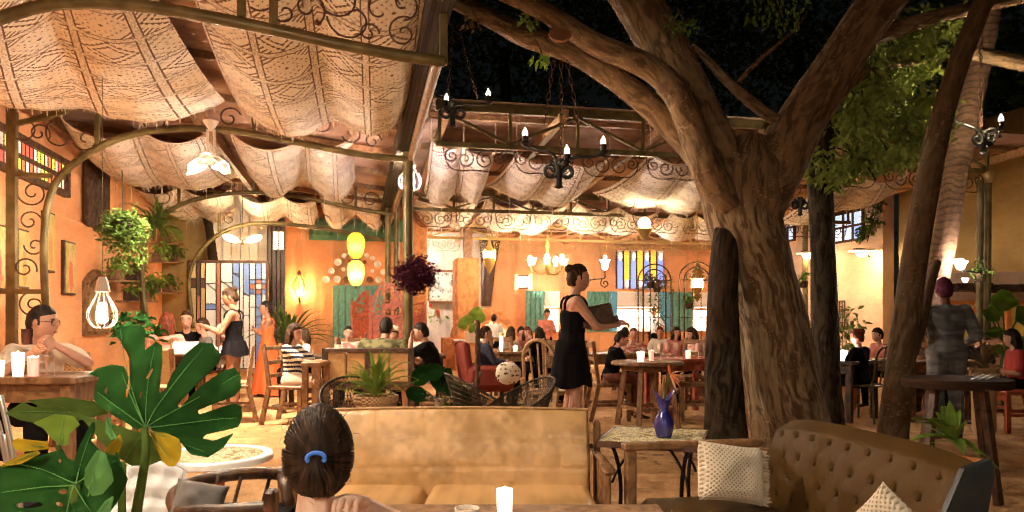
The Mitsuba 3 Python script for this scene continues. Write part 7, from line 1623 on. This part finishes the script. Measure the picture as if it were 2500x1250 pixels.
part(k, 'blossoms', M().ell(bp(1070, 765, 19.7), (.05, .05, .12)).ell(bp(1050, 745, 19.7), (.05, .04, .07)), flat((.7, .12, .10)), True)
# iron garden arches (trellis) in the right pavilion
for i, (x0, x1, yt, Y, lab) in enumerate(((1558, 1638, 645, 14.0, 'left thin iron garden arch in front of the kitchen hatch'), (1658, 1745, 640, 14.3, 'right thin iron garden arch running behind the dark trunk'))):
    k = thing('garden_arch', lab, 'trellis', 'thin iron garden arches'); p, q = gnd(x0, Y), gnd(x1, Y); w = q[0] - p[0]; zt_ = at(x0, yt, Y)[2]; zs = zt_ - w / 2
    t = np.linspace(0, np.pi, 24)
    for o_ in (0, .1):
        ww = w / 2 - o_; part(k, 'hoop', M().tube(np.vstack([[(p + q) / 2 - A_([ww, 0, 0])], (p + q) / 2 + np.stack([-ww * np.cos(t), 0 * t, zs + ww * np.sin(t)], 1), [(p + q) / 2 + A_([ww, 0, 0])]]), .013, 6), 'mat_brown_iron', True)
    for j in range(4): part(k, 'bar', M().cyl(p + A_([w * (j + .6) / 4.2, 0, 0]), p + A_([w * (j + .6) / 4.2, 0, zs + .1 * (j % 2)]), .008, 5), 'mat_brown_iron')
    for z in (.6, 1.3, zs): part(k, 'cross_bar', M().cyl(p + ZZ * z, q + ZZ * z, .008, 5), 'mat_brown_iron')
    for j in range(2): part(k, 'scroll', scroll(M(), p + A_([w * (.3 + .4 * j), 0, zs + .05]), w * .14, 1.4, 90 * j, A_([1., 0, 0]), ZZ, .007), 'mat_brown_iron', True)
    if i == 0: C = np.vstack([cloud(50, at(x, y, 13.95), A_([.16, .1, .3]), x + y) for x, y in ((1600, 740), (1605, 775), (1628, 700))]); v, f = leaf_quads(C, .07, 230, .5); part(k, 'climbing_leaves', M().add(v, f), 'mat_leaf', kind='stuff')

# ---------------------------------------------------------------- the big split leaf plant in the left foreground
def split_leaf(par, outline, holes, Y, bend, mt, veins, base, label=None):
    """outline in picture points at depth Y; bend(x, y) moves points in depth (metres)"""
    pg = sg.Polygon(outline).buffer(0)
    for h_ in holes: pg = pg.difference(h_)
    pg = pg.buffer(2.2).buffer(-4.4).buffer(2.2)
    sc_ = Y / F
    mm = M()
    for g_ in getattr(pg, 'geoms', [pg]):
        v, f = trimesh.creation.triangulate_polygon(g_.segmentize(9), engine='earcut')
        v3 = np.c_[v, np.zeros(len(v))]; v3, f = trimesh.remesh.subdivide_to_size(v3, f, 14, max_iter=12)
        mesh = trimesh.Trimesh(v3, f, process=True); mesh.merge_vertices(); v3, f = np.array(mesh.vertices), np.array(mesh.faces)
        x, y = v3[:, 0], v3[:, 1]; rip = np.zeros(len(x))
        for (a_, b_) in veins:
            a_, b_ = A_(a_, ), A_(b_); w_ = v3[:, :2] - a_; dd = b_ - a_; tt = np.clip((w_ @ dd) / (dd @ dd), 0, 1); dist = np.linalg.norm(w_ - tt[:, None] * dd, axis=1); rip += .005 * np.exp(-(dist / 9) ** 2)
        dy = bend(x, y) + rip + .022 * (meshkit.noise(np.stack([x / 60, y / 60, x * 0], -1), 8) - .5)
        YY = Y + dy
        W_ = np.stack([(x - 1250) * sc_, YY, CZ - (y - HZ) * sc_], -1)
        b_ = W_ + A_([0, .0025, 0]); n = len(W_)
        e = trimesh.Trimesh(W_, f, process=False); bd = e.edges[trimesh.grouping.group_rows(e.edges_sorted, require_count=1)]
        mm.add(np.vstack([W_, b_]), np.vstack([f, f[:, ::-1] + n, np.stack([bd[:, 0], bd[:, 0] + n, bd[:, 1]], 1), np.stack([bd[:, 1], bd[:, 0] + n, bd[:, 1] + n], 1)]))
    kk = part(par, 'leaf', mm, mt, True, label=label)
    vm = M()
    for (a_, b_) in veins:
        t = np.linspace(0, 1, 14); x, y = a_[0] + (b_[0] - a_[0]) * t, a_[1] + (b_[1] - a_[1]) * t
        vm.tube(np.stack([(x - 1250) * sc_, Y + bend(x, y) - .0015, CZ - (y - HZ) * sc_], -1), np.linspace(.0015, .0006, 14), 5)
    part(kk, 'veins', vm, 'mat_leaf_mint', True)
EL = lambda x, y, a_, b_, an=0: shapely.affinity.rotate(sg.Point(x, y).buffer(1, 10).simplify(.02), 0) if False else shapely.affinity.translate(shapely.affinity.rotate(shapely.affinity.scale(sg.Point(0, 0).buffer(1, 8), a_, b_), an), x, y)
k = thing('split_leaf_plant', 'large split leaf plant with glossy dark leaves in the left foreground', 'plant')
o1 = [(352, 1046), (318, 1052), (270, 1030), (236, 1012), (205, 1000), (182, 982), (178, 955), (185, 930), (150, 922), (172, 906), (215, 896), (255, 900), (280, 925), (284, 955), (292, 955), (286, 915), (272, 880), (250, 855), (226, 832), (190, 820), (196, 806), (225, 797), (278, 795), (297, 808), (304, 842), (318, 868), (312, 858), (340, 836), (362, 846), (376, 880), (380, 930), (382, 962), (392, 955), (402, 912), (424, 866), (450, 838), (478, 842), (500, 868), (500, 890), (480, 918), (446, 958), (418, 992), (422, 1000), (470, 948), (512, 910), (545, 902), (566, 924), (570, 952), (556, 972), (510, 988), (462, 1008), (465, 1018), (520, 1000), (556, 990), (574, 996), (578, 1020), (568, 1048), (530, 1058), (490, 1066), (484, 1074), (512, 1080), (548, 1066), (562, 1060), (545, 1094), (505, 1118), (470, 1108), (440, 1080), (400, 1058)]
bend1 = lambda x, y: .00045 * np.abs(x - 375) - .0000022 * (x - 375) ** 2 * 0 + .0000016 * (y - 1045) ** 2 - .06 * sm(1040, 1120, y) - .05 * sm(500, 580, x)
v1 = [((352, 1045), (215, 805)), ((352, 1045), (345, 850)), ((352, 1045), (460, 850)), ((352, 1045), (555, 920)), ((352, 1045), (565, 1025)), ((352, 1045), (500, 1105)), ((352, 1045), (190, 965)), ((345, 1035), (260, 915))]
split_leaf(k, o1, [EL(216, 960, 5, 10, 10), EL(286, 955, 4, 24, -4), EL(330, 967, 3, 9, 5), EL(236, 1012, 5, 4), EL(345, 915, 4, 16, 20)], 1.95, bend1, 'mat_leaf_deep', v1, None)
stem = lambda pts, r: part(k, 'stalk', M().tube(spline(pts, 14), r, 9), 'mat_leaf', True)
stem([at(352, 1045, 1.95), at(356, 1090, 1.93), at(345, 1180, 1.90), at(330, 1300, 1.88)], np.linspace(.009, .014, 14)); stem([at(300, 1130, 2.1), at(298, 1200, 2.05), at(300, 1300, 2.0)], .010)
o2 = [(355, 1060), (375, 1052), (420, 1058), (452, 1066), (462, 1085), (455, 1115), (432, 1136), (412, 1138), (395, 1128), (385, 1105), (370, 1080)]
split_leaf(k, o2, [], 1.96, lambda x, y: .02 - .0006 * (x - 360), 'mat_leaf_yellow', [((358, 1062), (430, 1120))], None, 'yellowing leaf lobe curled under the big leaf')
o3 = [(292, 1120), (250, 1075), (222, 1030), (200, 1005), (262, 1030), (330, 1055), (352, 1052), (384, 1090), (392, 1125), (360, 1138), (320, 1138)]
split_leaf(k, o3, [], 2.03, lambda x, y: .0002 * (x - 300), 'mat_leaf', [((350, 1055), (300, 1125))], None)
o4 = [(262, 1120), (230, 1105), (205, 1080), (212, 1050), (208, 1030), (195, 1060), (185, 1100), (182, 1125), (150, 1120), (120, 1105), (95, 1112), (40, 1130), (0, 1138), (-40, 1150), (-60, 1250), (-40, 1320), (60, 1330), (150, 1330), (215, 1300), (262, 1240), (285, 1180)]
bend4 = lambda x, y: .0004 * np.abs(x - 180) + .0000015 * (y - 1180) ** 2 - .05 * sm(100, -40, x)
split_leaf(k, o4, [EL(140, 1206, 14, 6, -5), EL(178, 1222, 7, 7), EL(40, 1245, 30, 8), EL(122, 1241, 14, 6), EL(125, 1132, 6, 5), EL(190, 1150, 3, 5)], 1.72, bend4, 'mat_leaf_deep', [((185, 1180), (20, 1140)), ((185, 1180), (205, 1060)), ((180, 1185), (-20, 1210)), ((180, 1185), (130, 1310)), ((185, 1180), (265, 1130)), ((182, 1185), (225, 1290))], None)
o5 = [(92, 1030), (130, 1012), (170, 1018), (182, 1040), (160, 1062), (158, 1088), (140, 1092), (122, 1070), (110, 1045)]
split_leaf(k, o5, [], 1.80, lambda x, y: .0006 * (x - 130), 'mat_leaf_lime', [((140, 1088), (150, 1020))], None, 'small bright green young leaf')
o6 = [(236, 1098), (252, 1110), (262, 1150), (262, 1180), (242, 1210), (222, 1212), (214, 1180), (220, 1140)]
split_leaf(k, o6, [], 1.70, lambda x, y: .0008 * (x - 235), 'mat_leaf_mint', [((222, 1210), (240, 1105))], None, 'pale mint green narrow leaf'); split_leaf(k, [(235, 1250), (250, 1225), (264, 1215), (262, 1245), (258, 1280), (232, 1290)], [], 1.70, lambda x, y: .0005 * (x - 235), 'mat_leaf_mint', [((235, 1280), (260, 1225))], None)
o7 = [(35, 1005), (75, 975), (150, 970), (210, 985), (240, 1015), (180, 1030), (100, 1034), (60, 1022)]
split_leaf(k, o7, [EL(85, 985, 14, 4, 30)], 2.06, lambda x, y: .0005 * (x - 120), 'mat_leaf', [((230, 1015), (60, 1000))], None); split_leaf(k, [(30, 1075), (50, 1068), (110, 1080), (112, 1098), (60, 1102), (36, 1095)], [], 2.0, lambda x, y: 0 * x, 'mat_leaf_yellow', [((105, 1090), (45, 1085))], None)
split_leaf(k, [(0, 1135), (50, 1112), (98, 1098), (106, 1106), (60, 1130), (0, 1142)], [], 1.74, lambda x, y: -.0002 * x, 'mat_leaf_yellow', [((100, 1102), (10, 1138))], None); split_leaf(k, [(258, 1022), (268, 1020), (272, 1050), (285, 1070), (270, 1075), (258, 1055)], [], 1.9, lambda x, y: 0 * x, 'mat_leaf_mint', [((262, 1025), (275, 1070))], None)
split_leaf(k, [(272, 1130), (282, 1100), (302, 1150), (300, 1178), (280, 1170), (270, 1150)], [], 1.88, lambda x, y: 0 * x, 'mat_leaf_deep', [((280, 1105), (292, 1172))], None); split_leaf(k, [(255, 1100), (290, 1060), (300, 1080), (285, 1120), (250, 1140)], [], 1.98, lambda x, y: 0 * x, 'mat_leaf_yellow', [((255, 1130), (292, 1065))], None)
stem([at(182, 1182, 1.73), at(190, 1250, 1.75), at(230, 1350, 1.8)], .012); stem([at(140, 1088, 1.81), at(170, 1140, 1.84), at(230, 1260, 1.9)], .006)
part(k, 'pot', M().lathe([(.001, .02), (.16, 0), (.22, .36), (.24, .36), (.24, .40), (.2, .40), (.001, .34)], gnd(290, 2.0), 24), 'mat_clay', 40)
